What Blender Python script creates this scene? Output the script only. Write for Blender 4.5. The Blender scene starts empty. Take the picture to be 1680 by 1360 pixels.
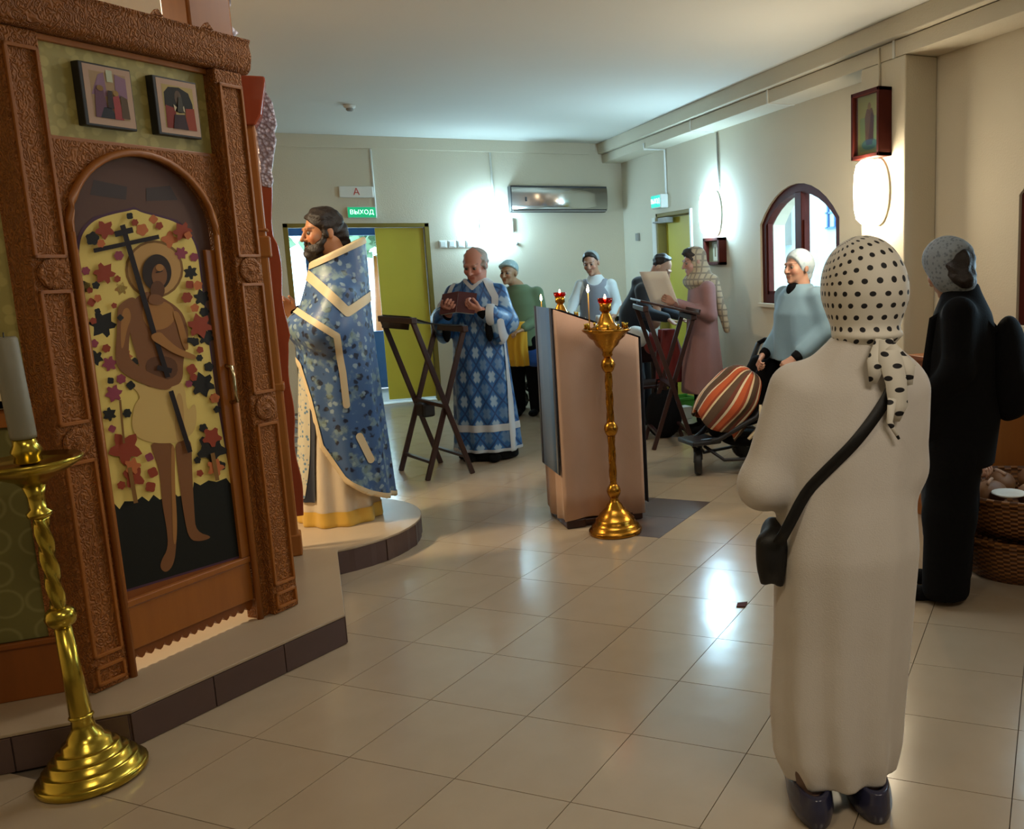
import bpy, bmesh, math, random
import numpy as np
from mathutils import Matrix, Vector
random.seed(7); np.random.seed(7)
D = bpy.data; SC = bpy.context.scene; COL = SC.collection
PI = math.pi
def lin(h):
    h = h.lstrip('#'); o = []
    for i in (0, 2, 4):
        c = int(h[i:i+2], 16)/255
        o.append(c/12.92 if c <= .04045 else ((c+.055)/1.055)**2.4)
    return (*o, 1)
# ---------------------------------------------------------------- camera, world, lights, exposure
cam = D.objects.new('camera', D.cameras.new('camera')); COL.objects.link(cam); SC.camera = cam
cam.matrix_world = Matrix(((0.904635, 0.091715, -0.416202, 0), (-0.425517, 0.139637, -0.894112, 0), (-0.023886, 0.985946, 0.165347, 1.5273), (0, 0, 0, 1)))
cam.data.sensor_fit = 'HORIZONTAL'; cam.data.sensor_width = 36; cam.data.lens = 36*1483.87/1680
cam.data.shift_x = -(1198.6-840)/1680; cam.data.shift_y = (678.3-680)/1680
cam.data.clip_start = .05; cam.data.clip_end = 100
SC.view_settings.view_transform = 'Standard'; SC.view_settings.look = 'None'; SC.view_settings.gamma = 1
SC.view_settings.use_curve_mapping = False; SC.view_settings.exposure = 0.0
W = D.worlds.new('overcast_sky'); SC.world = W; W.use_nodes = True
W.node_tree.nodes['Background'].inputs[0].default_value = (.60, .84, 1.0, 1)
W.node_tree.nodes['Background'].inputs[1].default_value = 8.5
def area(name, loc, size, power, col, rot=(0, 0, 0)):
    l = D.lights.new(name, 'AREA'); l.energy = power; l.color = col; l.shape = 'RECTANGLE'; l.size, l.size_y = size
    o = D.objects.new(name, l); COL.objects.link(o); o.location = loc; o.rotation_euler = rot; return o
area('hall_fill_light', (1.6, .1, 2.92), (1.2, .3), 31, (1, .88, .72))  # unseen warm fill light added over the near end of the hall
area('middle_fill_light', (1.2, 4.3, 2.93), (1.2, .3), 18, (1, .97, .90))  # added out of view to brighten the lectern, figures and back floor
area('side_ceiling_lamp', (-.6, 1.0, 2.92), (.6, .3), 15, (1, .82, .56))
area('altar_ceiling_lamp', (-1.6, 5.2, 2.9), (.4, .4), 120, (1, .78, .50))
LAMP_COOL, LAMP_WARM = 94, 64
# ---------------------------------------------------------------- materials
class NT:
    def __init__(s, name):
        s.m = D.materials.new(name); s.m.use_nodes = True; s.t = s.m.node_tree
        s.b = s.t.nodes['Principled BSDF']; s.out = s.t.nodes['Material Output']
    def n(s, typ, **kw):
        x = s.t.nodes.new(typ)
        for k, v in kw.items(): setattr(x, k, v)
        return x
    def l(s, a, b): s.t.links.new(a, b)
    def set(s, sock, v):
        if hasattr(v, 'is_linked'): s.l(v, sock)
        else: sock.default_value = v
    def math(s, op, a, b=0., c=None):
        x = s.n('ShaderNodeMath', operation=op); s.set(x.inputs[0], a); s.set(x.inputs[1], b)
        if c is not None: s.set(x.inputs[2], c)
        return x.outputs[0]
    def mix(s, f, a, b):
        x = s.n('ShaderNodeMix', data_type='RGBA'); s.set(x.inputs[0], f); s.set(x.inputs[6], a); s.set(x.inputs[7], b); return x.outputs[2]
    def obj(s): return s.n('ShaderNodeTexCoord').outputs['Object']
    def noise(s, vec, scale, detail=3, rough=.5):
        x = s.n('ShaderNodeTexNoise'); s.set(x.inputs['Vector'], vec); x.inputs['Scale'].default_value = scale
        x.inputs['Detail'].default_value = detail; x.inputs['Roughness'].default_value = rough; return x.outputs['Fac']
    def vor(s, vec, scale, feature='F1', out='Distance', rnd=1.):
        x = s.n('ShaderNodeTexVoronoi', feature=feature); s.set(x.inputs['Vector'], vec); x.inputs['Scale'].default_value = scale
        x.inputs['Randomness'].default_value = rnd; return x.outputs[out]
    def mapv(s, vec, scale=(1, 1, 1), loc=(0, 0, 0), rot=(0, 0, 0)):
        x = s.n('ShaderNodeMapping'); s.l(vec, x.inputs[0]); x.inputs['Scale'].default_value = scale; x.inputs['Location'].default_value = loc; x.inputs['Rotation'].default_value = rot
        return x.outputs[0]
    def step(s, v, lo, hi):
        x = s.n('ShaderNodeMapRange', interpolation_type='SMOOTHSTEP'); s.set(x.inputs[0], v); x.inputs[1].default_value = lo; x.inputs[2].default_value = hi; return x.outputs[0]
    def bump(s, h, dist=.002, strength=1.):
        x = s.n('ShaderNodeBump'); s.l(h, x.inputs['Height']); x.inputs['Distance'].default_value = dist; x.inputs['Strength'].default_value = strength
        s.l(x.outputs[0], s.b.inputs['Normal'])
    def xyz(s, vec):
        x = s.n('ShaderNodeSeparateXYZ'); s.l(vec, x.inputs[0]); return x.outputs
    def done(s, col=None, rough=.6, metal=0., spec=.5, sheen=0.):
        if col is not None: s.set(s.b.inputs['Base Color'], col)
        s.set(s.b.inputs['Roughness'], rough); s.b.inputs['Metallic'].default_value = metal
        s.b.inputs['Specular IOR Level'].default_value = spec; s.b.inputs['Sheen Weight'].default_value = sheen
        return s.m
def plain(name, h, rough=.6, metal=0., var=.12, scale=8, spec=.5, bump=0., bscale=60, sheen=0.):
    t = NT(name); c = lin(h); o = t.obj(); k = t.noise(o, scale)
    t1 = tuple(max(0, x*(1-var)) for x in c[:3])+(1,); t2 = tuple(min(1, x*(1+var)) for x in c[:3])+(1,)
    if bump: t.bump(t.noise(o, bscale, 4), bump)
    return t.done(t.mix(k, t1, t2), rough, metal, spec, sheen)
def emit(name, h, s):
    t = NT(name); t.b.inputs['Emission Color'].default_value = lin(h); t.b.inputs['Emission Strength'].default_value = s
    return t.done(lin(h), .4)
M = {}
M['wall'] = plain('cream_wall_paint', '#cfc6b0', .85, var=.05, scale=1.5, bump=.0015, bscale=90)
M['ceil'] = plain('ceiling_paint', '#d8d6cc', .9, var=.03, scale=1)
M['white'] = plain('white_plastic', '#dcdcd4', .5, var=.04)
M['greyplastic'] = plain('grey_plastic', '#8d8b84', .5)
M['dark'] = plain('dark_plastic', '#1d1d20', .45)
M['black'] = plain('black_cloth', '#050507', .95, spec=.2, bump=.001, bscale=120)
M['blackleather'] = plain('black_leather', '#070709', .5, bump=.0005, bscale=300)
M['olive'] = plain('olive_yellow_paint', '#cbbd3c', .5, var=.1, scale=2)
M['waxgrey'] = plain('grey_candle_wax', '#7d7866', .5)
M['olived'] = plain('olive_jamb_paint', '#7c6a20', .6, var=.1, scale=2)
M['redwood'] = plain('dark_red_frame_wood', '#4a1a12', .6, var=.25, scale=14, spec=.15)
M['lectwood'] = plain('dark_lectern_wood', '#2c130e', .4, var=.3, scale=16)
M['bluealu'] = plain('blue_door_frame_paint', '#3d6fb4', .4)
M['grout'] = plain('floor_grout', '#685b4d', .9)
t = NT('beige_floor_tile'); o = t.obj(); r = t.n('ShaderNodeObjectInfo').outputs['Random']
c = t.mix(t.noise(o, 7, 4), lin('#b5a48d'), lin('#a8977f')); c = t.mix(t.math('MULTIPLY', r, .35), c, lin('#a08e78'))
t.bump(t.noise(o, 5, 2), .0015); M['tile'] = t.done(c, .18, spec=.7)
M['browntile'] = plain('brown_floor_tile', '#54453e', .4, var=.12, scale=20)
M['risertile'] = plain('brown_riser_tile', '#55413c', .45, var=.15, scale=12)
M['dais'] = plain('dais_top_tile', '#a8957c', .35, var=.08, scale=6)
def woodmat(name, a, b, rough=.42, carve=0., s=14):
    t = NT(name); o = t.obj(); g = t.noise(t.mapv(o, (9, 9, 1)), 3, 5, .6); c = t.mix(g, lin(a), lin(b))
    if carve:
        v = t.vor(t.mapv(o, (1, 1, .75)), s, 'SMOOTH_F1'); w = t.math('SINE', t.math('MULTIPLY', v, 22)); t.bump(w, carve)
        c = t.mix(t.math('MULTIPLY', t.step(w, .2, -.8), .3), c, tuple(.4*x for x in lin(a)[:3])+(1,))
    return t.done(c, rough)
M['wood'] = woodmat('reddish_icon_wood', '#8c5118', '#a66423')
M['woodd'] = woodmat('dark_icon_wood', '#76400f', '#8c4c14')
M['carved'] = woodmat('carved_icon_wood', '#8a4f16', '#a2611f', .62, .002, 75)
M['woodred'] = woodmat('glossy_red_wood', '#8a3a1e', '#a2492a', .25)
def weave(name, h, h2=None, rough=.8, fold=0.):
    t = NT(name); o = t.obj(); k = t.noise(o, 5, 3); w = t.noise(o, 260, 2)
    t.bump(t.math('ADD', t.math('MULTIPLY', w, .4), t.math('MULTIPLY', k, fold)), .002)
    return t.done(t.mix(k, lin(h), lin(h2 or h)), rough, sheen=.15)
M['pinkcloth'] = weave('peach_lectern_cloth', '#bd9a82', '#ae8b73')
M['bluecloth'] = weave('slate_blue_cloth', '#4d6f94', '#406187')
M['navytrim'] = weave('navy_cloth_border', '#12182a')
M['whitewool'] = weave('cream_knit_wool', '#d8d2cb', '#cdc6bd', .95)
M['whitecloth'] = weave('white_cotton', '#d8dcda', '#c9cfcd')
M['cream'] = weave('cream_robe_cloth', '#d9c9ad', '#c6b398')
M['yellowband'] = weave('yellow_gold_hem', '#d9b04a', '#c79a35', .6)
M['galloon'] = weave('pale_gold_galloon', '#e2cfa8', '#d0b98c', .5)
M['silverband'] = weave('silver_galloon', '#c5ccd2', '#a9b3bd', .5)
M['green'] = weave('sage_green_jersey', '#68805f', '#5b7354')
M['yellow'] = weave('yellow_jacket_cloth', '#d8a41c', '#c8920f')
M['grey'] = weave('grey_vest_cloth', '#8d8d93', '#7e7e86')
M['pink'] = weave('dusty_pink_coat', '#94706f', '#84605f')
M['lightblue'] = weave('pale_blue_shirt', '#7b9aad', '#6f8fa4')
M['navy'] = weave('navy_hoodie_cloth', '#1a2430', '#131b26')
M['lilac'] = weave('lilac_cloth', '#b79fb8', '#a58ca8')
M['red'] = weave('red_bag_cloth', '#771a18', '#5e1210')
M['blue'] = weave('bright_blue_cloth', '#2a62b8', '#1d4c9c')
M['sclera'] = plain('eye_white', '#776c63', .5)
M['tights'] = plain('brown_tights', '#6b5142', .6)
M['shoe'] = plain('navy_patent_leather', '#2a2c46', .22, spec=.7)
M['greencrate'] = plain('green_plastic', '#3f8a2a', .5)
M['paper'] = plain('white_paper', '#e6e4dc', .8, var=.03)
M['hairdark'] = plain('dark_brown_hair', '#1c110c', .55, var=.4, scale=60, bump=.003, bscale=120)
M['hairgrey'] = plain('grey_hair', '#9a9690', .6, var=.2, scale=60, bump=.002, bscale=140)
M['bookred'] = plain('dark_red_book_cover', '#4a1d20', .5)
M['brass'] = None
def brass(name, a, b, rough):
    t = NT(name); o = t.obj(); k = t.noise(o, 18, 4); t.bump(k, .0006)
    return t.done(t.mix(k, lin(a), lin(b)), t.math('MULTIPLY_ADD', k, .15, rough-.05), 1.)
M['brass'] = brass('aged_brass', '#9c6a22', '#b98531', .24)
M['brassy'] = brass('yellow_brass', '#b09a3a', '#c9b24d', .2)
M['handle'] = plain('polished_handle_metal', '#cdbf9a', .2, 1.)
M['aluac'] = plain('silver_mirror_panel', '#c9c3bb', .2, .9, var=.03)
M['steel'] = plain('brushed_steel', '#9a9a9a', .35, 1.)
t = NT('green_gold_brocade'); o = t.obj(); v = t.vor(o, 26); k = t.step(v, .35, .5); M['brocade'] = t.done(t.mix(t.math('MULTIPLY', k, .6), lin('#b8ab66'), lin('#978b4a')), .5)
t = NT('green_circle_wallpaper'); o = t.obj(); v = t.vor(t.mapv(o, (1, 0, 1)), 9, rnd=.25); k = t.math('SUBTRACT', 1, t.step(t.math('ABSOLUTE', t.math('SUBTRACT', v, .42)), .0, .07))
M['circles'] = t.done(t.mix(t.math('MULTIPLY', k, .55), lin('#6a6430'), lin('#8d8650')), .7)
t = NT('priest_blue_brocade'); o = t.obj(); n = t.noise(o, 9, 2)
o2 = t.n('ShaderNodeVectorMath', operation='MULTIPLY_ADD'); nz = t.n('ShaderNodeTexNoise'); t.l(o, nz.inputs['Vector']); nz.inputs['Scale'].default_value = 30; t.l(nz.outputs['Color'], o2.inputs[0]); o2.inputs[1].default_value = (.035, .035, .035); t.l(o, o2.inputs[2]); q = o2.outputs[0]; v = t.vor(q, 21); v2 = t.vor(t.mapv(q, (1, 1, 1), (3, 1, 2)), 19); v3 = t.noise(q, 13, 4)
c = t.mix(n, lin('#446592'), lin('#395988')); c = t.mix(t.step(v2, .36, .24), c, lin('#131f38')); c = t.mix(t.math('MULTIPLY', t.step(v, .34, .22), .85), c, lin('#8fa6b4')); c = t.mix(t.math('MULTIPLY', t.step(v3, .52, .66), .6), c, lin('#8fa79f'))
M['phelonion'] = t.done(c, .45)
t = NT('silver_stole_brocade'); o = t.obj(); v = t.vor(o, 42); M['stole'] = t.done(t.mix(t.step(v, .4, .25), lin('#c3bda6'), lin('#5d7f9c')), .45)
def lattice(name):
    t = NT(name); x, y, z = t.xyz(t.obj()); a = t.math('MULTIPLY', t.math('ARCTAN2', x, t.math('MULTIPLY', y, -1.)), .24)
    s = 1/.155; u = t.math('MULTIPLY', t.math('ADD', a, t.math('MULTIPLY', z, .8)), s); w = t.math('MULTIPLY', t.math('SUBTRACT', a, t.math('MULTIPLY', z, .8)), s)
    fu = t.math('ABSOLUTE', t.math('SUBTRACT', t.math('FRACT', u), .5)); fw = t.math('ABSOLUTE', t.math('SUBTRACT', t.math('FRACT', w), .5))
    edge = t.step(t.math('MAXIMUM', fu, fw), .42, .47)
    par = t.math('FLOORED_MODULO', t.math('ADD', t.math('FLOOR', u), t.math('FLOOR', w)), 2.)
    cross = t.step(t.math('MINIMUM', fu, fw), .2, .1); cross = t.math('MULTIPLY', cross, t.step(t.math('MAXIMUM', fu, fw), .38, .32))
    c = t.mix(t.noise(t.obj(), 40, 2), lin('#2b69a8'), lin('#205691')); c = t.mix(edge, c, lin('#153d70')); c = t.mix(t.math('MULTIPLY', cross, t.math('MULTIPLY_ADD', par, .5, .25)), c, lin('#a3c0d4'))
    return t.done(c, .42)
M['sticharion'] = lattice('deacon_blue_lattice')
t = NT('polka_dot_scarf'); v = t.mapv(t.obj(), (1, 1, 1), (0, 0, -1.455)); nv = t.n('ShaderNodeVectorMath', operation='NORMALIZE'); t.l(v, nv.inputs[0]); x, y, z = t.xyz(nv.outputs[0])
R_ = .118; zz = t.xyz(v)[2]
u = t.math('MULTIPLY', t.math('ARCTAN2', x, y), R_/.0315); w = t.math('ADD', t.math('MULTIPLY', t.math('ARCSINE', t.math('MAXIMUM', z, 0.)), R_/.030), t.math('MINIMUM', t.math('DIVIDE', zz, .030), 0.))
par = t.math('MULTIPLY', t.math('FLOORED_MODULO', t.math('FLOOR', w), 2.), .5)
du = t.math('SUBTRACT', t.math('FRACT', t.math('ADD', u, par)), .5); dw = t.math('SUBTRACT', t.math('FRACT', w), .5)
dd = t.math('SQRT', t.math('ADD', t.math('MULTIPLY', du, du), t.math('MULTIPLY', dw, dw)))
M['polka'] = t.done(t.mix(t.step(dd, .235, .2), lin('#ddd8cb'), lin('#111016')), .7)
def scarfmat(name, a, b, sc=30):
    t = NT(name); o = t.obj(); v = t.vor(o, sc); t.bump(t.noise(o, 50), .002); return t.done(t.mix(t.step(v, .45, .25), lin(a), lin(b)), .8)
M['scarfblue'] = scarfmat('pale_blue_kerchief', '#a9c6cc', '#bcd5d8', 30)
M['scarfwhite'] = scarfmat('white_blue_kerchief', '#bccfdb', '#a8c0d0', 40)
M['scarfgrey'] = scarfmat('grey_lace_kerchief', '#8b949b', '#6d767f', 60)
M['scarfknit'] = scarfmat('grey_kerchief', '#9aa0a0', '#878d8e', 40)
t = NT('beige_plaid_shawl'); x, y, z = t.xyz(t.obj()); a = t.step(t.math('ABSOLUTE', t.math('SINE', t.math('MULTIPLY', z, 58))), .85, .97); b = t.step(t.math('ABSOLUTE', t.math('SINE', t.math('MULTIPLY', t.math('ADD', x, y), 55))), .85, .97)
c = t.mix(t.math('MULTIPLY', t.math('MAXIMUM', a, b), .75), lin('#a89980'), lin('#6b6259')); M['plaid'] = t.done(c, .9)
t = NT('striped_jersey'); z = t.xyz(t.obj())[2]; M['striped'] = t.done(t.mix(t.step(t.math('SINE', t.math('MULTIPLY', z, 190)), .1, .3), lin('#9a9a98'), lin('#26262a')), .8)
t = NT('striped_blanket'); uv = t.n('ShaderNodeTexCoord').outputs['UV']; u = t.xyz(uv)[0]
ramp = t.n('ShaderNodeValToRGB'); t.l(t.math('FRACT', t.math('MULTIPLY', u, 4.)), ramp.inputs[0]); ramp.color_ramp.interpolation = 'CONSTANT'
E_ = ramp.color_ramp.elements; E_[0].position = 0; E_[0].color = lin('#d9c9a8'); E_[1].position = .1; E_[1].color = lin('#b4532a')
for p_, c_ in ((.36, '#8f3d20'), (.46, '#d0bd98'), (.55, '#55402f'), (.86, '#6b3526')): e_ = E_.new(p_); e_.color = lin(c_)
t.bump(t.noise(t.obj(), 120), .002); M['blanket'] = t.done(ramp.outputs[0], .9)
t = NT('painted_colours'); a = t.n('ShaderNodeVertexColor', layer_name='Col'); M['paint'] = t.done(a.outputs[0], .6, spec=.25)
t = NT('skin'); a = t.n('ShaderNodeVertexColor', layer_name='Col'); t.b.inputs['Subsurface Weight'].default_value = .08; t.b.inputs['Subsurface Radius'].default_value = (.02, .008, .004); M['skin'] = t.done(a.outputs[0], .5)
t = NT('wicker_weave'); x, y, z = t.xyz(t.obj()); a = t.math('MULTIPLY', t.math('ARCTAN2', x, y), 34.); w = t.math('SINE', t.math('ADD', t.math('MULTIPLY', z, 260.), t.math('MULTIPLY', t.math('GREATER_THAN', t.math('SINE', a), 0.), PI)))
t.bump(w, .004); M['wicker'] = t.done(t.mix(t.step(w, -.8, .8), lin('#5a3412'), lin('#8f5a24')), .6)
t = NT('bread_crust'); o = t.obj(); M['bread'] = t.done(t.mix(t.noise(o, 14, 3), lin('#5e3418'), lin('#8f6438')), .6)
def glassmat(name, tint=(1, 1, 1, 1)):
    t = NT(name); g = t.n('ShaderNodeBsdfGlossy'); g.inputs['Roughness'].default_value = .03; tr = t.n('ShaderNodeBsdfTransparent'); tr.inputs[0].default_value = tint
    f = t.n('ShaderNodeLayerWeight'); k = t.math('MULTIPLY_ADD', t.math('POWER', f.outputs['Facing'], 4.), .5, .03); mx = t.n('ShaderNodeMixShader'); t.l(k, mx.inputs[0]); t.l(tr.outputs[0], mx.inputs[1]); t.l(g.outputs[0], mx.inputs[2]); t.l(mx.outputs[0], t.out.inputs[0]); return t.m
M['glass'] = glassmat('window_glass', (.93, .97, .98, 1))
M['redglass'] = glassmat('red_lamp_glass', (.9, .06, .04, 1))
M['flame'] = emit('candle_flame', '#ffd9a0', 60)
M['lampcool'] = emit('cool_lamp_glass', '#b8e6ff', LAMP_COOL)
M['lampwarm'] = emit('warm_lamp_glass', '#ffeed0', LAMP_WARM)
M['signgreen'] = emit('green_sign_face', '#12a06a', .9)
M['signcyan'] = emit('cyan_sign_face', '#27c4ae', 1.0)
M['signtext'] = emit('white_sign_letters', '#d6fff6', 1.6)
M['redpaint'] = plain('red_letter_paint', '#c0362c', .5)
M['facade'] = plain('white_facade_plaster', '#b4c4c9', .9)
M['grass'] = plain('outdoor_grass', '#5d7a3a', .9, var=.3, scale=5)
M['paving'] = plain('outdoor_paving', '#b9b9b4', .9)
M['leaf'] = plain('tree_leaves', '#6d8a6a', .8, var=.4, scale=4)
M['silver'] = None
t = NT('silvered_carving'); o = t.obj(); v = t.vor(o, 60); t.bump(v, .006); M['silver'] = t.done(t.mix(t.step(v, .25, .6), lin('#cfc9d6'), lin('#958992')), .35, .2)
# ---------------------------------------------------------------- mesh helpers
def tag(o, label=None, cat=None, group=None, kind=None):
    if label: o['label'] = label
    if cat: o['category'] = cat
    if group: o['group'] = group
    if kind: o['kind'] = kind
    return o
def thing(name, label, cat, loc=(0, 0, 0), rz=0., group=None, rot=None):
    o = D.objects.new(name, None); COL.objects.link(o); o.location = loc; o.rotation_euler = rot or (0, 0, rz); o.empty_display_size = .1
    return tag(o, label, cat, group)
def copy_tree(o, parent=None):
    c = o.copy(); COL.objects.link(c)
    if parent: c.parent = parent
    for ch in list(o.children): copy_tree(ch, c)
    return c
class MB:
    def __init__(s): s.v = []; s.f = []; s.m = []; s.s = []
    def add(s, v, f, mat=0, smooth=False, M_=None):
        b = len(s.v)
        for p in v:
            s.v.append(tuple(M_ @ Vector(p)) if M_ is not None else tuple(p))
        for q in f: s.f.append([b+i for i in q]); s.m.append(mat); s.s.append(smooth)
        return s
    def box(s, c, d, mat=0, M_=None):
        x, y, z = c; a, b, e = d[0]/2, d[1]/2, d[2]/2
        v = [(x+i*a, y+j*b, z+k*e) for k in (-1, 1) for j in (-1, 1) for i in (-1, 1)]
        return s.add(v, [(0, 2, 3, 1), (4, 5, 7, 6), (0, 1, 5, 4), (2, 6, 7, 3), (0, 4, 6, 2), (1, 3, 7, 5)], mat, False, M_)
    def bx(s, lo, hi, mat=0, M_=None): return s.box([(a+b)/2 for a, b in zip(lo, hi)], [abs(b-a) for a, b in zip(lo, hi)], mat, M_)
    def prism(s, poly, z0, z1, mat=0, M_=None, smooth=False):
        n = len(poly); v = [(x, y, z0) for x, y in poly]+[(x, y, z1) for x, y in poly]
        s.add(v, [list(range(n))[::-1], list(range(n, 2*n))], mat, False, M_); b = len(s.v)-2*n
        for i in range(n): j = (i+1) % n; s.f.append([b+i, b+j, b+n+j, b+n+i]); s.m.append(mat); s.s.append(smooth)
        return s
    def lathe(s, prof, n=20, mat=0, M_=None, smooth=True, fn=None):
        v = []; f = []
        for r, z in prof:
            for i in range(n):
                a = 2*PI*i/n; k = fn(a, z) if fn else 1; v.append((r*k*math.cos(a), r*k*math.sin(a), z))
        for j in range(len(prof)-1):
            for i in range(n): i2 = (i+1) % n; f.append((j*n+i, j*n+i2, (j+1)*n+i2, (j+1)*n+i))
        f.append(tuple(range(n))[::-1]); m = (len(prof)-1)*n; f.append(tuple(m+i for i in range(n)))
        return s.add(v, f, mat, smooth, M_)
    def tube(s, pts, r, n=8, mat=0, smooth=True, flat=1., up=None):
        pts = [Vector(p) for p in pts]; v = []; f = []; rs = r if isinstance(r, (list, tuple)) else [r]*len(pts)
        for i, p in enumerate(pts):
            t = (pts[min(i+1, len(pts)-1)]-pts[max(i-1, 0)]).normalized()
            a = Vector(up) if up else (Vector((0, 0, 1)) if abs(t.z) < .95 else Vector((1, 0, 0)))
            x = t.cross(a).normalized(); y = x.cross(t).normalized()
            for k in range(n): an = 2*PI*k/n; v.append(tuple(p+x*rs[i]*math.cos(an)+y*rs[i]*flat*math.sin(an)))
        for j in range(len(pts)-1):
            for i in range(n): i2 = (i+1) % n; f.append((j*n+i, j*n+i2, (j+1)*n+i2, (j+1)*n+i))
        f.append(tuple(range(n))[::-1]); m = (len(pts)-1)*n; f.append(tuple(m+i for i in range(n)))
        return s.add(v, f, mat, smooth)
    def bar(s, a, b, w, h, mat=0, up=(0, 0, 1)):
        a = Vector(a); b = Vector(b); t = (b-a).normalized(); u = Vector(up)
        if abs(t.dot(u)) > .97: u = Vector((1, 0, 0))
        x = t.cross(u).normalized()*w/2; y = x.cross(t).normalized()*h/2
        v = [tuple(p+i*x+j*y) for p in (a, b) for i, j in ((-1, -1), (1, -1), (1, 1), (-1, 1))]
        return s.add(v, [(0, 1, 2, 3), (7, 6, 5, 4), (0, 4, 5, 1), (1, 5, 6, 2), (2, 6, 7, 3), (3, 7, 4, 0)], mat)
    def mesh(s, name, mats):
        me = D.meshes.new(name); me.from_pydata(s.v, [], s.f)
        for m in (mats if isinstance(mats, (list, tuple)) else [mats]): me.materials.append(M[m] if isinstance(m, str) else m)
        me.polygons.foreach_set('material_index', s.m); me.polygons.foreach_set('use_smooth', s.s)
        bm = bmesh.new(); bm.from_mesh(me); bmesh.ops.recalc_face_normals(bm, faces=bm.faces); bm.to_mesh(me); bm.free(); me.update(); return me
    def build(s, name, mats, parent=None, loc=None, rz=0., bevel=0.):
        return link(name, s.mesh(name, mats), parent, loc, rz, bevel)
def link(name, me, parent=None, loc=None, rz=0., bevel=0.):
    o = D.objects.new(name, me); COL.objects.link(o)
    if parent: o.parent = parent
    if loc is not None: o.location = loc
    o.rotation_euler = (0, 0, rz)
    if bevel: b = o.modifiers.new('bevel', 'BEVEL'); b.width = bevel; b.segments = 2; b.limit_method = 'ANGLE'
    return o
def frame(o, x, y, z): # matrix from local axes
    return Matrix(((x[0], y[0], z[0], o[0]), (x[1], y[1], z[1], o[1]), (x[2], y[2], z[2], o[2]), (0, 0, 0, 1)))
def paint(name, polys, M_, parent=None, step=.0004):   # flat print: polygons in (u, v) with a colour each, laid one over another
    v = []; f = []; cols = []
    for i, (c, pts) in enumerate(polys):
        b = len(v)
        for p in pts: v.append(tuple(M_ @ Vector((p[0], p[1], step*(i % 40)+step))))
        f.append(list(range(b, len(v)))); cols.append(lin(c))
    me = D.meshes.new(name); me.from_pydata(v, [], f); me.materials.append(M['paint'])
    ca = me.color_attributes.new('Col', 'FLOAT_COLOR', 'CORNER'); k = 0
    for i, p in enumerate(me.polygons):
        for _ in p.loop_indices: ca.data[k].color = cols[i]; k += 1
    return link(name, me, parent)
def text(s, name, size, M_, mat, parent=None, ext=.002):
    cu = D.curves.new(name, 'FONT'); cu.body = s; cu.size = size; cu.extrude = ext; cu.align_x = 'CENTER'; cu.align_y = 'CENTER'
    o = D.objects.new(name, cu); COL.objects.link(o); dg = bpy.context.evaluated_depsgraph_get(); me = D.meshes.new_from_object(o.evaluated_get(dg)); D.objects.remove(o)
    me.transform(M_); me.materials.clear(); me.materials.append(M[mat]); return link(name, me, parent)
def arc(cx, cy, r, a0, a1, n): return [(cx+r*math.cos(a0+(a1-a0)*i/n), cy+r*math.sin(a0+(a1-a0)*i/n)) for i in range(n+1)]

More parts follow.
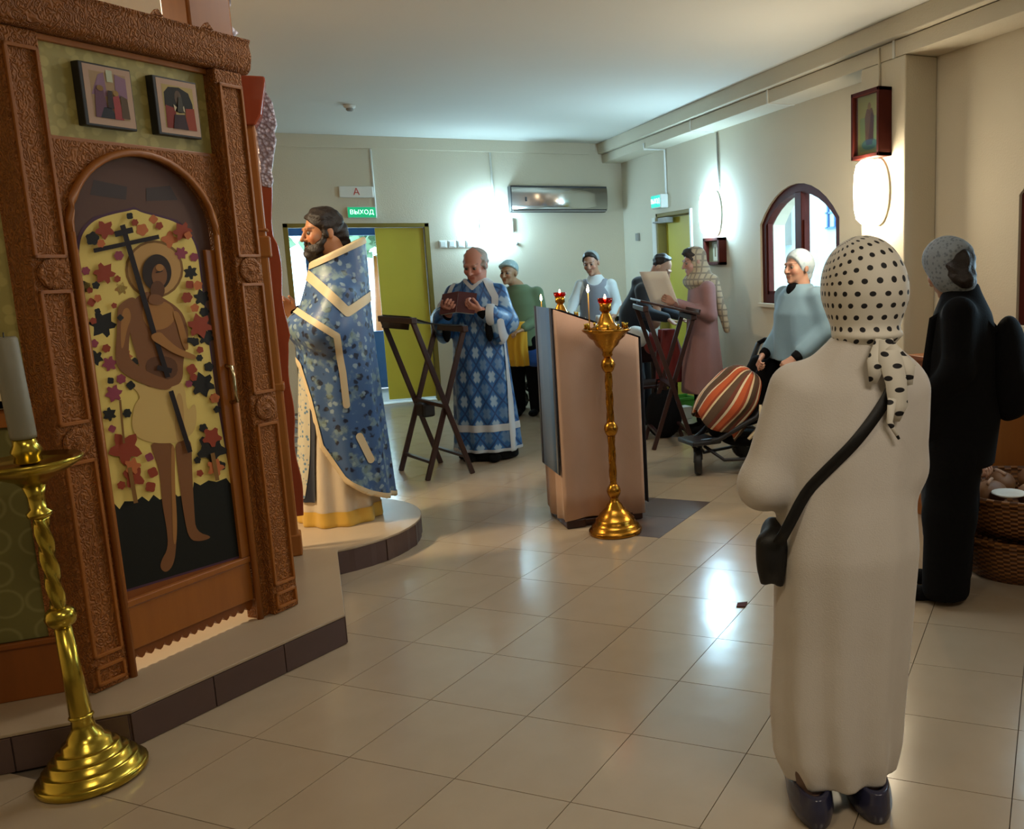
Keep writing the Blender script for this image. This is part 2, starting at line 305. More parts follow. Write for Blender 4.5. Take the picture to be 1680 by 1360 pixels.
ICON=[('y',[(-0.529,1.575),(-0.517,1.644),(-0.495,1.684),(-0.454,1.719),(-0.384,1.741),(-0.336,1.751),(-0.308,1.76),(-0.283,1.748),(-0.229,1.738),(-0.154,1.721),(-0.106,1.684),(-0.08,1.625),(-0.079,1.535),(-0.076,1.085),(-0.06,0.827),(-0.048,0.694),(-0.044,0.409),(-0.537,0.438),(-0.526,0.765),(-0.526,1.149)]),
('g',[(-0.53,0.76),(-0.509,0.726),(-0.488,0.749),(-0.447,0.739),(-0.422,0.75),(-0.4,0.726),(-0.379,0.745),(-0.357,0.721),(-0.297,0.73),(-0.286,0.715),(-0.225,0.712),(-0.213,0.753),(-0.188,0.734),(-0.151,0.744),(-0.117,0.73),(-0.072,0.735),(-0.048,0.694),(-0.044,0.409),(-0.537,0.438)]),
('h',[(-0.148,1.548),(-0.156,1.521),(-0.172,1.496),(-0.193,1.474),(-0.22,1.459),(-0.249,1.449),(-0.279,1.447),(-0.307,1.452),(-0.332,1.463),(-0.352,1.48),(-0.366,1.502),(-0.373,1.526),(-0.373,1.552),(-0.366,1.578),(-0.352,1.602),(-0.332,1.622),(-0.307,1.638),(-0.279,1.649),(-0.25,1.653),(-0.221,1.65),(-0.195,1.64),(-0.173,1.623),(-0.157,1.601),(-0.149,1.576)]),
('h2',[(-0.158,1.548),(-0.166,1.523),(-0.18,1.5),(-0.199,1.481),(-0.224,1.466),(-0.25,1.458),(-0.277,1.456),(-0.303,1.46),(-0.326,1.47),(-0.345,1.486),(-0.358,1.506),(-0.364,1.528),(-0.364,1.552),(-0.358,1.575),(-0.345,1.597),(-0.326,1.616),(-0.304,1.631),(-0.278,1.641),(-0.251,1.644),(-0.225,1.641),(-0.201,1.632),(-0.181,1.617),(-0.166,1.597),(-0.159,1.574)]),
('s',[(-0.367,0.939),(-0.271,0.92),(-0.281,0.849),(-0.294,0.754),(-0.301,0.632),(-0.317,0.537),(-0.336,0.469),(-0.369,0.445),(-0.392,0.469),(-0.385,0.497),(-0.35,0.535),(-0.346,0.614),(-0.352,0.708),(-0.345,0.827),(-0.361,0.896)]),
('s',[(-0.271,0.92),(-0.2,0.925),(-0.215,0.81),(-0.228,0.643),(-0.232,0.562),(-0.16,0.521),(-0.217,0.519),(-0.263,0.54),(-0.272,0.624),(-0.274,0.774),(-0.273,0.859)]),
('s2',[(-0.291,0.912),(-0.272,0.908),(-0.294,0.754),(-0.301,0.632),(-0.316,0.543),(-0.33,0.541),(-0.32,0.638)]),
('c',[(-0.451,1.183),(-0.384,1.151),(-0.301,1.128),(-0.256,1.128),(-0.201,1.139),(-0.209,1.012),(-0.164,1.061),(-0.175,0.951),(-0.231,0.918),(-0.272,0.914),(-0.371,0.934),(-0.432,0.981),(-0.412,1.075),(-0.371,1.11)]),
('c2',[(-0.246,1.097),(-0.214,1.093),(-0.231,0.918),(-0.272,0.914)]),
('s',[(-0.341,1.461),(-0.29,1.476),(-0.244,1.446),(-0.197,1.414),(-0.169,1.377),(-0.159,1.298),(-0.197,1.22),(-0.209,1.134),(-0.257,1.122),(-0.302,1.123),(-0.373,1.144),(-0.369,1.219),(-0.39,1.323),(-0.383,1.418)]),
('s2',[(-0.319,1.443),(-0.22,1.433),(-0.202,1.373),(-0.247,1.335),(-0.31,1.334),(-0.34,1.382)]),
('sd',[(-0.347,1.245),(-0.222,1.232),(-0.227,1.148),(-0.347,1.158)]),
('s',[(-0.425,1.41),(-0.41,1.437),(-0.353,1.462),(-0.347,1.416),(-0.387,1.346),(-0.405,1.262),(-0.397,1.233),(-0.331,1.179),(-0.253,1.146),(-0.257,1.116),(-0.302,1.117),(-0.384,1.157),(-0.448,1.205),(-0.455,1.256),(-0.435,1.338)]),
('s2',[(-0.411,1.409),(-0.382,1.424),(-0.376,1.384),(-0.399,1.346),(-0.42,1.281),(-0.431,1.282)]),
('s2',[(-0.219,1.398),(-0.193,1.396),(-0.179,1.348),(-0.166,1.25),(-0.192,1.253),(-0.206,1.349)]),
('k2',[(-0.201,1.537),(-0.211,1.509),(-0.231,1.486),(-0.256,1.474),(-0.281,1.475),(-0.302,1.488),(-0.315,1.511),(-0.316,1.54),(-0.307,1.568),(-0.288,1.59),(-0.264,1.603),(-0.238,1.603),(-0.216,1.59),(-0.203,1.567)]),
('s',[(-0.221,1.526),(-0.227,1.507),(-0.238,1.493),(-0.251,1.485),(-0.264,1.485),(-0.275,1.494),(-0.281,1.509),(-0.282,1.528),(-0.276,1.546),(-0.266,1.561),(-0.253,1.569),(-0.239,1.569),(-0.228,1.56),(-0.222,1.545)]),
('sd',[(-0.238,1.474),(-0.243,1.46),(-0.253,1.448),(-0.265,1.442),(-0.277,1.442),(-0.288,1.449),(-0.294,1.462),(-0.294,1.477),(-0.29,1.491),(-0.28,1.503),(-0.268,1.509),(-0.256,1.509),(-0.245,1.502),(-0.239,1.49)]),
('s',[(-0.301,1.465),(-0.249,1.457),(-0.247,1.423),(-0.31,1.426)]),
('k2',[(-0.266,1.536),(-0.237,1.541),(-0.237,1.547),(-0.266,1.541)]),
('s2',[(-0.232,1.555),(-0.234,1.55),(-0.239,1.546),(-0.246,1.543),(-0.253,1.543),(-0.259,1.546),(-0.263,1.55),(-0.264,1.556),(-0.261,1.561),(-0.256,1.566),(-0.25,1.568),(-0.243,1.568),(-0.237,1.565),(-0.233,1.561)]),
('k',[(-0.377,1.7),(-0.314,1.332),(-0.294,1.335),(-0.358,1.706)]),
('k',[(-0.313,1.332),(-0.28,1.159),(-0.261,1.161),(-0.295,1.335)]),
('k',[(-0.48,1.608),(-0.235,1.658),(-0.237,1.673),(-0.481,1.622)]),
('k',[(-0.399,1.661),(-0.331,1.678),(-0.333,1.697),(-0.401,1.68)]),
('k',[(-0.312,1.193),(-0.257,1.173),(-0.25,1.19),(-0.305,1.209)]),
('k',[(-0.277,1.108),(-0.231,0.869),(-0.211,0.871),(-0.258,1.111)]),
('s2',[(-0.318,1.32),(-0.279,1.329),(-0.263,1.307),(-0.218,1.261),(-0.168,1.238),(-0.146,1.224),(-0.158,1.21),(-0.234,1.242),(-0.286,1.28),(-0.315,1.3)]),
('d',[(-0.328,1.735),(-0.327,1.731),(-0.328,1.727),(-0.332,1.725),(-0.337,1.724),(-0.34,1.724),(-0.344,1.723),(-0.348,1.724),(-0.35,1.727),(-0.35,1.731),(-0.35,1.734),(-0.35,1.737),(-0.349,1.741),(-0.345,1.744),(-0.341,1.744),(-0.337,1.745),(-0.333,1.746),(-0.329,1.745),(-0.327,1.742),(-0.327,1.738)]),
('d',[(-0.477,1.5),(-0.481,1.496),(-0.482,1.493),(-0.484,1.489),(-0.489,1.487),(-0.493,1.489),(-0.496,1.489),(-0.501,1.489),(-0.503,1.493),(-0.502,1.497),(-0.503,1.5),(-0.504,1.505),(-0.501,1.508),(-0.496,1.509),(-0.493,1.511),(-0.489,1.514),(-0.485,1.513),(-0.483,1.509),(-0.48,1.507),(-0.477,1.504)]),
('d',[(-0.487,1.413),(-0.487,1.41),(-0.49,1.407),(-0.493,1.406),(-0.496,1.405),(-0.499,1.404),(-0.503,1.404),(-0.505,1.406),(-0.506,1.409),(-0.507,1.412),(-0.508,1.414),(-0.508,1.418),(-0.506,1.421),(-0.502,1.422),(-0.499,1.422),(-0.496,1.424),(-0.493,1.424),(-0.49,1.422),(-0.489,1.419),(-0.489,1.416)]),
('d',[(-0.41,1.386),(-0.412,1.383),(-0.415,1.381),(-0.418,1.379),(-0.42,1.377),(-0.424,1.376),(-0.427,1.378),(-0.429,1.38),(-0.431,1.382),(-0.433,1.385),(-0.434,1.388),(-0.432,1.391),(-0.429,1.393),(-0.427,1.395),(-0.424,1.398),(-0.421,1.399),(-0.418,1.397),(-0.416,1.394),(-0.414,1.392),(-0.411,1.39)]),
('d',[(-0.476,1.175),(-0.476,1.172),(-0.477,1.168),(-0.48,1.165),(-0.484,1.165),(-0.488,1.166),(-0.491,1.166),(-0.495,1.167),(-0.498,1.17),(-0.498,1.174),(-0.497,1.178),(-0.496,1.181),(-0.496,1.185),(-0.493,1.188),(-0.488,1.187),(-0.485,1.186),(-0.482,1.186),(-0.478,1.185),(-0.475,1.182),(-0.475,1.178)]),
('d',[(-0.12,1.215),(-0.124,1.211),(-0.127,1.209),(-0.129,1.204),(-0.133,1.204),(-0.138,1.205),(-0.143,1.205),(-0.147,1.206),(-0.148,1.211),(-0.15,1.214),(-0.152,1.218),(-0.149,1.222),(-0.146,1.224),(-0.144,1.229),(-0.139,1.229),(-0.135,1.228),(-0.13,1.229),(-0.126,1.227),(-0.125,1.222),(-0.123,1.219)]),
('d',[(-0.157,1.286),(-0.157,1.282),(-0.158,1.279),(-0.161,1.276),(-0.165,1.276),(-0.169,1.277),(-0.173,1.277),(-0.177,1.278),(-0.18,1.28),(-0.18,1.284),(-0.179,1.287),(-0.178,1.291),(-0.177,1.294),(-0.174,1.297),(-0.17,1.297),(-0.166,1.296),(-0.163,1.296),(-0.158,1.296),(-0.156,1.293),(-0.156,1.289)]),
('d',[(-0.459,1.655),(-0.465,1.649),(-0.467,1.643),(-0.471,1.636),(-0.479,1.633),(-0.485,1.636),(-0.492,1.635),(-0.5,1.635),(-0.503,1.641),(-0.502,1.649),(-0.503,1.655),(-0.505,1.662),(-0.5,1.668),(-0.492,1.67),(-0.486,1.674),(-0.479,1.679),(-0.472,1.677),(-0.469,1.671),(-0.464,1.667),(-0.458,1.663)]),
('d',[(-0.269,1.72),(-0.273,1.715),(-0.277,1.71),(-0.28,1.704),(-0.286,1.701),(-0.292,1.703),(-0.298,1.704),(-0.304,1.704),(-0.309,1.707),(-0.308,1.714),(-0.307,1.719),(-0.309,1.725),(-0.305,1.73),(-0.299,1.732),(-0.293,1.735),(-0.287,1.739),(-0.281,1.738),(-0.277,1.733),(-0.274,1.729),(-0.269,1.726)]),
('d',[(-0.175,1.697),(-0.182,1.691),(-0.183,1.683),(-0.189,1.676),(-0.198,1.676),(-0.206,1.674),(-0.215,1.671),(-0.22,1.678),(-0.223,1.684),(-0.231,1.688),(-0.23,1.696),(-0.224,1.702),(-0.222,1.71),(-0.217,1.717),(-0.207,1.717),(-0.2,1.719),(-0.19,1.722),(-0.185,1.715),(-0.182,1.709),(-0.175,1.705)]),
('d',[(-0.459,1.586),(-0.459,1.581),(-0.463,1.577),(-0.467,1.576),(-0.471,1.573),(-0.476,1.57),(-0.48,1.573),(-0.482,1.576),(-0.486,1.578),(-0.489,1.581),(-0.487,1.586),(-0.485,1.589),(-0.484,1.594),(-0.481,1.598),(-0.476,1.599),(-0.472,1.598),(-0.467,1.599),(-0.462,1.598),(-0.461,1.594),(-0.461,1.589)]),
('d',[(-0.38,1.538),(-0.381,1.534),(-0.382,1.53),(-0.386,1.527),(-0.39,1.527),(-0.394,1.526),(-0.399,1.525),(-0.402,1.528),(-0.403,1.532),(-0.405,1.535),(-0.407,1.539),(-0.405,1.543),(-0.401,1.545),(-0.398,1.548),(-0.395,1.552),(-0.39,1.552),(-0.387,1.549),(-0.384,1.548),(-0.379,1.546),(-0.378,1.542)]),
('d',[(-0.504,1.495),(-0.505,1.49),(-0.506,1.483),(-0.512,1.479),(-0.518,1.479),(-0.524,1.478),(-0.531,1.476),(-0.536,1.479),(-0.537,1.486),(-0.539,1.491),(-0.543,1.496),(-0.54,1.503),(-0.534,1.506),(-0.53,1.51),(-0.525,1.516),(-0.519,1.516),(-0.514,1.512),(-0.509,1.51),(-0.502,1.508),(-0.501,1.501)]),
('d',[(-0.429,1.365),(-0.439,1.353),(-0.458,1.351),(-0.458,1.332),(-0.47,1.322),(-0.483,1.339),(-0.495,1.335),(-0.515,1.331),(-0.511,1.351),(-0.51,1.362),(-0.528,1.373),(-0.518,1.385),(-0.5,1.387),(-0.5,1.406),(-0.488,1.415),(-0.475,1.399),(-0.462,1.403),(-0.443,1.408),(-0.446,1.388),(-0.447,1.376)]),
('d',[(-0.099,1.536),(-0.091,1.527),(-0.101,1.522),(-0.111,1.523),(-0.114,1.511),(-0.123,1.51),(-0.128,1.521),(-0.137,1.518),(-0.148,1.52),(-0.141,1.531),(-0.141,1.536),(-0.149,1.545),(-0.138,1.549),(-0.129,1.549),(-0.126,1.56),(-0.116,1.562),(-0.112,1.551),(-0.103,1.554),(-0.092,1.552),(-0.099,1.541)]),
('d',[(-0.052,1.44),(-0.05,1.43),(-0.067,1.428),(-0.071,1.422),(-0.077,1.409),(-0.088,1.417),(-0.094,1.423),(-0.11,1.417),(-0.114,1.426),(-0.106,1.437),(-0.117,1.443),(-0.118,1.453),(-0.102,1.454),(-0.098,1.461),(-0.092,1.474),(-0.081,1.466),(-0.075,1.46),(-0.06,1.466),(-0.055,1.457),(-0.063,1.446)]),
('d',[(-0.06,1.385),(-0.065,1.381),(-0.066,1.375),(-0.071,1.37),(-0.078,1.371),(-0.084,1.37),(-0.091,1.368),(-0.095,1.373),(-0.098,1.378),(-0.103,1.382),(-0.103,1.388),(-0.098,1.392),(-0.097,1.398),(-0.093,1.403),(-0.085,1.402),(-0.079,1.403),(-0.072,1.405),(-0.068,1.4),(-0.066,1.395),(-0.06,1.391)]),
('d',[(-0.056,1.289),(-0.053,1.278),(-0.069,1.277),(-0.075,1.272),(-0.08,1.259),(-0.091,1.266),(-0.097,1.274),(-0.112,1.268),(-0.118,1.277),(-0.109,1.288),(-0.119,1.294),(-0.122,1.305),(-0.106,1.306),(-0.1,1.311),(-0.095,1.325),(-0.084,1.317),(-0.078,1.31),(-0.063,1.316),(-0.057,1.307),(-0.066,1.296)]),
('d',[(-0.122,1.276),(-0.121,1.271),(-0.124,1.266),(-0.13,1.265),(-0.135,1.264),(-0.141,1.261),(-0.146,1.262),(-0.149,1.267),(-0.152,1.271),(-0.157,1.274),(-0.157,1.28),(-0.153,1.284),(-0.15,1.287),(-0.148,1.293),(-0.142,1.295),(-0.136,1.292),(-0.131,1.291),(-0.125,1.291),(-0.121,1.286),(-0.122,1.281)]),
('d',[(-0.498,1.255),(-0.494,1.246),(-0.506,1.245),(-0.511,1.242),(-0.515,1.23),(-0.523,1.236),(-0.527,1.243),(-0.538,1.239),(-0.543,1.245),(-0.536,1.254),(-0.542,1.26),(-0.545,1.269),(-0.533,1.27),(-0.528,1.273),(-0.525,1.285),(-0.517,1.28),(-0.513,1.272),(-0.502,1.277),(-0.497,1.271),(-0.503,1.261)]),
('d',[(-0.368,1.227),(-0.37,1.222),(-0.375,1.22),(-0.379,1.218),(-0.383,1.215),(-0.388,1.213),(-0.393,1.215),(-0.396,1.219),(-0.398,1.223),(-0.401,1.226),(-0.403,1.231),(-0.401,1.236),(-0.396,1.238),(-0.392,1.24),(-0.388,1.243),(-0.383,1.245),(-0.378,1.243),(-0.376,1.239),(-0.373,1.235),(-0.37,1.232)]),
('d',[(-0.071,1.175),(-0.076,1.171),(-0.079,1.166),(-0.082,1.16),(-0.088,1.159),(-0.095,1.162),(-0.101,1.163),(-0.108,1.164),(-0.112,1.169),(-0.111,1.175),(-0.111,1.18),(-0.113,1.186),(-0.109,1.191),(-0.102,1.192),(-0.096,1.194),(-0.09,1.197),(-0.083,1.195),(-0.08,1.189),(-0.076,1.186),(-0.071,1.181)]),
('d',[(-0.081,1.108),(-0.078,1.091),(-0.103,1.092),(-0.11,1.082),(-0.118,1.063),(-0.135,1.077),(-0.144,1.087),(-0.166,1.08),(-0.173,1.094),(-0.161,1.109),(-0.177,1.12),(-0.179,1.136),(-0.155,1.136),(-0.149,1.146),(-0.141,1.165),(-0.124,1.151),(-0.115,1.142),(-0.092,1.149),(-0.085,1.135),(-0.097,1.119)]),
('d',[(-0.395,1.147),(-0.397,1.142),(-0.401,1.14),(-0.405,1.138),(-0.409,1.135),(-0.414,1.133),(-0.419,1.135),(-0.421,1.14),(-0.424,1.143),(-0.427,1.147),(-0.429,1.152),(-0.426,1.156),(-0.422,1.159),(-0.418,1.161),(-0.414,1.164),(-0.409,1.166),(-0.405,1.164),(-0.402,1.159),(-0.4,1.156),(-0.396,1.152)]),
('d',[(-0.424,1.057),(-0.424,1.052),(-0.428,1.05),(-0.431,1.049),(-0.434,1.047),(-0.438,1.046),(-0.441,1.048),(-0.444,1.051),(-0.447,1.053),(-0.45,1.057),(-0.448,1.061),(-0.446,1.063),(-0.445,1.067),(-0.443,1.07),(-0.438,1.07),(-0.435,1.069),(-0.431,1.069),(-0.427,1.068),(-0.426,1.064),(-0.426,1.06)]),
('r',[(-0.304,1.713),(-0.306,1.71),(-0.31,1.707),(-0.311,1.703),(-0.315,1.701),(-0.319,1.703),(-0.323,1.702),(-0.328,1.702),(-0.328,1.706),(-0.329,1.709),(-0.332,1.713),(-0.329,1.716),(-0.326,1.719),(-0.324,1.723),(-0.32,1.725),(-0.316,1.723),(-0.313,1.724),(-0.308,1.724),(-0.308,1.72),(-0.306,1.717)]),
('r',[(-0.212,1.705),(-0.212,1.7),(-0.217,1.697),(-0.221,1.695),(-0.224,1.691),(-0.229,1.69),(-0.233,1.692),(-0.236,1.695),(-0.241,1.696),(-0.243,1.699),(-0.241,1.704),(-0.239,1.708),(-0.238,1.712),(-0.235,1.716),(-0.23,1.716),(-0.226,1.716),(-0.221,1.718),(-0.216,1.717),(-0.215,1.712),(-0.214,1.708)]),
('r',[(-0.5,1.484),(-0.501,1.481),(-0.502,1.478),(-0.504,1.476),(-0.508,1.476),(-0.511,1.475),(-0.514,1.474),(-0.517,1.476),(-0.518,1.48),(-0.519,1.482),(-0.52,1.485),(-0.519,1.488),(-0.516,1.49),(-0.514,1.492),(-0.511,1.495),(-0.508,1.495),(-0.505,1.493),(-0.503,1.492),(-0.5,1.491),(-0.499,1.487)]),
('r',[(-0.399,1.519),(-0.399,1.516),(-0.4,1.512),(-0.404,1.511),(-0.408,1.509),(-0.411,1.507),(-0.415,1.509),(-0.417,1.511),(-0.421,1.513),(-0.422,1.516),(-0.42,1.52),(-0.42,1.523),(-0.419,1.527),(-0.415,1.528),(-0.412,1.53),(-0.408,1.532),(-0.404,1.53),(-0.402,1.527),(-0.398,1.526),(-0.397,1.523)]),
('r',[(-0.503,1.382),(-0.502,1.378),(-0.504,1.374),(-0.508,1.373),(-0.511,1.373),(-0.515,1.371),(-0.519,1.371),(-0.521,1.374),(-0.522,1.377),(-0.525,1.38),(-0.526,1.383),(-0.523,1.386),(-0.52,1.389),(-0.519,1.392),(-0.515,1.394),(-0.512,1.393),(-0.509,1.392),(-0.505,1.391),(-0.502,1.389),(-0.502,1.385)]),
('r',[(-0.468,1.285),(-0.47,1.282),(-0.471,1.277),(-0.475,1.274),(-0.48,1.275),(-0.484,1.272),(-0.489,1.273),(-0.491,1.277),(-0.494,1.28),(-0.498,1.284),(-0.496,1.288),(-0.494,1.292),(-0.493,1.297),(-0.489,1.299),(-0.484,1.299),(-0.48,1.301),(-0.475,1.301),(-0.473,1.296),(-0.47,1.294),(-0.466,1.29)]),
('r',[(-0.151,1.145),(-0.154,1.141),(-0.154,1.136),(-0.158,1.133),(-0.164,1.134),(-0.168,1.133),(-0.174,1.133),(-0.177,1.137),(-0.179,1.141),(-0.184,1.144),(-0.182,1.149),(-0.179,1.152),(-0.179,1.157),(-0.175,1.16),(-0.169,1.159),(-0.165,1.16),(-0.159,1.161),(-0.156,1.156),(-0.154,1.153),(-0.149,1.149)]),
('r',[(-0.112,1.245),(-0.111,1.24),(-0.114,1.237),(-0.119,1.236),(-0.123,1.235),(-0.127,1.233),(-0.132,1.233),(-0.134,1.237),(-0.137,1.24),(-0.14,1.243),(-0.141,1.248),(-0.137,1.251),(-0.135,1.254),(-0.133,1.258),(-0.128,1.26),(-0.124,1.258),(-0.12,1.257),(-0.115,1.256),(-0.112,1.253),(-0.112,1.248)]),
('r',[(-0.405,1.686),(-0.398,1.675),(-0.409,1.668),(-0.422,1.669),(-0.427,1.661),(-0.436,1.651),(-0.445,1.657),(-0.446,1.669),(-0.455,1.67),(-0.467,1.674),(-0.462,1.685),(-0.45,1.691),(-0.451,1.699),(-0.449,1.713),(-0.437,1.713),(-0.429,1.705),(-0.42,1.709),(-0.406,1.714),(-0.404,1.703),(-0.411,1.692)]),
('r',[(-0.097,1.687),(-0.115,1.68),(-0.117,1.671),(-0.118,1.656),(-0.133,1.661),(-0.143,1.663),(-0.157,1.652),(-0.164,1.66),(-0.161,1.673),(-0.175,1.676),(-0.18,1.686),(-0.163,1.693),(-0.162,1.702),(-0.16,1.716),(-0.145,1.712),(-0.136,1.709),(-0.122,1.722),(-0.114,1.713),(-0.118,1.7),(-0.103,1.697)]),
('r',[(-0.414,1.539),(-0.423,1.528),(-0.438,1.526),(-0.438,1.511),(-0.448,1.503),(-0.458,1.516),(-0.468,1.512),(-0.484,1.508),(-0.481,1.524),(-0.48,1.533),(-0.494,1.54),(-0.486,1.55),(-0.472,1.553),(-0.472,1.568),(-0.462,1.576),(-0.452,1.564),(-0.442,1.567),(-0.426,1.572),(-0.429,1.556),(-0.43,1.547)]),
('r',[(-0.498,1.444),(-0.501,1.44),(-0.504,1.437),(-0.506,1.433),(-0.51,1.43),(-0.515,1.43),(-0.518,1.433),(-0.521,1.435),(-0.525,1.437),(-0.528,1.44),(-0.527,1.445),(-0.524,1.449),(-0.521,1.452),(-0.519,1.456),(-0.515,1.459),(-0.51,1.459),(-0.507,1.456),(-0.504,1.454),(-0.5,1.452),(-0.497,1.448)]),
('r',[(-0.428,1.429),(-0.428,1.426),(-0.428,1.423),(-0.432,1.421),(-0.435,1.421),(-0.438,1.42),(-0.441,1.42),(-0.444,1.422),(-0.444,1.425),(-0.446,1.427),(-0.447,1.43),(-0.446,1.433),(-0.443,1.435),(-0.441,1.437),(-0.438,1.44),(-0.435,1.439),(-0.433,1.437),(-0.43,1.437),(-0.427,1.435),(-0.426,1.432)]),
('r',[(-0.066,1.333),(-0.066,1.318),(-0.091,1.317),(-0.096,1.305),(-0.105,1.287),(-0.121,1.302),(-0.131,1.308),(-0.154,1.3),(-0.158,1.315),(-0.148,1.33),(-0.165,1.34),(-0.165,1.355),(-0.141,1.356),(-0.137,1.368),(-0.127,1.386),(-0.112,1.372),(-0.101,1.366),(-0.078,1.374),(-0.074,1.359),(-0.084,1.343)]),
('r',[(-0.149,1.175),(-0.151,1.169),(-0.157,1.165),(-0.163,1.163),(-0.169,1.16),(-0.175,1.157),(-0.183,1.159),(-0.187,1.164),(-0.189,1.17),(-0.192,1.175),(-0.195,1.181),(-0.194,1.187),(-0.188,1.191),(-0.182,1.193),(-0.176,1.196),(-0.17,1.198),(-0.162,1.197),(-0.158,1.192),(-0.156,1.186),(-0.153,1.181)]),
('r',[(-0.069,1.052),(-0.075,1.048),(-0.077,1.043),(-0.08,1.037),(-0.088,1.039),(-0.094,1.039),(-0.101,1.038),(-0.106,1.043),(-0.107,1.048),(-0.113,1.053),(-0.113,1.059),(-0.108,1.063),(-0.106,1.068),(-0.103,1.074),(-0.095,1.072),(-0.089,1.072),(-0.082,1.073),(-0.077,1.068),(-0.076,1.063),(-0.07,1.058)]),
('r',[(-0.132,1.444),(-0.138,1.438),(-0.141,1.433),(-0.144,1.427),(-0.152,1.426),(-0.158,1.427),(-0.166,1.425),(-0.172,1.429),(-0.173,1.435),(-0.178,1.44),(-0.18,1.446),(-0.174,1.451),(-0.171,1.456),(-0.168,1.463),(-0.16,1.463),(-0.154,1.462),(-0.146,1.464),(-0.14,1.46),(-0.139,1.454),(-0.134,1.45)]),
('r',[(-0.124,1.491),(-0.124,1.487),(-0.125,1.481),(-0.13,1.477),(-0.136,1.477),(-0.141,1.478),(-0.146,1.478),(-0.152,1.479),(-0.156,1.482),(-0.156,1.487),(-0.155,1.492),(-0.154,1.497),(-0.153,1.502),(-0.149,1.506),(-0.143,1.506),(-0.138,1.505),(-0.132,1.505),(-0.126,1.505),(-0.122,1.501),(-0.122,1.496)]),
('o',[(-0.479,1.456),(-0.479,1.452),(-0.482,1.449),(-0.486,1.448),(-0.489,1.445),(-0.494,1.443),(-0.497,1.445),(-0.499,1.448),(-0.503,1.45),(-0.506,1.453),(-0.504,1.457),(-0.502,1.461),(-0.501,1.465),(-0.498,1.469),(-0.494,1.469),(-0.49,1.468),(-0.486,1.469),(-0.482,1.468),(-0.48,1.464),(-0.48,1.46)]),
('o',[(-0.439,1.639),(-0.442,1.635),(-0.446,1.632),(-0.448,1.628),(-0.452,1.625),(-0.456,1.627),(-0.461,1.626),(-0.466,1.627),(-0.467,1.632),(-0.468,1.635),(-0.47,1.639),(-0.468,1.643),(-0.464,1.646),(-0.462,1.651),(-0.457,1.653),(-0.453,1.651),(-0.449,1.652),(-0.444,1.652),(-0.443,1.647),(-0.442,1.643)]),
('o',[(-0.104,1.672),(-0.106,1.668),(-0.11,1.664),(-0.115,1.663),(-0.118,1.66),(-0.123,1.657),(-0.129,1.658),(-0.132,1.661),(-0.133,1.665),(-0.136,1.668),(-0.138,1.672),(-0.137,1.677),(-0.133,1.68),(-0.128,1.682),(-0.124,1.684),(-0.119,1.687),(-0.114,1.687),(-0.111,1.683),(-0.109,1.679),(-0.107,1.676)]),
('o',[(-0.089,1.487),(-0.09,1.482),(-0.09,1.476),(-0.096,1.473),(-0.103,1.473),(-0.108,1.472),(-0.115,1.47),(-0.12,1.474),(-0.121,1.479),(-0.124,1.483),(-0.127,1.488),(-0.124,1.494),(-0.119,1.497),(-0.115,1.501),(-0.11,1.505),(-0.104,1.505),(-0.099,1.502),(-0.094,1.5),(-0.087,1.498),(-0.086,1.492)]),
('o',[(-0.114,1.403),(-0.117,1.399),(-0.118,1.395),(-0.122,1.39),(-0.128,1.39),(-0.133,1.391),(-0.138,1.39),(-0.144,1.391),(-0.146,1.396),(-0.146,1.401),(-0.148,1.405),(-0.149,1.411),(-0.144,1.414),(-0.139,1.416),(-0.134,1.419),(-0.129,1.422),(-0.124,1.419),(-0.121,1.415),(-0.116,1.413),(-0.112,1.409)]),
('o',[(-0.078,1.229),(-0.076,1.224),(-0.08,1.22),(-0.085,1.219),(-0.089,1.216),(-0.095,1.215),(-0.099,1.219),(-0.103,1.221),(-0.108,1.223),(-0.108,1.228),(-0.107,1.232),(-0.108,1.237),(-0.105,1.241),(-0.099,1.241),(-0.096,1.245),(-0.09,1.246),(-0.086,1.242),(-0.082,1.24),(-0.077,1.238),(-0.077,1.233)]),
('o',[(-0.507,1.212),(-0.509,1.208),(-0.509,1.203),(-0.514,1.202),(-0.518,1.202),(-0.522,1.199),(-0.527,1.2),(-0.529,1.205),(-0.533,1.207),(-0.536,1.211),(-0.533,1.215),(-0.532,1.219),(-0.532,1.224),(-0.527,1.226),(-0.523,1.226),(-0.518,1.229),(-0.514,1.227),(-0.512,1.223),(-0.508,1.221),(-0.505,1.217)]),
('o',[(-0.382,1.716),(-0.376,1.709),(-0.385,1.705),(-0.392,1.705),(-0.395,1.695),(-0.402,1.694),(-0.405,1.703),(-0.413,1.7),(-0.421,1.701),(-0.415,1.711),(-0.416,1.715),(-0.422,1.722),(-0.413,1.726),(-0.406,1.727),(-0.403,1.737),(-0.396,1.737),(-0.393,1.729),(-0.385,1.732),(-0.377,1.731),(-0.383,1.721)]),
('o',[(-0.416,1.585),(-0.423,1.58),(-0.419,1.569),(-0.424,1.559),(-0.436,1.563),(-0.443,1.567),(-0.452,1.56),(-0.463,1.56),(-0.461,1.572),(-0.459,1.58),(-0.468,1.586),(-0.47,1.595),(-0.457,1.599),(-0.449,1.6),(-0.445,1.611),(-0.436,1.617),(-0.429,1.607),(-0.427,1.6),(-0.415,1.601),(-0.407,1.595)]),
('o',[(-0.375,1.485),(-0.384,1.481),(-0.381,1.473),(-0.385,1.466),(-0.394,1.472),(-0.399,1.468),(-0.408,1.463),(-0.409,1.472),(-0.411,1.478),(-0.421,1.479),(-0.418,1.487),(-0.41,1.491),(-0.413,1.499),(-0.409,1.505),(-0.4,1.5),(-0.394,1.504),(-0.386,1.509),(-0.384,1.499),(-0.383,1.494),(-0.372,1.492)]),
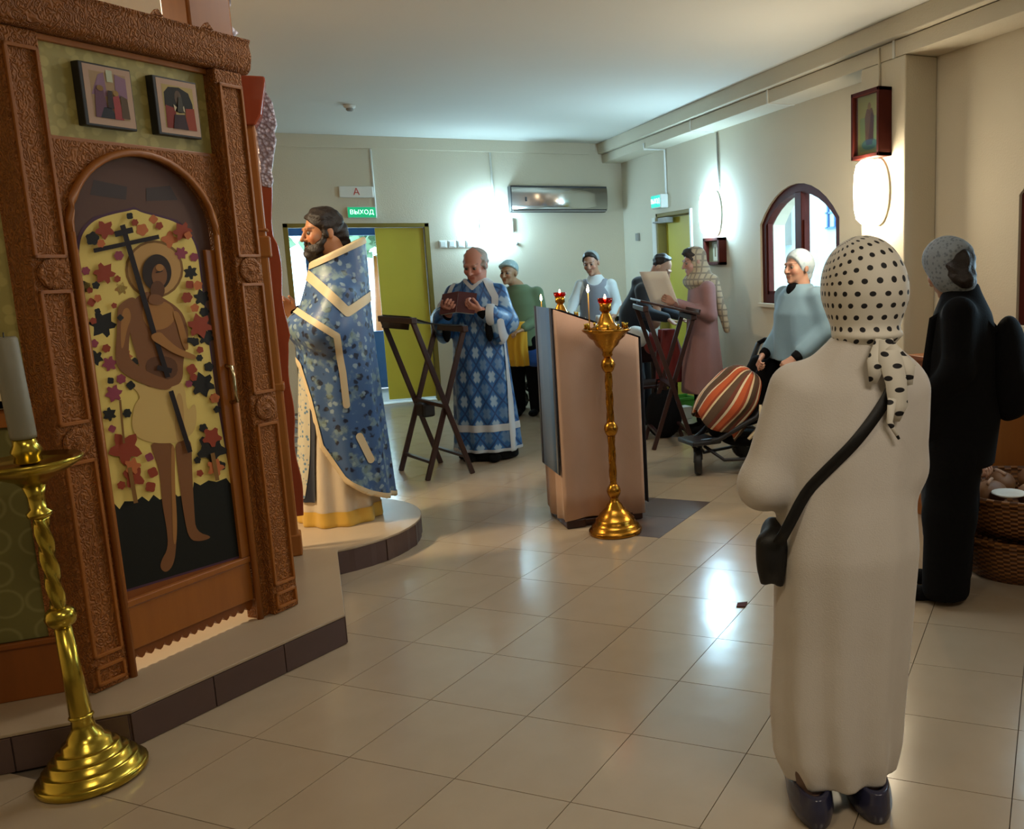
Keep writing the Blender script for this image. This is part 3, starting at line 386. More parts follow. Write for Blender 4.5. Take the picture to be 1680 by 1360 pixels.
('o',[(-0.386,1.249),(-0.395,1.244),(-0.401,1.242),(-0.4,1.231),(-0.408,1.231),(-0.414,1.238),(-0.422,1.233),(-0.43,1.234),(-0.426,1.244),(-0.43,1.248),(-0.438,1.255),(-0.429,1.259),(-0.423,1.262),(-0.424,1.272),(-0.416,1.273),(-0.41,1.266),(-0.403,1.271),(-0.395,1.27),(-0.398,1.259),(-0.394,1.255)]),
('o',[(-0.225,1.727),(-0.228,1.723),(-0.232,1.719),(-0.236,1.716),(-0.24,1.712),(-0.245,1.71),(-0.25,1.713),(-0.253,1.716),(-0.256,1.718),(-0.26,1.721),(-0.261,1.726),(-0.257,1.731),(-0.253,1.734),(-0.25,1.737),(-0.246,1.741),(-0.241,1.743),(-0.236,1.741),(-0.233,1.737),(-0.23,1.735),(-0.226,1.732)]),
('o',[(-0.267,1.689),(-0.27,1.682),(-0.277,1.678),(-0.281,1.674),(-0.287,1.668),(-0.294,1.667),(-0.3,1.671),(-0.305,1.673),(-0.313,1.675),(-0.314,1.681),(-0.311,1.688),(-0.31,1.694),(-0.309,1.701),(-0.303,1.706),(-0.295,1.706),(-0.289,1.708),(-0.281,1.71),(-0.275,1.707),(-0.273,1.7),(-0.271,1.695)]),
('o',[(-0.153,1.657),(-0.159,1.648),(-0.172,1.644),(-0.179,1.642),(-0.184,1.632),(-0.194,1.624),(-0.203,1.629),(-0.205,1.64),(-0.207,1.645),(-0.217,1.648),(-0.225,1.656),(-0.219,1.665),(-0.206,1.668),(-0.199,1.671),(-0.195,1.681),(-0.185,1.688),(-0.175,1.684),(-0.173,1.674),(-0.171,1.668),(-0.161,1.665)]),
('p',[(-0.497,1.548),(-0.5,1.545),(-0.501,1.54),(-0.504,1.536),(-0.509,1.537),(-0.513,1.536),(-0.518,1.534),(-0.521,1.538),(-0.522,1.542),(-0.526,1.544),(-0.525,1.549),(-0.522,1.553),(-0.522,1.557),(-0.518,1.561),(-0.513,1.56),(-0.509,1.562),(-0.504,1.563),(-0.502,1.559),(-0.5,1.556),(-0.496,1.553)]),
('p',[(-0.122,1.607),(-0.134,1.602),(-0.135,1.596),(-0.136,1.586),(-0.146,1.589),(-0.152,1.591),(-0.162,1.583),(-0.167,1.589),(-0.165,1.599),(-0.175,1.6),(-0.178,1.607),(-0.167,1.612),(-0.166,1.618),(-0.165,1.628),(-0.154,1.625),(-0.148,1.623),(-0.138,1.631),(-0.133,1.625),(-0.136,1.616),(-0.125,1.614)]),
('p',[(-0.08,1.592),(-0.081,1.587),(-0.087,1.584),(-0.09,1.58),(-0.095,1.576),(-0.101,1.578),(-0.105,1.579),(-0.112,1.578),(-0.114,1.583),(-0.114,1.588),(-0.117,1.592),(-0.116,1.598),(-0.11,1.601),(-0.107,1.605),(-0.102,1.609),(-0.096,1.607),(-0.092,1.606),(-0.085,1.606),(-0.083,1.602),(-0.083,1.597)]),
('p',[(-0.503,1.305),(-0.507,1.302),(-0.509,1.298),(-0.511,1.294),(-0.516,1.292),(-0.52,1.294),(-0.524,1.295),(-0.529,1.295),(-0.531,1.299),(-0.531,1.304),(-0.531,1.308),(-0.532,1.313),(-0.529,1.316),(-0.524,1.317),(-0.521,1.319),(-0.516,1.322),(-0.512,1.32),(-0.51,1.316),(-0.507,1.313),(-0.503,1.31)]),
('p',[(-0.454,1.231),(-0.46,1.226),(-0.456,1.215),(-0.463,1.211),(-0.473,1.218),(-0.479,1.21),(-0.488,1.208),(-0.488,1.22),(-0.493,1.224),(-0.504,1.228),(-0.497,1.236),(-0.491,1.24),(-0.495,1.252),(-0.488,1.255),(-0.478,1.249),(-0.472,1.257),(-0.463,1.259),(-0.463,1.247),(-0.458,1.243),(-0.446,1.239)]),
('p',[(-0.45,1.126),(-0.458,1.122),(-0.453,1.109),(-0.461,1.103),(-0.472,1.111),(-0.479,1.104),(-0.49,1.101),(-0.491,1.115),(-0.495,1.12),(-0.508,1.125),(-0.502,1.134),(-0.493,1.138),(-0.498,1.151),(-0.49,1.156),(-0.479,1.149),(-0.472,1.156),(-0.461,1.159),(-0.461,1.145),(-0.456,1.14),(-0.443,1.136)]),
('p',[(-0.172,1.123),(-0.175,1.12),(-0.175,1.115),(-0.179,1.112),(-0.184,1.113),(-0.188,1.112),(-0.193,1.112),(-0.196,1.116),(-0.198,1.119),(-0.202,1.122),(-0.201,1.127),(-0.198,1.13),(-0.198,1.135),(-0.194,1.137),(-0.189,1.136),(-0.185,1.138),(-0.18,1.138),(-0.177,1.134),(-0.175,1.131),(-0.17,1.127)]),
('p',[(-0.428,1.174),(-0.428,1.169),(-0.43,1.164),(-0.436,1.163),(-0.441,1.162),(-0.446,1.159),(-0.451,1.161),(-0.453,1.166),(-0.459,1.168),(-0.461,1.173),(-0.458,1.178),(-0.458,1.183),(-0.457,1.189),(-0.451,1.19),(-0.446,1.191),(-0.441,1.194),(-0.436,1.191),(-0.433,1.187),(-0.428,1.184),(-0.425,1.18)]),
('p',[(-0.374,1.599),(-0.378,1.594),(-0.381,1.59),(-0.384,1.585),(-0.389,1.583),(-0.395,1.585),(-0.4,1.583),(-0.405,1.585),(-0.406,1.591),(-0.409,1.594),(-0.411,1.599),(-0.407,1.603),(-0.404,1.607),(-0.401,1.613),(-0.396,1.614),(-0.391,1.613),(-0.385,1.615),(-0.38,1.613),(-0.379,1.607),(-0.376,1.604)]),
('d',[(-0.423,1.051),(-0.427,1.048),(-0.428,1.044),(-0.431,1.039),(-0.437,1.04),(-0.441,1.041),(-0.446,1.04),(-0.45,1.043),(-0.451,1.048),(-0.455,1.052),(-0.456,1.057),(-0.451,1.06),(-0.45,1.064),(-0.447,1.069),(-0.442,1.068),(-0.437,1.067),(-0.432,1.068),(-0.428,1.065),(-0.427,1.06),(-0.423,1.056)]),
('d',[(-0.486,1.059),(-0.479,1.05),(-0.486,1.046),(-0.495,1.048),(-0.498,1.039),(-0.505,1.037),(-0.509,1.048),(-0.515,1.048),(-0.525,1.05),(-0.52,1.059),(-0.518,1.064),(-0.525,1.073),(-0.518,1.077),(-0.509,1.075),(-0.506,1.084),(-0.498,1.086),(-0.495,1.076),(-0.489,1.075),(-0.478,1.073),(-0.483,1.064)]),
('d',[(-0.178,0.83),(-0.18,0.827),(-0.181,0.822),(-0.184,0.819),(-0.189,0.821),(-0.193,0.821),(-0.198,0.821),(-0.202,0.823),(-0.203,0.828),(-0.204,0.832),(-0.207,0.836),(-0.206,0.84),(-0.201,0.842),(-0.198,0.844),(-0.194,0.847),(-0.19,0.847),(-0.186,0.843),(-0.183,0.84),(-0.178,0.838),(-0.176,0.834)]),
('d',[(-0.076,0.785),(-0.076,0.78),(-0.077,0.773),(-0.084,0.771),(-0.091,0.772),(-0.097,0.772),(-0.104,0.772),(-0.109,0.777),(-0.11,0.783),(-0.113,0.788),(-0.117,0.794),(-0.114,0.8),(-0.108,0.802),(-0.104,0.806),(-0.099,0.81),(-0.092,0.808),(-0.087,0.803),(-0.081,0.801),(-0.074,0.797),(-0.073,0.79)]),
('d',[(-0.131,0.946),(-0.134,0.941),(-0.139,0.939),(-0.143,0.936),(-0.147,0.932),(-0.153,0.933),(-0.158,0.937),(-0.163,0.94),(-0.168,0.943),(-0.17,0.948),(-0.167,0.953),(-0.166,0.957),(-0.166,0.963),(-0.16,0.966),(-0.154,0.964),(-0.149,0.965),(-0.143,0.966),(-0.138,0.962),(-0.137,0.956),(-0.135,0.952)]),
('d',[(-0.069,1.008),(-0.069,1.004),(-0.07,1.0),(-0.074,0.998),(-0.08,0.999),(-0.084,0.998),(-0.09,0.997),(-0.093,1.001),(-0.094,1.005),(-0.097,1.009),(-0.099,1.013),(-0.097,1.017),(-0.092,1.019),(-0.09,1.022),(-0.086,1.026),(-0.08,1.025),(-0.077,1.021),(-0.072,1.02),(-0.067,1.017),(-0.066,1.012)]),
('d',[(-0.06,0.85),(-0.066,0.832),(-0.094,0.832),(-0.106,0.826),(-0.115,0.803),(-0.136,0.804),(-0.146,0.829),(-0.158,0.837),(-0.185,0.84),(-0.192,0.858),(-0.172,0.872),(-0.168,0.884),(-0.176,0.908),(-0.16,0.919),(-0.136,0.904),(-0.122,0.903),(-0.099,0.916),(-0.081,0.904),(-0.088,0.88),(-0.083,0.867)]),
('r',[(-0.416,0.925),(-0.406,0.903),(-0.426,0.896),(-0.447,0.902),(-0.456,0.888),(-0.473,0.873),(-0.487,0.89),(-0.49,0.911),(-0.507,0.916),(-0.527,0.928),(-0.516,0.946),(-0.497,0.953),(-0.499,0.97),(-0.495,0.992),(-0.474,0.986),(-0.46,0.97),(-0.444,0.977),(-0.42,0.978),(-0.418,0.957),(-0.429,0.939)]),
('r',[(-0.357,0.824),(-0.357,0.817),(-0.362,0.813),(-0.368,0.812),(-0.373,0.811),(-0.379,0.809),(-0.386,0.81),(-0.391,0.815),(-0.392,0.822),(-0.394,0.827),(-0.396,0.833),(-0.396,0.839),(-0.391,0.843),(-0.385,0.844),(-0.38,0.845),(-0.374,0.847),(-0.367,0.846),(-0.362,0.841),(-0.361,0.835),(-0.359,0.829)]),
('r',[(-0.483,0.806),(-0.482,0.801),(-0.487,0.799),(-0.491,0.797),(-0.494,0.793),(-0.499,0.795),(-0.503,0.799),(-0.508,0.8),(-0.511,0.804),(-0.51,0.809),(-0.511,0.813),(-0.512,0.818),(-0.507,0.82),(-0.503,0.822),(-0.5,0.826),(-0.495,0.824),(-0.491,0.821),(-0.486,0.82),(-0.483,0.816),(-0.484,0.811)]),
('r',[(-0.375,0.774),(-0.377,0.769),(-0.378,0.763),(-0.382,0.758),(-0.389,0.758),(-0.395,0.761),(-0.4,0.764),(-0.407,0.766),(-0.412,0.77),(-0.413,0.777),(-0.41,0.783),(-0.409,0.788),(-0.408,0.794),(-0.403,0.798),(-0.397,0.798),(-0.39,0.795),(-0.385,0.793),(-0.379,0.791),(-0.373,0.786),(-0.373,0.78)]),
('r',[(-0.077,0.901),(-0.081,0.89),(-0.1,0.89),(-0.107,0.886),(-0.113,0.87),(-0.127,0.871),(-0.134,0.887),(-0.141,0.892),(-0.159,0.894),(-0.164,0.906),(-0.15,0.915),(-0.148,0.923),(-0.153,0.939),(-0.142,0.946),(-0.127,0.936),(-0.118,0.936),(-0.103,0.944),(-0.091,0.936),(-0.095,0.921),(-0.092,0.912)]),
('r',[(-0.176,0.779),(-0.178,0.775),(-0.182,0.773),(-0.185,0.771),(-0.189,0.768),(-0.193,0.769),(-0.197,0.773),(-0.201,0.775),(-0.205,0.777),(-0.206,0.782),(-0.204,0.785),(-0.204,0.789),(-0.203,0.794),(-0.199,0.795),(-0.194,0.794),(-0.19,0.795),(-0.185,0.795),(-0.181,0.791),(-0.18,0.787),(-0.178,0.783)]),
('r',[(-0.42,0.82),(-0.413,0.806),(-0.419,0.795),(-0.435,0.798),(-0.446,0.803),(-0.454,0.798),(-0.468,0.793),(-0.479,0.8),(-0.478,0.815),(-0.474,0.826),(-0.48,0.834),(-0.487,0.849),(-0.48,0.859),(-0.465,0.857),(-0.454,0.852),(-0.446,0.857),(-0.432,0.862),(-0.421,0.855),(-0.422,0.84),(-0.426,0.829)]),
('p',[(-0.49,1.009),(-0.493,1.005),(-0.495,1.003),(-0.497,0.999),(-0.501,0.997),(-0.505,0.998),(-0.508,1.001),(-0.511,1.003),(-0.515,1.005),(-0.518,1.009),(-0.517,1.014),(-0.514,1.017),(-0.512,1.02),(-0.51,1.023),(-0.506,1.025),(-0.501,1.024),(-0.498,1.021),(-0.495,1.019),(-0.491,1.017),(-0.489,1.013)]),
('p',[(-0.368,0.883),(-0.368,0.877),(-0.372,0.874),(-0.377,0.873),(-0.381,0.872),(-0.386,0.871),(-0.392,0.871),(-0.395,0.876),(-0.397,0.881),(-0.398,0.885),(-0.4,0.89),(-0.4,0.895),(-0.396,0.898),(-0.391,0.899),(-0.387,0.9),(-0.382,0.902),(-0.376,0.901),(-0.373,0.897),(-0.371,0.892),(-0.37,0.888)]),
('o',[(-0.082,0.78),(-0.096,0.775),(-0.106,0.772),(-0.106,0.759),(-0.115,0.752),(-0.127,0.763),(-0.133,0.771),(-0.148,0.768),(-0.159,0.775),(-0.152,0.787),(-0.147,0.795),(-0.156,0.806),(-0.153,0.818),(-0.138,0.814),(-0.128,0.811),(-0.119,0.821),(-0.106,0.821),(-0.103,0.806),(-0.102,0.797),(-0.088,0.791)]),
('o',[(-0.07,1.053),(-0.074,1.049),(-0.075,1.043),(-0.079,1.038),(-0.087,1.038),(-0.093,1.04),(-0.099,1.04),(-0.106,1.042),(-0.108,1.048),(-0.108,1.054),(-0.111,1.059),(-0.111,1.065),(-0.105,1.069),(-0.099,1.07),(-0.095,1.074),(-0.088,1.076),(-0.082,1.072),(-0.078,1.067),(-0.072,1.064),(-0.068,1.059)]),
('o',[(-0.419,0.861),(-0.431,0.857),(-0.436,0.854),(-0.436,0.842),(-0.445,0.837),(-0.453,0.848),(-0.459,0.852),(-0.471,0.849),(-0.478,0.856),(-0.471,0.867),(-0.47,0.873),(-0.477,0.883),(-0.473,0.892),(-0.461,0.888),(-0.454,0.888),(-0.446,0.897),(-0.437,0.895),(-0.435,0.883),(-0.433,0.876),(-0.421,0.871)]),
('h',[(-0.47,0.866),(-0.465,0.736),(-0.449,0.735),(-0.455,0.865)]),
('h',[(-0.139,0.848),(-0.132,0.739),(-0.114,0.737),(-0.121,0.848)]),
('h',[(-0.468,1.107),(-0.475,0.954),(-0.467,0.953),(-0.46,1.106)]),
('h',[(-0.114,1.078),(-0.118,0.915),(-0.109,0.914),(-0.104,1.077)]),
('h',[(-0.488,1.325),(-0.475,1.257),(-0.469,1.259),(-0.482,1.326)]),
('h',[(-0.458,1.532),(-0.477,1.402),(-0.472,1.401),(-0.454,1.531)]),
('h',[(-0.118,1.306),(-0.129,1.148),(-0.121,1.147),(-0.11,1.306)])]
# ---------------------------------------------------------------- the room
RX, BY, CZ = 3.70, 10.97, 2.98
def struct(name, mb, mats, parent=None, bevel=0): return tag(mb.build(name, mats, parent, bevel=bevel), kind=None if parent else 'structure')
floor = struct('floor', MB().bx((-3.2, -3, -.14), (RX+.3, BY, -.008)), 'grout')
TO, TI, TJ, TS = Vector((.56572, 2.37469, 0)), Vector((.70711, -.70711, 0)), Vector((.70711, .70711, 0)), .4
def clip(poly, a, b, c): # keep a*x+b*y<=c
    o = []
    for i, p in enumerate(poly):
        q = poly[(i+1) % len(poly)]; dp = a*p[0]+b*p[1]-c; dq = a*q[0]+b*q[1]-c
        if dp <= 0: o.append(p)
        if (dp < 0) != (dq < 0) and dp != dq: k = dp/(dp-dq); o.append((p[0]+(q[0]-p[0])*k, p[1]+(q[1]-p[1])*k))
    return o
def tilemesh(poly, name, mat):
    n = len(poly)
    mb = MB(); v = [(x, y, -.012) for x, y in poly]+[(x, y, 0) for x, y in poly]
    f = [list(range(n, 2*n))]+[(i, (i+1) % n, n+(i+1) % n, n+i) for i in range(n)]
    return mb.add(v, f).mesh(name, mat)
h_ = TS/2-.0014; sq = [tuple((TI*a*h_+TJ*b*h_).xy) for a, b in ((-1, -1), (1, -1), (1, 1), (-1, 1))]
tm = tilemesh(sq, 'floor_tile', 'tile'); tmb = tilemesh(sq, 'brown_floor_tile', 'browntile')
def in_dais(x, y): return (x < -.15 and y > 3.9) or (x < -.75 and y > 3.5) or (x < -.3 and y > 3.95)
ntile = 0
for i in range(-24, 20):
    for j in range(-14, 24):
        c = TO+TI*(i+.5)*TS+TJ*(j+.5)*TS; x, y = c.x, c.y
        poly = [(x+p[0], y+p[1]) for p in sq]
        if in_dais(x, y) or x < -2.0: continue
        # what the camera can see of the floor
        dpt = .4162*x+.8941*y+.2525
        if dpt < 1.2: continue
        px = 1198.6+1483.87*(.9046*x-.4255*y+.0365)/dpt; py = 678.3-1483.87*(.0917*x+.1396*y-1.5058)/dpt
        if px < -200 or px > 2300 or py > 1700: continue
        brown = (i == -3 and j in (6, 7)) or (i == -4 and j == 7)
        cl = clip(clip(clip(poly, 1, 0, RX-.001), 0, 1, BY-.001), -1, 0, 2.2)
        if len(cl) < 3: continue
        full = cl == poly
        if full: me = tmb if brown else tm; loc = (x, y, 0)
        else:
            ar = abs(sum(a[0]*b[1]-b[0]*a[1] for a, b in zip(cl, cl[1:]+cl[:1])))/2
            if ar < .002: continue
            me = tilemesh([(p[0]-x, p[1]-y) for p in cl], 'floor_tile', 'tile'); loc = (x, y, 0)
        if ntile < 299: link('floor_tile', me, floor, loc); ntile += 1
print('tiles', ntile)
struct('ceiling', MB().bx((-3.2, -3, CZ), (RX+.3, BY+.2, CZ+.15)), 'ceil')
struct('wall_left', MB().bx((-3.35, -3, -.1), (-3.2, BY+.2, CZ)), 'wall')
struct('wall_front', MB().bx((-3.2, -3.15, -.1), (RX+.3, -3, CZ)), 'wall')
# back wall with the double door opening
D1, D2, DH = -.126, 1.374, 2.045
wb = MB().bx((-3.2, BY, -.1), (D1, BY+.2, CZ)).bx((D2, BY, -.1), (RX+.3, BY+.2, CZ)).bx((D1, BY, DH), (D2, BY+.2, CZ))
struct('wall_back', wb, 'wall')
struct('trim_1', MB().bx((-3.2, BY-.015, 2.845), (3.30, BY, CZ)), 'wall', bevel=.004)
# right wall with arched windows and a door, cut in strips along Y
wr = MB(); T = .25
def yz(poly, x0, x1): return [(x, *p) for x in (x0, x1) for p in poly]
def wall_strip(mb, poly):
    n = len(poly); mb.add(yz(poly, RX, RX+T), [list(range(n)), list(range(n, 2*n))[::-1]]+[(i, (i+1) % n, n+(i+1) % n, n+i) for i in range(n)])
def win_arch(y0, y1, zs, zt, n=12):
    w = (y1-y0)/2; rise = zt-zs; R = (w*w+rise*rise)/(2*rise); cy = (y0+y1)/2; cz = zt-R; a = math.asin(w/R)
    return [(cy+R*math.sin(-a+2*a*i/n), cz+R*math.cos(-a+2*a*i/n)) for i in range(n+1)]
W1, W2 = (5.93, 7.24, 1.16, 1.84, 2.14), (2.75, 4.03, 1.13, 1.86, 2.14)
DR = (8.80, 9.83, 2.08)
wr_rect = lambda y0, y1, z0, z1: wall_strip(wr, [(y0, z0), (y1, z0), (y1, z1), (y0, z1)])
wr_rect(-3, W2[0], -.1, CZ); wr_rect(W2[1], W1[0], -.1, CZ); wr_rect(W1[1], DR[0], -.1, CZ); wr_rect(DR[1], BY, -.1, CZ); wr_rect(DR[0], DR[1], DR[2], CZ)
for w in (W1, W2):
    wr_rect(w[0], w[1], -.1, w[2]); wall_strip(wr, win_arch(w[0], w[1], w[3], w[4])+[(w[1], CZ), (w[0], CZ)])
struct('wall_right', wr, 'wall')
PX = 3.46
struct('trim_2', MB().bx((PX, 4.78, 0), (RX, 5.27, 2.75)).bx((PX, 1.5, 0), (RX, 2.1, 2.75)), 'wall', bevel=.008)
beam = struct('trim_3', MB().bx((PX, -3, 2.752), (RX, BY, 2.85)), 'wall', bevel=.003)
struct('cornice', MB().bx((3.41, -3, 2.856), (RX, BY, CZ)), 'wall', beam, bevel=.006)
for y in (8.17, 6.6, 4.9): struct('joint_cover', MB().bx((PX-.006, y-.012, 2.748), (RX, y+.012, 2.856)), 'white', beam)
def window(n, w, label):
    y0, y1, zb, zs, zt = w; xa = RX+.02; fw = .075
    out = [(y0, zb), (y1, zb)]+win_arch(y0, y1, zs, zt)[::-1]
    inn = [(y0+fw, zb+fw), (y1-fw, zb+fw)]+win_arch(y0+fw, y1-fw, zs-.01, zt-fw)[::-1]
    mb = MB(); k = len(out); v = yz(out, xa, xa+.07)[:k]+yz(inn, xa, xa+.07)[:k]+yz(out, xa, xa+.07)[k:]+yz(inn, xa, xa+.07)[k:]; f = []
    for i in range(k): j = (i+1) % k; f += [(i, j, k+j, k+i), (2*k+i, 3*k+i, 3*k+j, 2*k+j), (k+i, k+j, 3*k+j, 3*k+i), (i, 2*k+i, 2*k+j, j)]
    fr = tag(mb.add(v, f).build('window_%d' % n, 'redwood'), kind='structure')
    cy = (y0+y1)/2
    struct('mullion', MB().bx((xa-.006, cy-.055, zb+fw), (xa+.076, cy+.055, zt-fw+.01)), 'redwood', fr, .006)
    for a, b in ((y0+fw, cy-.055), (cy+.055, y1-fw)):
        ar = [p for p in inn[2:] if a <= p[0] <= b]; top = lambda yy: np.interp(yy, [p[0] for p in inn[2:][::-1]], [p[1] for p in inn[2:][::-1]])
        pl = [(a, zb+fw), (b, zb+fw), (b, top(b))]+ar+[(a, top(a))]; m = len(pl)
        p_ = MB().add(yz(pl, xa+.03, xa+.036), [list(range(m)), list(range(m, 2*m))[::-1]]+[(i, (i+1) % m, m+(i+1) % m, m+i) for i in range(m)])
        struct('pane', p_, 'glass', fr)
        st = MB()
        for q in ((a+.0, a+.022), (b-.022, b)): st.bx((xa+.01, q[0], zb+fw), (xa+.06, q[1], min(top(a+.02), top(b-.02))))
        st.bx((xa+.01, a, zb+fw), (xa+.06, b, zb+fw+.03)); struct('sash', st, 'redwood', fr)
    struct('sill', MB().bx((RX-.03, y0-.02, zb-.035), (RX+.1, y1+.02, zb)), 'wall', fr, .004)
    return fr
window(1, W1, ''); window(2, W2, '')
# back double door: jambs, closed leaf, daylight beyond
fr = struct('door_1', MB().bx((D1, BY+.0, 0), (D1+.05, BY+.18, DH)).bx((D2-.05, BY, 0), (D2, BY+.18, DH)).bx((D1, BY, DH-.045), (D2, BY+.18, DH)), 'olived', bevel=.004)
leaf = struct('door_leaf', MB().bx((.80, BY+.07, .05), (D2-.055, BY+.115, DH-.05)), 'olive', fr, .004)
struct('threshold', MB().bx((D1+.05, BY, -.1), (D2-.05, BY+.2, .012)), 'white', fr)
vest = struct('trim_4', MB().bx((-1.4, BY+.2, -.15), (2.6, 13.2, -.005)), 'paving')
# glazed outer door in a blue frame, 1.3 m behind the hall door
og = thing('glazed_outer_door', 'blue framed glass outer door seen in daylight behind the priest', 'door', (0, 12.6, 0))
bar_ = MB()
for x in (-.62, .12, .98, 1.55): bar_.bx((x-.045, -.035, 0), (x+.045, .035, 2.45))
for z in (.06, 2.02, 2.42): bar_.bx((-.62, -.034, z-.05), (1.55, .034, z+.05))
bar_.build('frame', 'bluealu', og, bevel=.006)
MB().bx((-.575, -.03, .1), (1.505, .03, .75)).build('lower_panel', 'bluealu', og)
for a, b in ((-.575, .075), (.165, .935), (1.025, 1.505)):
    MB().bx((a, -.004, .75), (b, .004, 1.97)).build('pane', 'glass', og); MB().bx((a, -.004, 2.07), (b, .004, 2.37)).build('pane', 'glass', og)
MB().tube([(.98, -.06, .95), (1.0, -.1, 1.0), (1.0, -.1, 1.12), (.98, -.06, 1.17)], .011).build('handle', 'dark', og)
struct('wall_vestibule', MB().bx((-1.5, BY+.2, -.1), (-1.35, 12.7, 2.75)).bx((2.5, BY+.2, -.1), (2.65, 12.7, 2.75)).bx((-1.5, 12.58, 0), (-.66, 12.7, 2.75)).bx((1.6, 12.58, 0), (2.65, 12.7, 2.75)).bx((-1.5, BY+.2, 2.75), (2.65, 12.7, 2.85)).bx((-.66, 12.58, 2.46), (1.6, 12.7, 2.75)), 'facade')
# right door
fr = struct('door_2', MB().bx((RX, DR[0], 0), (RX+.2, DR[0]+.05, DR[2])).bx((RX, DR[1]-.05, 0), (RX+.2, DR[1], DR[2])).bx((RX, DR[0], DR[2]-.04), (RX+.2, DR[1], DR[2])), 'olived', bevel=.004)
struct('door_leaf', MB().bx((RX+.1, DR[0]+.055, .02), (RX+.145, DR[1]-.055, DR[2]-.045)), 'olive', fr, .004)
dc = MB().bx((RX-.02, 9.45, 1.97), (RX+.06, 9.72, 2.03)); dc.bar((RX+.02, 9.5, 1.99), (RX-.02, 9.86, 1.985), .02, .02); struct('door_closer', dc, 'greyplastic', fr, .004)
struct('latch', MB().bx((RX+.07, DR[0]+.09, 1.72), (RX+.105, DR[0]+.13, 1.82)), 'dark', fr)
struct('trim_and_bright_gap', MB().bx((RX-.012, DR[1], 0), (RX, DR[1]+.1, DR[2]-.04)).bx((RX-.02, DR[0]-.035, 0), (RX, DR[0], DR[2])), 'white', fr)  # far strip is trim; near strip paints the bright door gap white
# ---------------------------------------------------------------- things on the walls and ceiling
def conduit(pts, label, r=.012): tag(MB().tube(pts, r, 6).build('cable_conduit', 'white'), label, 'conduit')
conduit([(.82, BY-.014, 2.84), (.82, BY-.014, 2.12)], 'white vertical cable conduit above the green sign on the back wall')
conduit([(2.11, BY-.014, 2.84), (2.12, BY-.014, 2.2)], 'cable conduit down to the wall lamp beside the air conditioner')
conduit([(PX-.01, 9.45, 2.80), (PX-.01, 9.45, 2.738), (RX-.014, 9.45, 2.738), (RX-.014, 9.45, 2.25)], 'white bent cable conduit above the green sign by the yellow side door')
tag(MB().tube([(RX-.012, 8.08, 2.74), (RX-.012, 8.06, 2.2)], .009, 6).build('cable_conduit', 'greyplastic'), 'grey cable running down to the lamp on the right wall', 'conduit')
tag(MB().tube([(PX-.01, 5.05, 2.84), (PX-.01, 5.04, 2.60)], .008, 6).build('cable_conduit', 'wall'), 'thin painted cable above the framed icon on the pillar', 'conduit')
def wall_lamp(loc, rz, mat, label):
    r = thing('wall_lamp', label, 'lamp', loc, rz, 'glass wall lamps')
    MB().lathe([(.001, 0), (.1, 0), (.122, .012), (.122, .02), (.001, .02)], 24, 0, Matrix.Translation((0, -.001, 0)) @ Matrix.Rotation(PI/2, 4, 'X') @ Matrix.Diagonal((1, 1.75, 1, 1))).build('back_plate', 'white', r); MB().bx((-.03, -.03, -.03), (.03, -.018, .03)).build('fixing', 'steel', r)
    p = [(.001, -.205), (.05, -.2), (.09, -.17), (.108, -.1), (.112, 0), (.108, .1), (.09, .17), (.05, .2), (.001, .205)]
    MB().lathe(p, 20, 0, Matrix.Translation((0, -.1, 0)) @ Matrix.Scale(.7, 4, (0, 1, 0))).build('glass_shade', mat, r)
    return r
wall_lamp((2.06, BY, 2.02), 0, 'lampcool', 'bright white wall lamp on the back wall left of the air conditioner')
wall_lamp((RX, 8.14, 1.99), PI/2*3, 'lampcool', 'bright white wall lamp on the right wall between yellow door and window')
wall_lamp((PX, 5.045, 1.95), PI/2*3, 'lampwarm', 'bright warm wall lamp on the pillar under the framed icon')
ac = thing('air_conditioner', 'silver mirror-fronted air conditioner high on the back wall', 'air conditioner', (2.868, BY, 2.31))
MB().prism([(-.0, -.15), (-.0, .15), (-.17, .15), (-.17, .1), (-.15, -.13), (-.08, -.15)], -.58, .58, 0, frame((0, 0, 0), (0, 1, 0), (0, 0, 1), (1, 0, 0))).build('housing', 'dark', ac, bevel=.006)
fp = [(-.175, .128), (-.182, .06), (-.181, -.02), (-.176, -.075), (-.163, -.118)]; fp = fp+[(a+.006, b) for a, b in fp[::-1]]
MB().prism(fp, -.57, .58, 0, frame((0, 0, 0), (0, 1, 0), (0, 0, 1), (1, 0, 0)), True).build('front_panel', 'aluac', ac)
MB().bx((-.56, -.155, -.142), (.57, -.07, -.13)).build('air_flap', 'greyplastic', ac)
MB().bx((-.42, -.187, -.03), (-.405, -.18, .02)).build('display', 'dark', ac)
sg = thing('exit_sign', 'lit green exit sign with white letters above the back double door', 'sign', (.674, BY, 2.16), 0, 'green exit signs')
MB().bx((-.15, -.05, -.062), (.15, 0, .062)).build('housing', 'white', sg, bevel=.01); MB().bx((-.143, -.053, -.055), (.143, -.05, .055)).build('sign_face', 'signgreen', sg)
text('ВЫХОД', 'lettering', .066, frame((0, -.0535, 0), (1, 0, 0), (0, 0, 1), (0, -1, 0)), 'signtext', sg)
sg = thing('exit_sign', 'small lit cyan exit sign above the yellow side door', 'sign', (RX, 9.44, 2.2), 0, 'green exit signs')
MB().bx((-.09, -.02, -.075), (-.0, .28, .075)).build('housing', 'white', sg, bevel=.012); MB().bx((-.094, .0, -.062), (-.09, .27, .062)).build('sign_face', 'signcyan', sg)
text('ВЫХОД', 'lettering', .072, frame((-.0945, .135, 0), (0, -1, 0), (0, 0, 1), (-1, 0, 0)), 'signtext', sg)
bx_ = thing('alarm_panel', 'pale fire alarm panel with a red letter A on the back wall', 'panel', (.637, BY, 2.38))
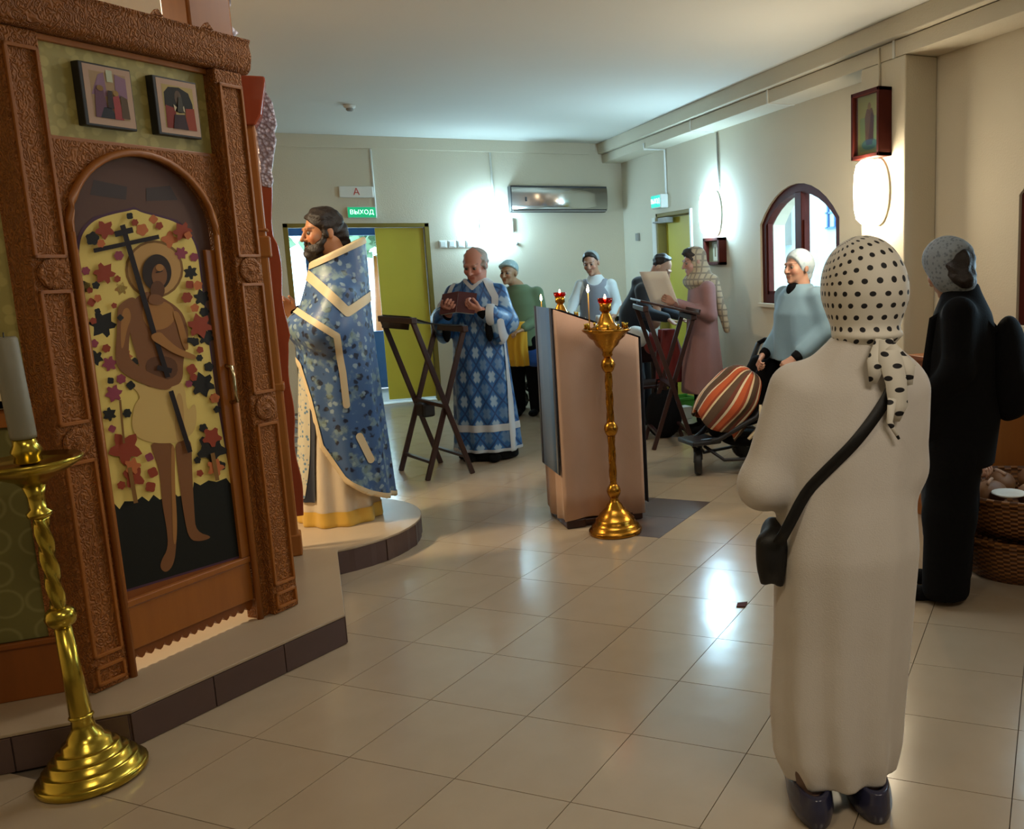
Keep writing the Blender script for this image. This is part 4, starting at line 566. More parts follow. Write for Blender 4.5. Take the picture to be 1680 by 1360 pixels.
MB().bx((-.175, -.045, -.06), (.175, 0, .06)).build('housing', 'white', bx_, bevel=.01)
text('А', 'lettering', .1, frame((.0, -.046, -.003), (1, 0, 0), (0, 0, 1), (0, -1, 0)), 'redpaint', bx_)
for i, nm in enumerate(('leftmost of the four switches', 'second from the left of the four switches', 'third from the left of the four switches', 'rightmost of the four switches')):
    s_ = thing('light_switch', 'white square light switch, '+nm+' on the back wall', 'switch', (1.515+i*.099, BY, 1.805), 0, 'row of light switches')
    MB().bx((-.044, -.012, -.042), (.044, 0, .042)).build('plate', 'white', s_, bevel=.004); MB().bx((-.03, -.017, -.03), (.03, -.011, .03)).build('rocker', 'white', s_, bevel=.003)
tag(MB().bx((2.29, BY-.03, 1.93), (2.325, BY, 2.10)).build('remote_holder', 'white', bevel=.006), 'narrow white remote control holder right of the back wall lamp', 'holder')
tag(MB().lathe([(.02, 0), (.02, .02), (.012, .03)], 10, 0, frame((2.36, BY, 1.80), (1, 0, 0), (0, 0, 1), (0, -1, 0))).build('wall_sensor', 'greyplastic'), 'small grey round sensor below the remote holder on the back wall', 'sensor')
tag(MB().bx((RX-.03, 10.38, 1.80), (RX, 10.47, 1.89)).build('wall_button', 'greyplastic', bevel=.005), 'small grey square button on the wall left of the yellow side door', 'button')
sd = thing('smoke_detector', 'small white smoke detector on the ceiling', 'detector', (.53, 8.99, CZ))
MB().lathe([(.05, 0), (.05, -.018), (.04, -.03)], 16).build('base', 'white', sd); MB().lathe([(.03, -.03), (.032, -.045), (.02, -.055)], 14).build('sensor_head', 'greyplastic', sd)
# icons on the pillar and on the right wall (faces look towards -X)
ic = thing('framed_icon', 'framed icon of a robed figure in a deep case on the pillar', 'icon', (PX, 5.08, 2.375), 0, 'framed icons')
cs = MB()
for a, b in (((-.16, -.21), (-.135, .21)), ((.135, -.21), (.16, .21)), ((-.16, -.21), (.16, -.185)), ((-.16, .185), (.16, .21))): cs.bx((-.1, a[0], a[1]), (0, b[0], b[1]))
cs.build('case', 'redwood', ic, bevel=.003)
PM = frame((-.06, 0, 0), (0, -1, 0), (0, 0, 1), (-1, 0, 0))
MB().bx((-.06, -.136, -.186), (0, .136, .186)).build('backing', 'woodd', ic)
paint('picture', [('#9a8f52', [(-.136, -.186), (.136, -.186), (.136, .186), (-.136, .186)]), ('#7f8a5c', [(-.11, -.16), (.11, -.16), (.11, .05), (-.11, .05)]), ('#4c7270', [(.09*math.cos(a), -.12+.035*math.sin(a)) for a in np.linspace(0, 6, 14)]),
  ('#6d4a3e', [(-.045, -.1), (.045, -.1), (.052, .05), (.03, .1), (-.03, .1), (-.052, .05)]), ('#54333a', [(-.012, -.1), (.045, -.1), (.05, .05), (.02, .08)]), ('#8a6a45', [(.02*math.cos(a), .115+.024*math.sin(a)) for a in np.linspace(0, 6, 12)]), ('#3f4a66', [(-.035, -.125), (.035, -.125), (.04, -.09), (-.04, -.09)])], PM, ic)
MB().bx((-.085, -.135, -.185), (-.082, .135, .185)).build('glass_front', 'glass', ic)
ic = thing('framed_icon', 'small dark framed icon on the right wall under the lamp', 'icon', (RX, 8.14, 1.63), 0, 'framed icons')
cs = MB()
for a, b in (((-.19, -.13), (-.15, .13)), ((.15, -.13), (.19, .13)), ((-.19, -.13), (.19, -.1)), ((-.19, .1), (.19, .13))): cs.bx((-.08, a[0], a[1]), (0, b[0], b[1]))
cs.build('case', 'redwood', ic, bevel=.003); MB().bx((-.03, -.15, -.1), (0, .15, .1)).build('backing', 'woodd', ic)
PM = frame((-.031, 0, 0), (0, -1, 0), (0, 0, 1), (-1, 0, 0))
paint('picture', [('#6f6a4a', [(-.15, -.1), (.15, -.1), (.15, .1), (-.15, .1)]), ('#b9b39a', [(-.05, -.09), (.05, -.09), (.05, .02), (.03, .07), (-.03, .07), (-.05, .02)]), ('#7a6a50', [(-.02, -.05), (.02, -.05), (.02, .04), (-.02, .04)])], PM, ic)
# ---------------------------------------------------------------- outdoors
tag(MB().bx((RX+.26, -6, -.3), (16, 30, -.2)).bx((-14, 13.2, -.3), (RX+.26, 34, -.2)).build('ground', 'paving'), kind='structure')
bd = thing('white_building', 'white building with a lattice window seen through the arched window', 'building', (6.6, 0, 0))
MB().bx((0, 7.0, -.2), (.3, 17, 4.5)).build('wall', 'facade', bd)
g_ = MB()
for y in np.arange(9.4, 10.9, .18): g_.bx((-.03, y-.012, 1.95), (0, y+.012, 3.2))
for z in np.arange(1.95, 3.25, .2): g_.bx((-.03, 9.3, z-.012), (0, 10.9, z+.012))
g_.build('lattice', 'bluealu', bd); MB().bx((-.012, 9.3, 1.95), (-.002, 10.9, 3.2)).build('pane', 'steel', bd)
MB().bx((-.2, 11.9, 1.75), (0, 12.4, 2.5)).build('vent_box', 'greyplastic', bd)
rng = np.random.RandomState(3)
for k, (x, y, hh) in enumerate([(-3.6, 19, 4.2), (-1.2, 21, 5.0), (1.6, 23, 4.6)]):
    t_ = thing('tree', ('leftmost of the', 'middle of the', 'rightmost of the')[k]+' three pale trees outside the glass door', 'tree', (x, y, -.2), 0, 'trees outside the glass door')
    MB().tube([(0, 0, 0), (.05, 0, hh*.45)], [.12, .07]).build('trunk', 'woodd', t_)
    cr = MB()
    for _ in range(220):
        p = rng.normal(0, .5, 3)*np.array([1.1, 1.1, .9])+np.array([0, 0, hh*.62]); s_ = .16+.1*rng.rand(); q = rng.normal(size=(2, 3)); q /= np.linalg.norm(q, axis=1)[:, None]
        cr.add([p-q[0]*s_, p+q[1]*s_, p+q[0]*s_, p-q[1]*s_], [(0, 1, 2, 3)])
    cr.build('crown', 'leaf', t_)
# ---------------------------------------------------------------- dais in front of the icon screen
dz = .13
AC_, AR_ = (-.1, 5.45), .605; a0 = math.asin(.135/AR_); arcp = arc(AC_[0], AC_[1], AR_, -PI/2+a0, PI/2-a0, 18)
dp = [(-3.1, 3.345), (-.64, 3.345), (.03, 3.912), (.033, 4.855)]+arcp+[(.033, 6.05), (.03, 7.3), (-.64, 7.9), (-3.1, 7.9)]
dais = thing('dais', 'low tiled dais with brown riser tiles and a rounded front under the icon screen', 'dais', (-.9, 5, 0))
def W(mb, name, mats, root, bevel=0, sub=None):   # built in world coordinates under a root
    o = mb.build(name, mats, sub or root, bevel=bevel)
    if sub is None: o.location = -root.location
    return o
W(MB().prism(dp, 0, dz-.012), 'core', 'risertile', dais)
gp = [(x*1.0+.008*(x > -.7), y-.006*(y < 4)) for x, y in dp]
W(MB().prism(gp, dz-.012, dz), 'top_slab', 'dais', dais, .003)
def risers(pts, L):
    for (x0, y0), (x1, y1) in zip(pts, pts[1:]):
        d = math.hypot(x1-x0, y1-y0); n = max(1, round(d/L)); rz = math.atan2(y1-y0, x1-x0)
        for i in range(n):
            k = (i+.5)/n; o = MB().box((0, 0, 0), (d/n-.004, .01, dz-.016)).build('riser_tile', 'risertile', dais, bevel=.0015)
            o.location = Vector((x0+(x1-x0)*k, y0+(y1-y0)*k, dz/2-.006))-dais.location+Vector((math.sin(rz)*.004, -math.cos(rz)*.004, 0)); o.rotation_euler.z = rz
risers([(-2.5, 3.345), (-.64, 3.345), (.03, 3.912), (.033, 4.85)], .3); risers(arcp[::3], .21)
# ---------------------------------------------------------------- carved icon screen
isc = thing('icon_screen', 'carved reddish wood icon screen with an arched painted side door', 'icon screen', (-.4, 3.95, dz))
S2 = .70711; P0 = Vector((-.28, 4.04, 0)); FB = frame(P0, (S2, S2, 0), (0, 0, 1), (S2, -S2, 0)); FA = frame((0, 3.6, 0), (1, 0, 0), (0, 0, 1), (0, -1, 0)); FC = frame((-.2, 0, 0), (0, 1, 0), (0, 0, 1), (1, 0, 0))
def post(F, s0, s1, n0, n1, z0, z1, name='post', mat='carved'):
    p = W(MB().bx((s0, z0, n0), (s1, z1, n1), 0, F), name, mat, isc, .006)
    m = MB(); w = s1-s0
    for za, zb in ((z0+.02, z0+.09), (z0+.12, z0+.8), (z0+.92, z0+1.36), (z0+1.46, z1-.05)):
        if zb > z1: continue
        for q in ((s0+.01, s0+.02), (s1-.02, s1-.01)): m.bx((q[0], za, n1-.002), (q[1], zb, n1+.01), 0, F)
        for q in ((za, za+.012), (zb-.012, zb)): m.bx((s0+.01, q[0], n1-.002), (s1-.01, q[1], n1+.01), 0, F)
    W(m, 'moulding', 'wood', isc, .002)
    for zr in (z0+.86, z0+1.41):
        R = F @ Matrix.Translation(((s0+s1)/2, zr, n1)); W(MB().lathe([(w*.4, 0), (w*.4, .008), (w*.3, .012), (w*.22, .006), (w*.1, .016), (.001, .018)], 16, 0, R), 'rosette', 'carved', isc)
    return p
post(FB, -.70, -.578, -.08, .02, dz, 2.29); post(FB, .035, .16, -.1, .045, dz, 2.29)
# arched surround of the side door
AS, AR, ZS = -.2855, .2715, 1.675
opening = [(-.557, .13), (-.557, ZS)]+arc(AS, ZS, AR, PI, 0, 20)[1:-1]+[(-.014, ZS), (-.014, .13)]
sur = [(-.58, .13)]+opening+[(.037, .13), (.037, 1.968), (-.58, 1.968)]
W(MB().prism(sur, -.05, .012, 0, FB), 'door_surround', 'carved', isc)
arch = [FB @ Vector((s, z, .016)) for s, z in [(-.56, .13), (-.56, ZS)]+arc(AS, ZS, AR+.004, PI, 0, 24)+[(-.011, ZS), (-.011, .13)]]
W(MB().tube(arch, .013, 8), 'arch_moulding', 'wood', isc)
dl = [(-.553, .2), (-.553, ZS)]+arc(AS, ZS, AR-.004, PI, 0, 20)[1:-1]+[(-.018, ZS), (-.018, .2)]
sc_ = []
for i in range(15):
    a, b = -.018-.535*i/15, -.018-.535*(i+1)/15; sc_ += [(a, .19), ((a*3+b)/4, .176), ((a+b)/2, .171), ((a+b*3)/4, .176)]
door = W(MB().prism(dl[1:-1]+[(-.018, .19)]+sc_+[(-.553, .19)], -.045, -.012, 0, FB), 'side_door', 'woodd', isc)
W(MB().bx((-.553, .215, -.013), (-.018, .375, .0), 0, FB).bx((-.553, .375, -.013), (-.018, .40, .008), 0, FB), 'bottom_rail', 'wood', isc, .004, door)
W(MB().bx((-.556, .4, -.013), (-.532, 1.62, .004), 0, FB), 'stile', 'wood', isc, .003, door); W(MB().bx((-.056, .4, -.013), (-.016, 1.62, .004), 0, FB), 'stile', 'wood', isc, .003, door)
def soft(p):   # rounds the corners of a painted outline
    for _ in range(2): p = [((a[0]*(1-k)+b[0]*k), (a[1]*(1-k)+b[1]*k)) for a, b in zip(p, p[1:]+p[:1]) for k in (.25, .75)]
    return p
pal = dict(y='#dcc46e', g='#12140e', h='#7e5a2c', h2='#b78e55', s='#7d5230', s2='#a0703c', sd='#5e3b22', c='#c9aa68', c2='#b8945a', k='#1d1215', k2='#2b1d15', d='#1e1c18', r='#8e3b24', o='#b7673a', p='#8a3d4e')
lun = [(-.55, .43), (-.55, ZS)]+arc(AS, ZS, AR-.006, PI, 0, 20)[1:-1]+[(-.02, ZS), (-.02, .43)]
pic = [('#5c4238', lun), ('#453b3a', [(-.46, 1.80), (-.335, 1.79), (-.325, 1.835), (-.44, 1.85)]), ('#453b3a', [(-.26, 1.79), (-.135, 1.80), (-.16, 1.85), (-.255, 1.835)])]
pic += [('#4f3346', [(s*1.035-.285*-.035, (z-1.1)*1.012+1.1) for s, z in ICON[0][1]])]+[(pal[c], soft(p) if c in ('s', 's2', 'sd', 'c', 'c2', 'k2', 'y') else p) for c, p in ICON]
pt = paint('painted_icon', pic, FB @ Matrix.Translation((0, 0, -.0118)), door)
hd = [FB @ Vector(p) for p in ((-.026, 1.175, .0), (-.026, 1.17, .035), (-.03, 1.13, .042), (-.027, 1.08, .042), (-.022, 1.035, .035), (-.022, 1.03, .0))]
W(MB().tube(hd, [.008, .009, .006, .006, .009, .008], 8), 'door_handle', 'handle', isc, 0, door)
W(MB().bx((-.565, 1.968, -.05), (.04, 2.29, -.012), 0, FB), 'brocade_panel', 'brocade', isc)
for za, zb in ((1.962, 1.98), (2.27, 2.29)): W(MB().bx((-.578, za, -.05), (.037, zb, .006), 0, FB), 'panel_trim', 'wood', isc, .003)
lt = [(-.05, 2.292), (.035, 2.292), (.055, 2.31), (.065, 2.36), (.058, 2.4), (.07, 2.42), (-.05, 2.42)]
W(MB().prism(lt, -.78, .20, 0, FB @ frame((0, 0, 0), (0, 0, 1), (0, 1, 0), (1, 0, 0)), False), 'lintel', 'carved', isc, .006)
W(MB().bx((.01, 2.425, -.16), (.205, CZ-.003, -.02), 0, FB), 'upper_column', 'wood', isc, .01)
cz_ = [(.205, 2.425)]+[(.205+.03+.028*math.sin(i*2.1)+.02*(i % 2), 2.425+.05*i) for i in range(1, 11)]+[(.205, CZ-.003)]
W(MB().prism(cz_, -.12, -.07, 0, FB), 'carved_crest', 'silver', isc, .004)
W(MB().prism([(-.45+.02*i, 2.425+.012*math.sin(i*1.3)+.012) for i in range(3)]+[(-.41, 2.42), (-.45, 2.42)], .05, .07, 0, FB), 'lintel_finial', 'carved', isc)
for s in (-.2, .0): W(MB().prism([(s, 2.424), (s+.04, 2.424), (s+.02, 2.446)], .04, .06, 0, FB), 'lintel_finial', 'carved', isc)
# left bay
W(MB().bx((-1.9, dz, -.06), (-.786, .335, .0), 0, FA).bx((-1.9, .315, -.02), (-.786, .335, .012), 0, FA), 'plinth', 'woodd', isc, .004)
W(MB().bx((-1.9, .335, -.06), (-.87, 1.06, -.012), 0, FA), 'wallpaper_panel', 'circles', isc)
W(MB().bx((-1.9, 1.055, -.06), (-.79, 1.115, .006), 0, FA), 'rail', 'wood', isc, .004)
W(MB().bx((-1.9, 1.115, -.06), (-.82, 2.29, -.02), 0, FA), 'brocade_panel', 'brocade', isc)
W(MB().bx((-.88, .335, -.06), (-.788, 1.06, .0), 0, FA), 'lower_post', 'carved', isc, .004)
W(MB().bx((-.835, 1.11, -.06), (-.772, 2.29, .0), 0, FA), 'upper_post', 'carved', isc, .004)
W(MB().prism(lt, -1.9, -.80, 0, FA @ frame((0, 0, 0), (0, 0, 1), (0, 1, 0), (1, 0, 0))), 'lintel', 'carved', isc, .006)
# long side with the royal doors, seen edge-on
W(MB().bx((4.16, dz, -.08), (4.86, 2.6, -.03), 0, FC), 'side_panel', 'wood', isc)
W(MB().bx((4.24, .35, -.03), (4.78, 1.65, .0), 0, FC), 'brocade_strip', 'brocade', isc)
W(MB().bx((4.26, 1.85, -.03), (4.72, 2.2, .012), 0, FC), 'dark_icon_frame', 'woodd', isc, .003)
W(MB().bx((4.86, dz, -.08), (4.96, 2.22, .072), 0, FC), 'post', 'wood', isc, .01)
for z0, z1, e in ((dz, .24, .012), (.96, 1.0, .008), (1.6, 1.7, .014), (1.72, 1.735, .01)): W(MB().bx((4.855, z0, -.08), (4.965, z1, .072+e), 0, FC), 'post_ring', 'wood', isc, .008)
W(MB().prism([(-.08, 2.2), (.075, 2.2), (.105, 2.25), (.135, 2.40), (.135, 2.42), (-.08, 2.42)], 4.845, 4.985, 0, FC @ frame((0, 0, 0), (0, 0, 1), (0, 1, 0), (1, 0, 0))), 'capital', 'woodred', isc, .008)
zz = np.linspace(.3, 2.02, 44); wv = [(-.2+.105+.007*math.sin(z*17)+.004*math.sin(z*7)+.012*(z > 1.2)*(z < 1.7), float(z)) for z in zz]
W(MB().prism([(-.24, .3)]+wv+[(-.24, 2.02)], 4.99, 5.03, 0, frame((0, 0, 0), (1, 0, 0), (0, 0, 1), (0, 1, 0))), 'carved_board', 'woodred', isc, .004)
orn = [(-.13, 1.94), (-.09, 1.93), (-.075, 1.97), (-.08, 2.01), (-.07, 2.05), (-.06, 2.1), (-.045, 2.16), (-.05, 2.19), (-.035, 2.23), (-.04, 2.28), (-.045, 2.33), (-.07, 2.38), (-.1, 2.4), (-.13, 2.4)]
W(MB().prism(orn, 4.985, 5.05, 0, frame((0, 0, 0), (1, 0, 0), (0, 0, 1), (0, 1, 0))), 'silvered_ornament', 'silver', isc, .006)
W(MB().bx((6.1, dz, -.08), (8.6, 2.5, -.02), 0, FC).bx((6.05, dz, -.08), (6.16, 2.5, .04), 0, FC), 'far_panel', 'wood', isc, .004)
# small icons hanging on the brocade
def small_icon(s0, s1, z0, z1, label, polys):
    c = FB @ Vector(((s0+s1)/2, z0, -.012)); r = thing('small_icon', label, 'icon', c, PI/4, 'small icons over the side door'); w = s1-s0; hh = z1-z0
    MB().bx((-w/2, -.035, 0), (w/2, 0, hh)).build('board', 'dark', r, bevel=.003)
    PMx = frame((-w/2, -.0352, 0), (1, 0, 0), (0, 0, 1), (0, -1, 0))
    paint('picture', [('#b79a86', [(.012, .008), (w-.004, .008), (w-.004, hh-.006), (.012, hh-.006)])]+[(c_, [(.012+u*(w-.016), .008+v*(hh-.014)) for u, v in p]) for c_, p in polys], PMx, r)
E5 = lambda cx, cy, rx, ry: [(cx+rx*math.cos(a), cy+ry*math.sin(a)) for a in np.linspace(0, 5.9, 12)]
small_icon(-.465, -.285, 2.022, 2.226, 'small festal icon with many purple-robed figures, left one over the arched side door',
  [('#a58a6a', [(.12, .12), (.88, .12), (.88, .9), (.12, .9)]), ('#8e6f86', [(.12, .5), (.3, .85), (.42, .9), (.45, .5)]), ('#8a6a80', [(.62, .5), (.65, .9), (.88, .85), (.88, .5)]), ('#b9bfa6', [(.47, .75), (.6, .75), (.6, .95), (.47, .95)]), ('#6a4a5c', [(.15, .12), (.2, .6), (.36, .66), (.45, .12)]), ('#2f3138', [(.25, .12), (.34, .3), (.5, .32), (.6, .12)]), ('#a0484a', [(.55, .12), (.55, .5), (.68, .55), (.74, .12)]), ('#5d4b3a', [(.7, .15), (.72, .55), (.86, .5), (.88, .15)]), ('#8a6a3c', E5(.3, .62, .07, .05)), ('#9a7a46', E5(.62, .57, .06, .05)), ('#3d3030', [(.42, .3), (.45, .6), (.54, .6), (.55, .3)])])
small_icon(-.205, -.03, 2.024, 2.226, 'small festal icon with dark cave and red-robed figures, right one over the arched side door',
  [('#b09a62', [(.12, .1), (.9, .1), (.9, .9), (.12, .9)]), ('#24221f', [(.15, .5), (.16, .75), (.28, .86), (.55, .88), (.78, .8), (.86, .6), (.86, .45), (.5, .4)]), ('#5b4a3c', E5(.5, .68, .09, .14)), ('#7d2f26', [(.15, .1), (.16, .52), (.4, .48), (.42, .1)]), ('#8d3a26', [(.62, .1), (.66, .5), (.88, .52), (.9, .1)]), ('#c2b494', [(.36, .55), (.44, .5), (.38, .42)]), ('#c2b494', [(.62, .55), (.56, .48), (.64, .42)]), ('#37262c', [(.3, .1), (.36, .36), (.62, .38), (.68, .1)]), ('#45423a', [(.44, .42), (.5, .7), (.58, .7), (.6, .42)])])
pf = thing('framed_picture', 'pale gilt picture frame cut off by the left edge behind the left candle stand', 'picture', (-1.05, 3.6, 1.118))
fm = MB()
for lo, hi in (((-.165, 0), (.165, .03)), ((-.165, .22), (.165, .25)), ((-.165, 0), (-.135, .25)), ((.135, 0), (.165, .25))): fm.bx((lo[0], -.03, lo[1]), (hi[0], -.005, hi[1]))
fm.build('frame', 'galloon', pf, bevel=.003); MB().bx((-.137, -.018, .028), (.137, -.006, .222)).build('picture', 'woodd', pf)
# ---------------------------------------------------------------- candle stands
def twist(n, tw, amp): return lambda a, z: 1+amp*math.cos(n*a+z*tw)
def stand(loc, label):
    r = thing('candle_stand', label, 'candle stand', loc, .3, 'tall brass candle stands')
    MB().lathe([(.149, 0), (.153, .006), (.153, .022), (.147, .027), (.138, .03), (.136, .047), (.129, .051), (.113, .07), (.111, .084), (.103, .088), (.086, .115), (.066, .135), (.05, .15), (.043, .168), (.03, .18), (.024, .2), (.02, .225)], 28).build('base', 'brass', r)
    for z in (.246, .61, .975): MB().lathe([(.02, z-.045), (.028, z-.035), (.036, z-.02), (.041, z), (.036, z+.02), (.026, z+.033), (.02, z+.042)], 18).build('knob', 'brass', r)
    zs = np.linspace(.28, .94, 56); MB().lathe([(.0205, float(z)) for z in zs], 20, fn=twist(4, 60, .1)).build('shaft', 'brass', r)
    MB().lathe([(.02, 1.015), (.03, 1.03), (.028, 1.045), (.04, 1.065), (.062, 1.085), (.075, 1.11), (.1, 1.13), (.112, 1.15), (.134, 1.165), (.137, 1.173), (.13, 1.178), (.128, 1.17), (.05, 1.172)], 28).build('dish', 'brass', r)
    MB().lathe([(.09, 1.172), (.085, 1.182), (.06, 1.195), (.045, 1.215), (.035, 1.24), (.024, 1.26), (.02, 1.27)], 20).build('dome', 'brass', r)
    s0 = None
    for k in range(12):
        a = 2*PI*k/12; rr = .115
        if s0 is None: s0 = MB().lathe([(.007, 0), (.006, .022), (.008, .03), (.005, .03), (.004, .01)], 8).build('candle_socket', 'brassy', r); o = s0
        else: o = s0.copy(); COL.objects.link(o)
        o.location = (rr*math.cos(a), rr*math.sin(a), 1.176)
    MB().lathe([(.022, 1.268), (.034, 1.28), (.032, 1.296), (.036, 1.318), (.03, 1.318), (.02, 1.3)], 16).build('lamp_cup', 'brass', r)
    MB().lathe([(.03, 1.312), (.04, 1.326), (.044, 1.345), (.041, 1.345), (.036, 1.328), (.026, 1.316)], 16).build('red_glass', 'redglass', r)
    MB().lathe([(.001, 1.332), (.007, 1.34), (.006, 1.35), (.001, 1.366)], 8).build('flame', 'flame', r)
    return r
ST1, ST2 = Vector((1.515, 4.87, 0)), Vector((1.62, 6.25, 0))
stand(ST1, 'tall brass candle stand with a red lamp in front of the peach lectern')
st2 = stand(ST2, 'brass candle stand mostly hidden behind the peach lectern, only its flames showing')
def taper(x, y, z, h, label):
    t_ = thing('taper_candle', label, 'candle', (x, y, z), 0, 'thin lit candles')
    MB().lathe([(.0035, 0), (.003, h)], 8).build('wax', 'yellowband', t_); MB().lathe([(.001, h), (.008, h+.012), (.007, h+.022), (.001, h+.045)], 8).build('flame', 'flame', t_)
taper(ST1.x-.083, ST1.y+.04, 1.176, .2, 'thin lit candle on the brass stand in front of the lectern')
taper(ST2.x-.125, ST2.y+.03, 1.176, .115, 'thin lit candle above the left top corner of the peach lectern')
ls = thing('candle_stand', 'slender yellow brass candle stand leaning beside the side door, at the left edge', 'candle stand', (-.722, 3.188, .004), rot=(0, math.radians(-2.2), .2))
MB().lathe([(.144, 0), (.148, .008), (.148, .022), (.142, .026), (.129, .03), (.127, .05), (.121, .053), (.108, .056), (.106, .076), (.1, .079), (.087, .082), (.085, .1), (.079, .103), (.066, .106), (.064, .124), (.05, .13), (.045, .148), (.032, .165), (.028, .195), (.034, .203), (.03, .21)], 28).build('base', 'brassy', ls)
MB().lathe([(.028, .205), (.03, .215), (.027, .3), (.022, .5)], 16).build('lower_shaft', 'brassy', ls)
MB().lathe([(.022, .492), (.036, .505), (.042, .525), (.036, .545), (.024, .556)], 16).build('knob', 'brassy', ls)
MB().lathe([(.0195, float(z)) for z in np.linspace(.55, .835, 40)], 20, fn=twist(3, 75, .17)).build('twisted_shaft', 'brassy', ls)
MB().lathe([(.018, .832), (.031, .84), (.032, .852), (.02, .862), (.022, .9), (.03, .935)], 16).build('collar', 'brassy', ls)
MB().lathe([(.028, .93), (.045, .948), (.09, .97), (.127, .992), (.132, 1.004), (.128, 1.01), (.1, .998), (.02, .996)], 26).build('dish', 'brassy', ls)
MB().lathe([(.018, .995), (.035, 1.005), (.03, 1.02), (.04, 1.035), (.03, 1.055), (.028, 1.075)], 16).build('candle_holder', 'brassy', ls)
pc = thing('pillar_candle', 'thick unlit pale grey candle in the left brass stand', 'candle', ls.matrix_basis @ Vector((0, 0, 1.072)), rot=(0, math.radians(-2.2), 0))
MB().lathe([(.031, 0), (.032, .01), (.032, .285), (.028, .292), (.006, .286)], 18).build('wax', 'waxgrey', pc); MB().tube([(0, 0, .28), (.002, 0, .305)], .0018, 6).build('wick', 'dark', pc)
# ---------------------------------------------------------------- lectern under a peach cloth
lc = thing('cloth_covered_lectern', 'slant-topped lectern draped in peach cloth with a dark wooden foot', 'lectern', (1.515, 5.26, 0))
MB().prism([(-.22, .0), (.22, .0), (.22, 1.08), (-.22, 1.25)], -.18, .18, 0, frame((0, 0, 0), (1, 0, 0), (0, 0, 1), (0, 1, 0))).build('wooden_body', 'lectwood', lc)
MB().bx((-.235, -.205, 0), (-.12, .2, .055)).bx((.12, -.205, 0), (.235, .2, .055)).bx((-.2, -.2, .02), (.2, -.16, .05)).build('foot', 'lectwood', lc, bevel=.008)
def drape(name, pts, mat, parent, thick=.004): # closed sheet through a grid of points
    n, m = len(pts), len(pts[0]); v = [p for r in pts for p in r]; f = [(i*m+j, i*m+j+1, (i+1)*m+j+1, (i+1)*m+j) for i in range(n-1) for j in range(m-1)]
    mb = MB(); mb.add(v, f, 0, True); o = mb.build(name, mat, parent); s_ = o.modifiers.new('thickness', 'SOLIDIFY'); s_.thickness = thick; s_.offset = 0; return o
ring = []
def per(u): # perimeter of the cloth in plan, u in 0..4
    k = int(u) % 4; f = u-int(u); c = [(-.247, -.21), (.247, -.21), (.247, .2), (-.247, .2)]; a, b = c[k], c[(k+1) % 4]; return (a[0]+(b[0]-a[0])*f, a[1]+(b[1]-a[1])*f, k)
top = lambda x: 1.285-(x+.247)*.375
rows = []
for q in np.linspace(0, 1, 9):
    row = []
    for u in np.linspace(0, 4, 97):
        x, y, k = per(min(u, 3.9999)); zt = top(x); z = zt+(.05+.012*math.sin(u*5)-zt)*q; amp = .016*q**.7*math.sin(u*14+.6*math.sin(u*5))*math.sin(PI*(u % 1))
        nx, ny = ((0, -1), (1, 0), (0, 1), (-1, 0))[k]; row.append((x+nx*amp, y+ny*amp, z))
    rows.append(row)
drape('side_cloth', rows, 'pinkcloth', lc)
drape('top_cloth', [[(x, y, top(x)) for y in np.linspace(-.21, .2, 4)] for x in np.linspace(-.247, .247, 6)], 'pinkcloth', lc)
lb = thing('runner_cloth', 'slate blue cloth runner with a navy border over the peach lectern', 'cloth', (1.515, 5.26, 0))
cr = [(-.262, .33), (-.258, .8), (-.258, 1.292), (-.2, 1.278), (.2, 1.128), (.26, 1.104), (.268, .7), (.27, .1)]
drape('runner', [[(x, y, z) for y in np.linspace(-.165, .16, 4)] for x, z in cr], 'bluecloth', lb)
for y0 in (-.21, .16): drape('border', [[(x*1.004, y, z+.001) for y in np.linspace(y0, y0+.05, 2)] for x, z in cr], 'navytrim', lb)
# ---------------------------------------------------------------- folding reading desks
def desk(loc, rz, label, tray):
    r = thing('folding_reading_desk', label, 'reading desk', loc, rz, 'dark wooden folding reading desks')
    P_, Q_ = ((.17, -.2), 1.17), ((-.17, .2), 1.085)
    for (xs, zt), hy in ((P_, .27), (Q_, .235)):
        for s in (-1, 1): MB().bar((xs[0], s*hy, 0), (xs[1], s*hy, zt), .036, .026, 0, (0, 1, 0)).build('leg', 'lectwood', r, bevel=.004)
        MB().bar((xs[1], -hy-.03, zt), (xs[1], hy+.03, zt), .045, .045).build('top_rail', 'lectwood', r, bevel=.006)
        k = .12; MB().bar((xs[0]+(xs[1]-xs[0])*k, -hy, zt*k), (xs[0]+(xs[1]-xs[0])*k, hy, zt*k), .03, .022).build('bottom_rail', 'lectwood', r, bevel=.003)
    MB().bar((0, -.27, .535), (0, .27, .535), .03, .03).build('pivot_rail', 'lectwood', r, bevel=.003)
    if tray:
        T_ = frame((0, 0, 1.165), Vector((.4, 0, -.1)).normalized(), (0, 1, 0), Vector((.1, 0, .4)).normalized())
        MB().bx((-.25, -.3, .0), (.25, .3, .018), 0, T_).build('tray', 'lectwood', r, bevel=.004); MB().bx((.235, -.3, .018), (.25, .3, .045), 0, T_).build('ledge', 'lectwood', r, bevel=.003)
    else:
        drape('cloth_sling', [[(x, y, 1.195+(x+.2)*-.215-.02*math.sin(PI*(x+.2)/.4)) for y in np.linspace(-.235, .235, 4)] for x in np.linspace(-.21, .23, 9)], 'blackleather', r, .006)
        drape('sling_flap', [[(-.2-.02*q, y, 1.195-.09*q) for y in np.linspace(-.235, .235, 4)] for q in (0, .5, 1)], 'blackleather', r, .006)
        MB().bx((-.05, .02, .42), (.05, .16, .53)).build('folded_flap', 'blackleather', r, bevel=.02)
    return r
desk((.795, 7.07, 0), math.radians(17.5), 'dark wooden folding desk with a leather sling, in front of the reading man', False)
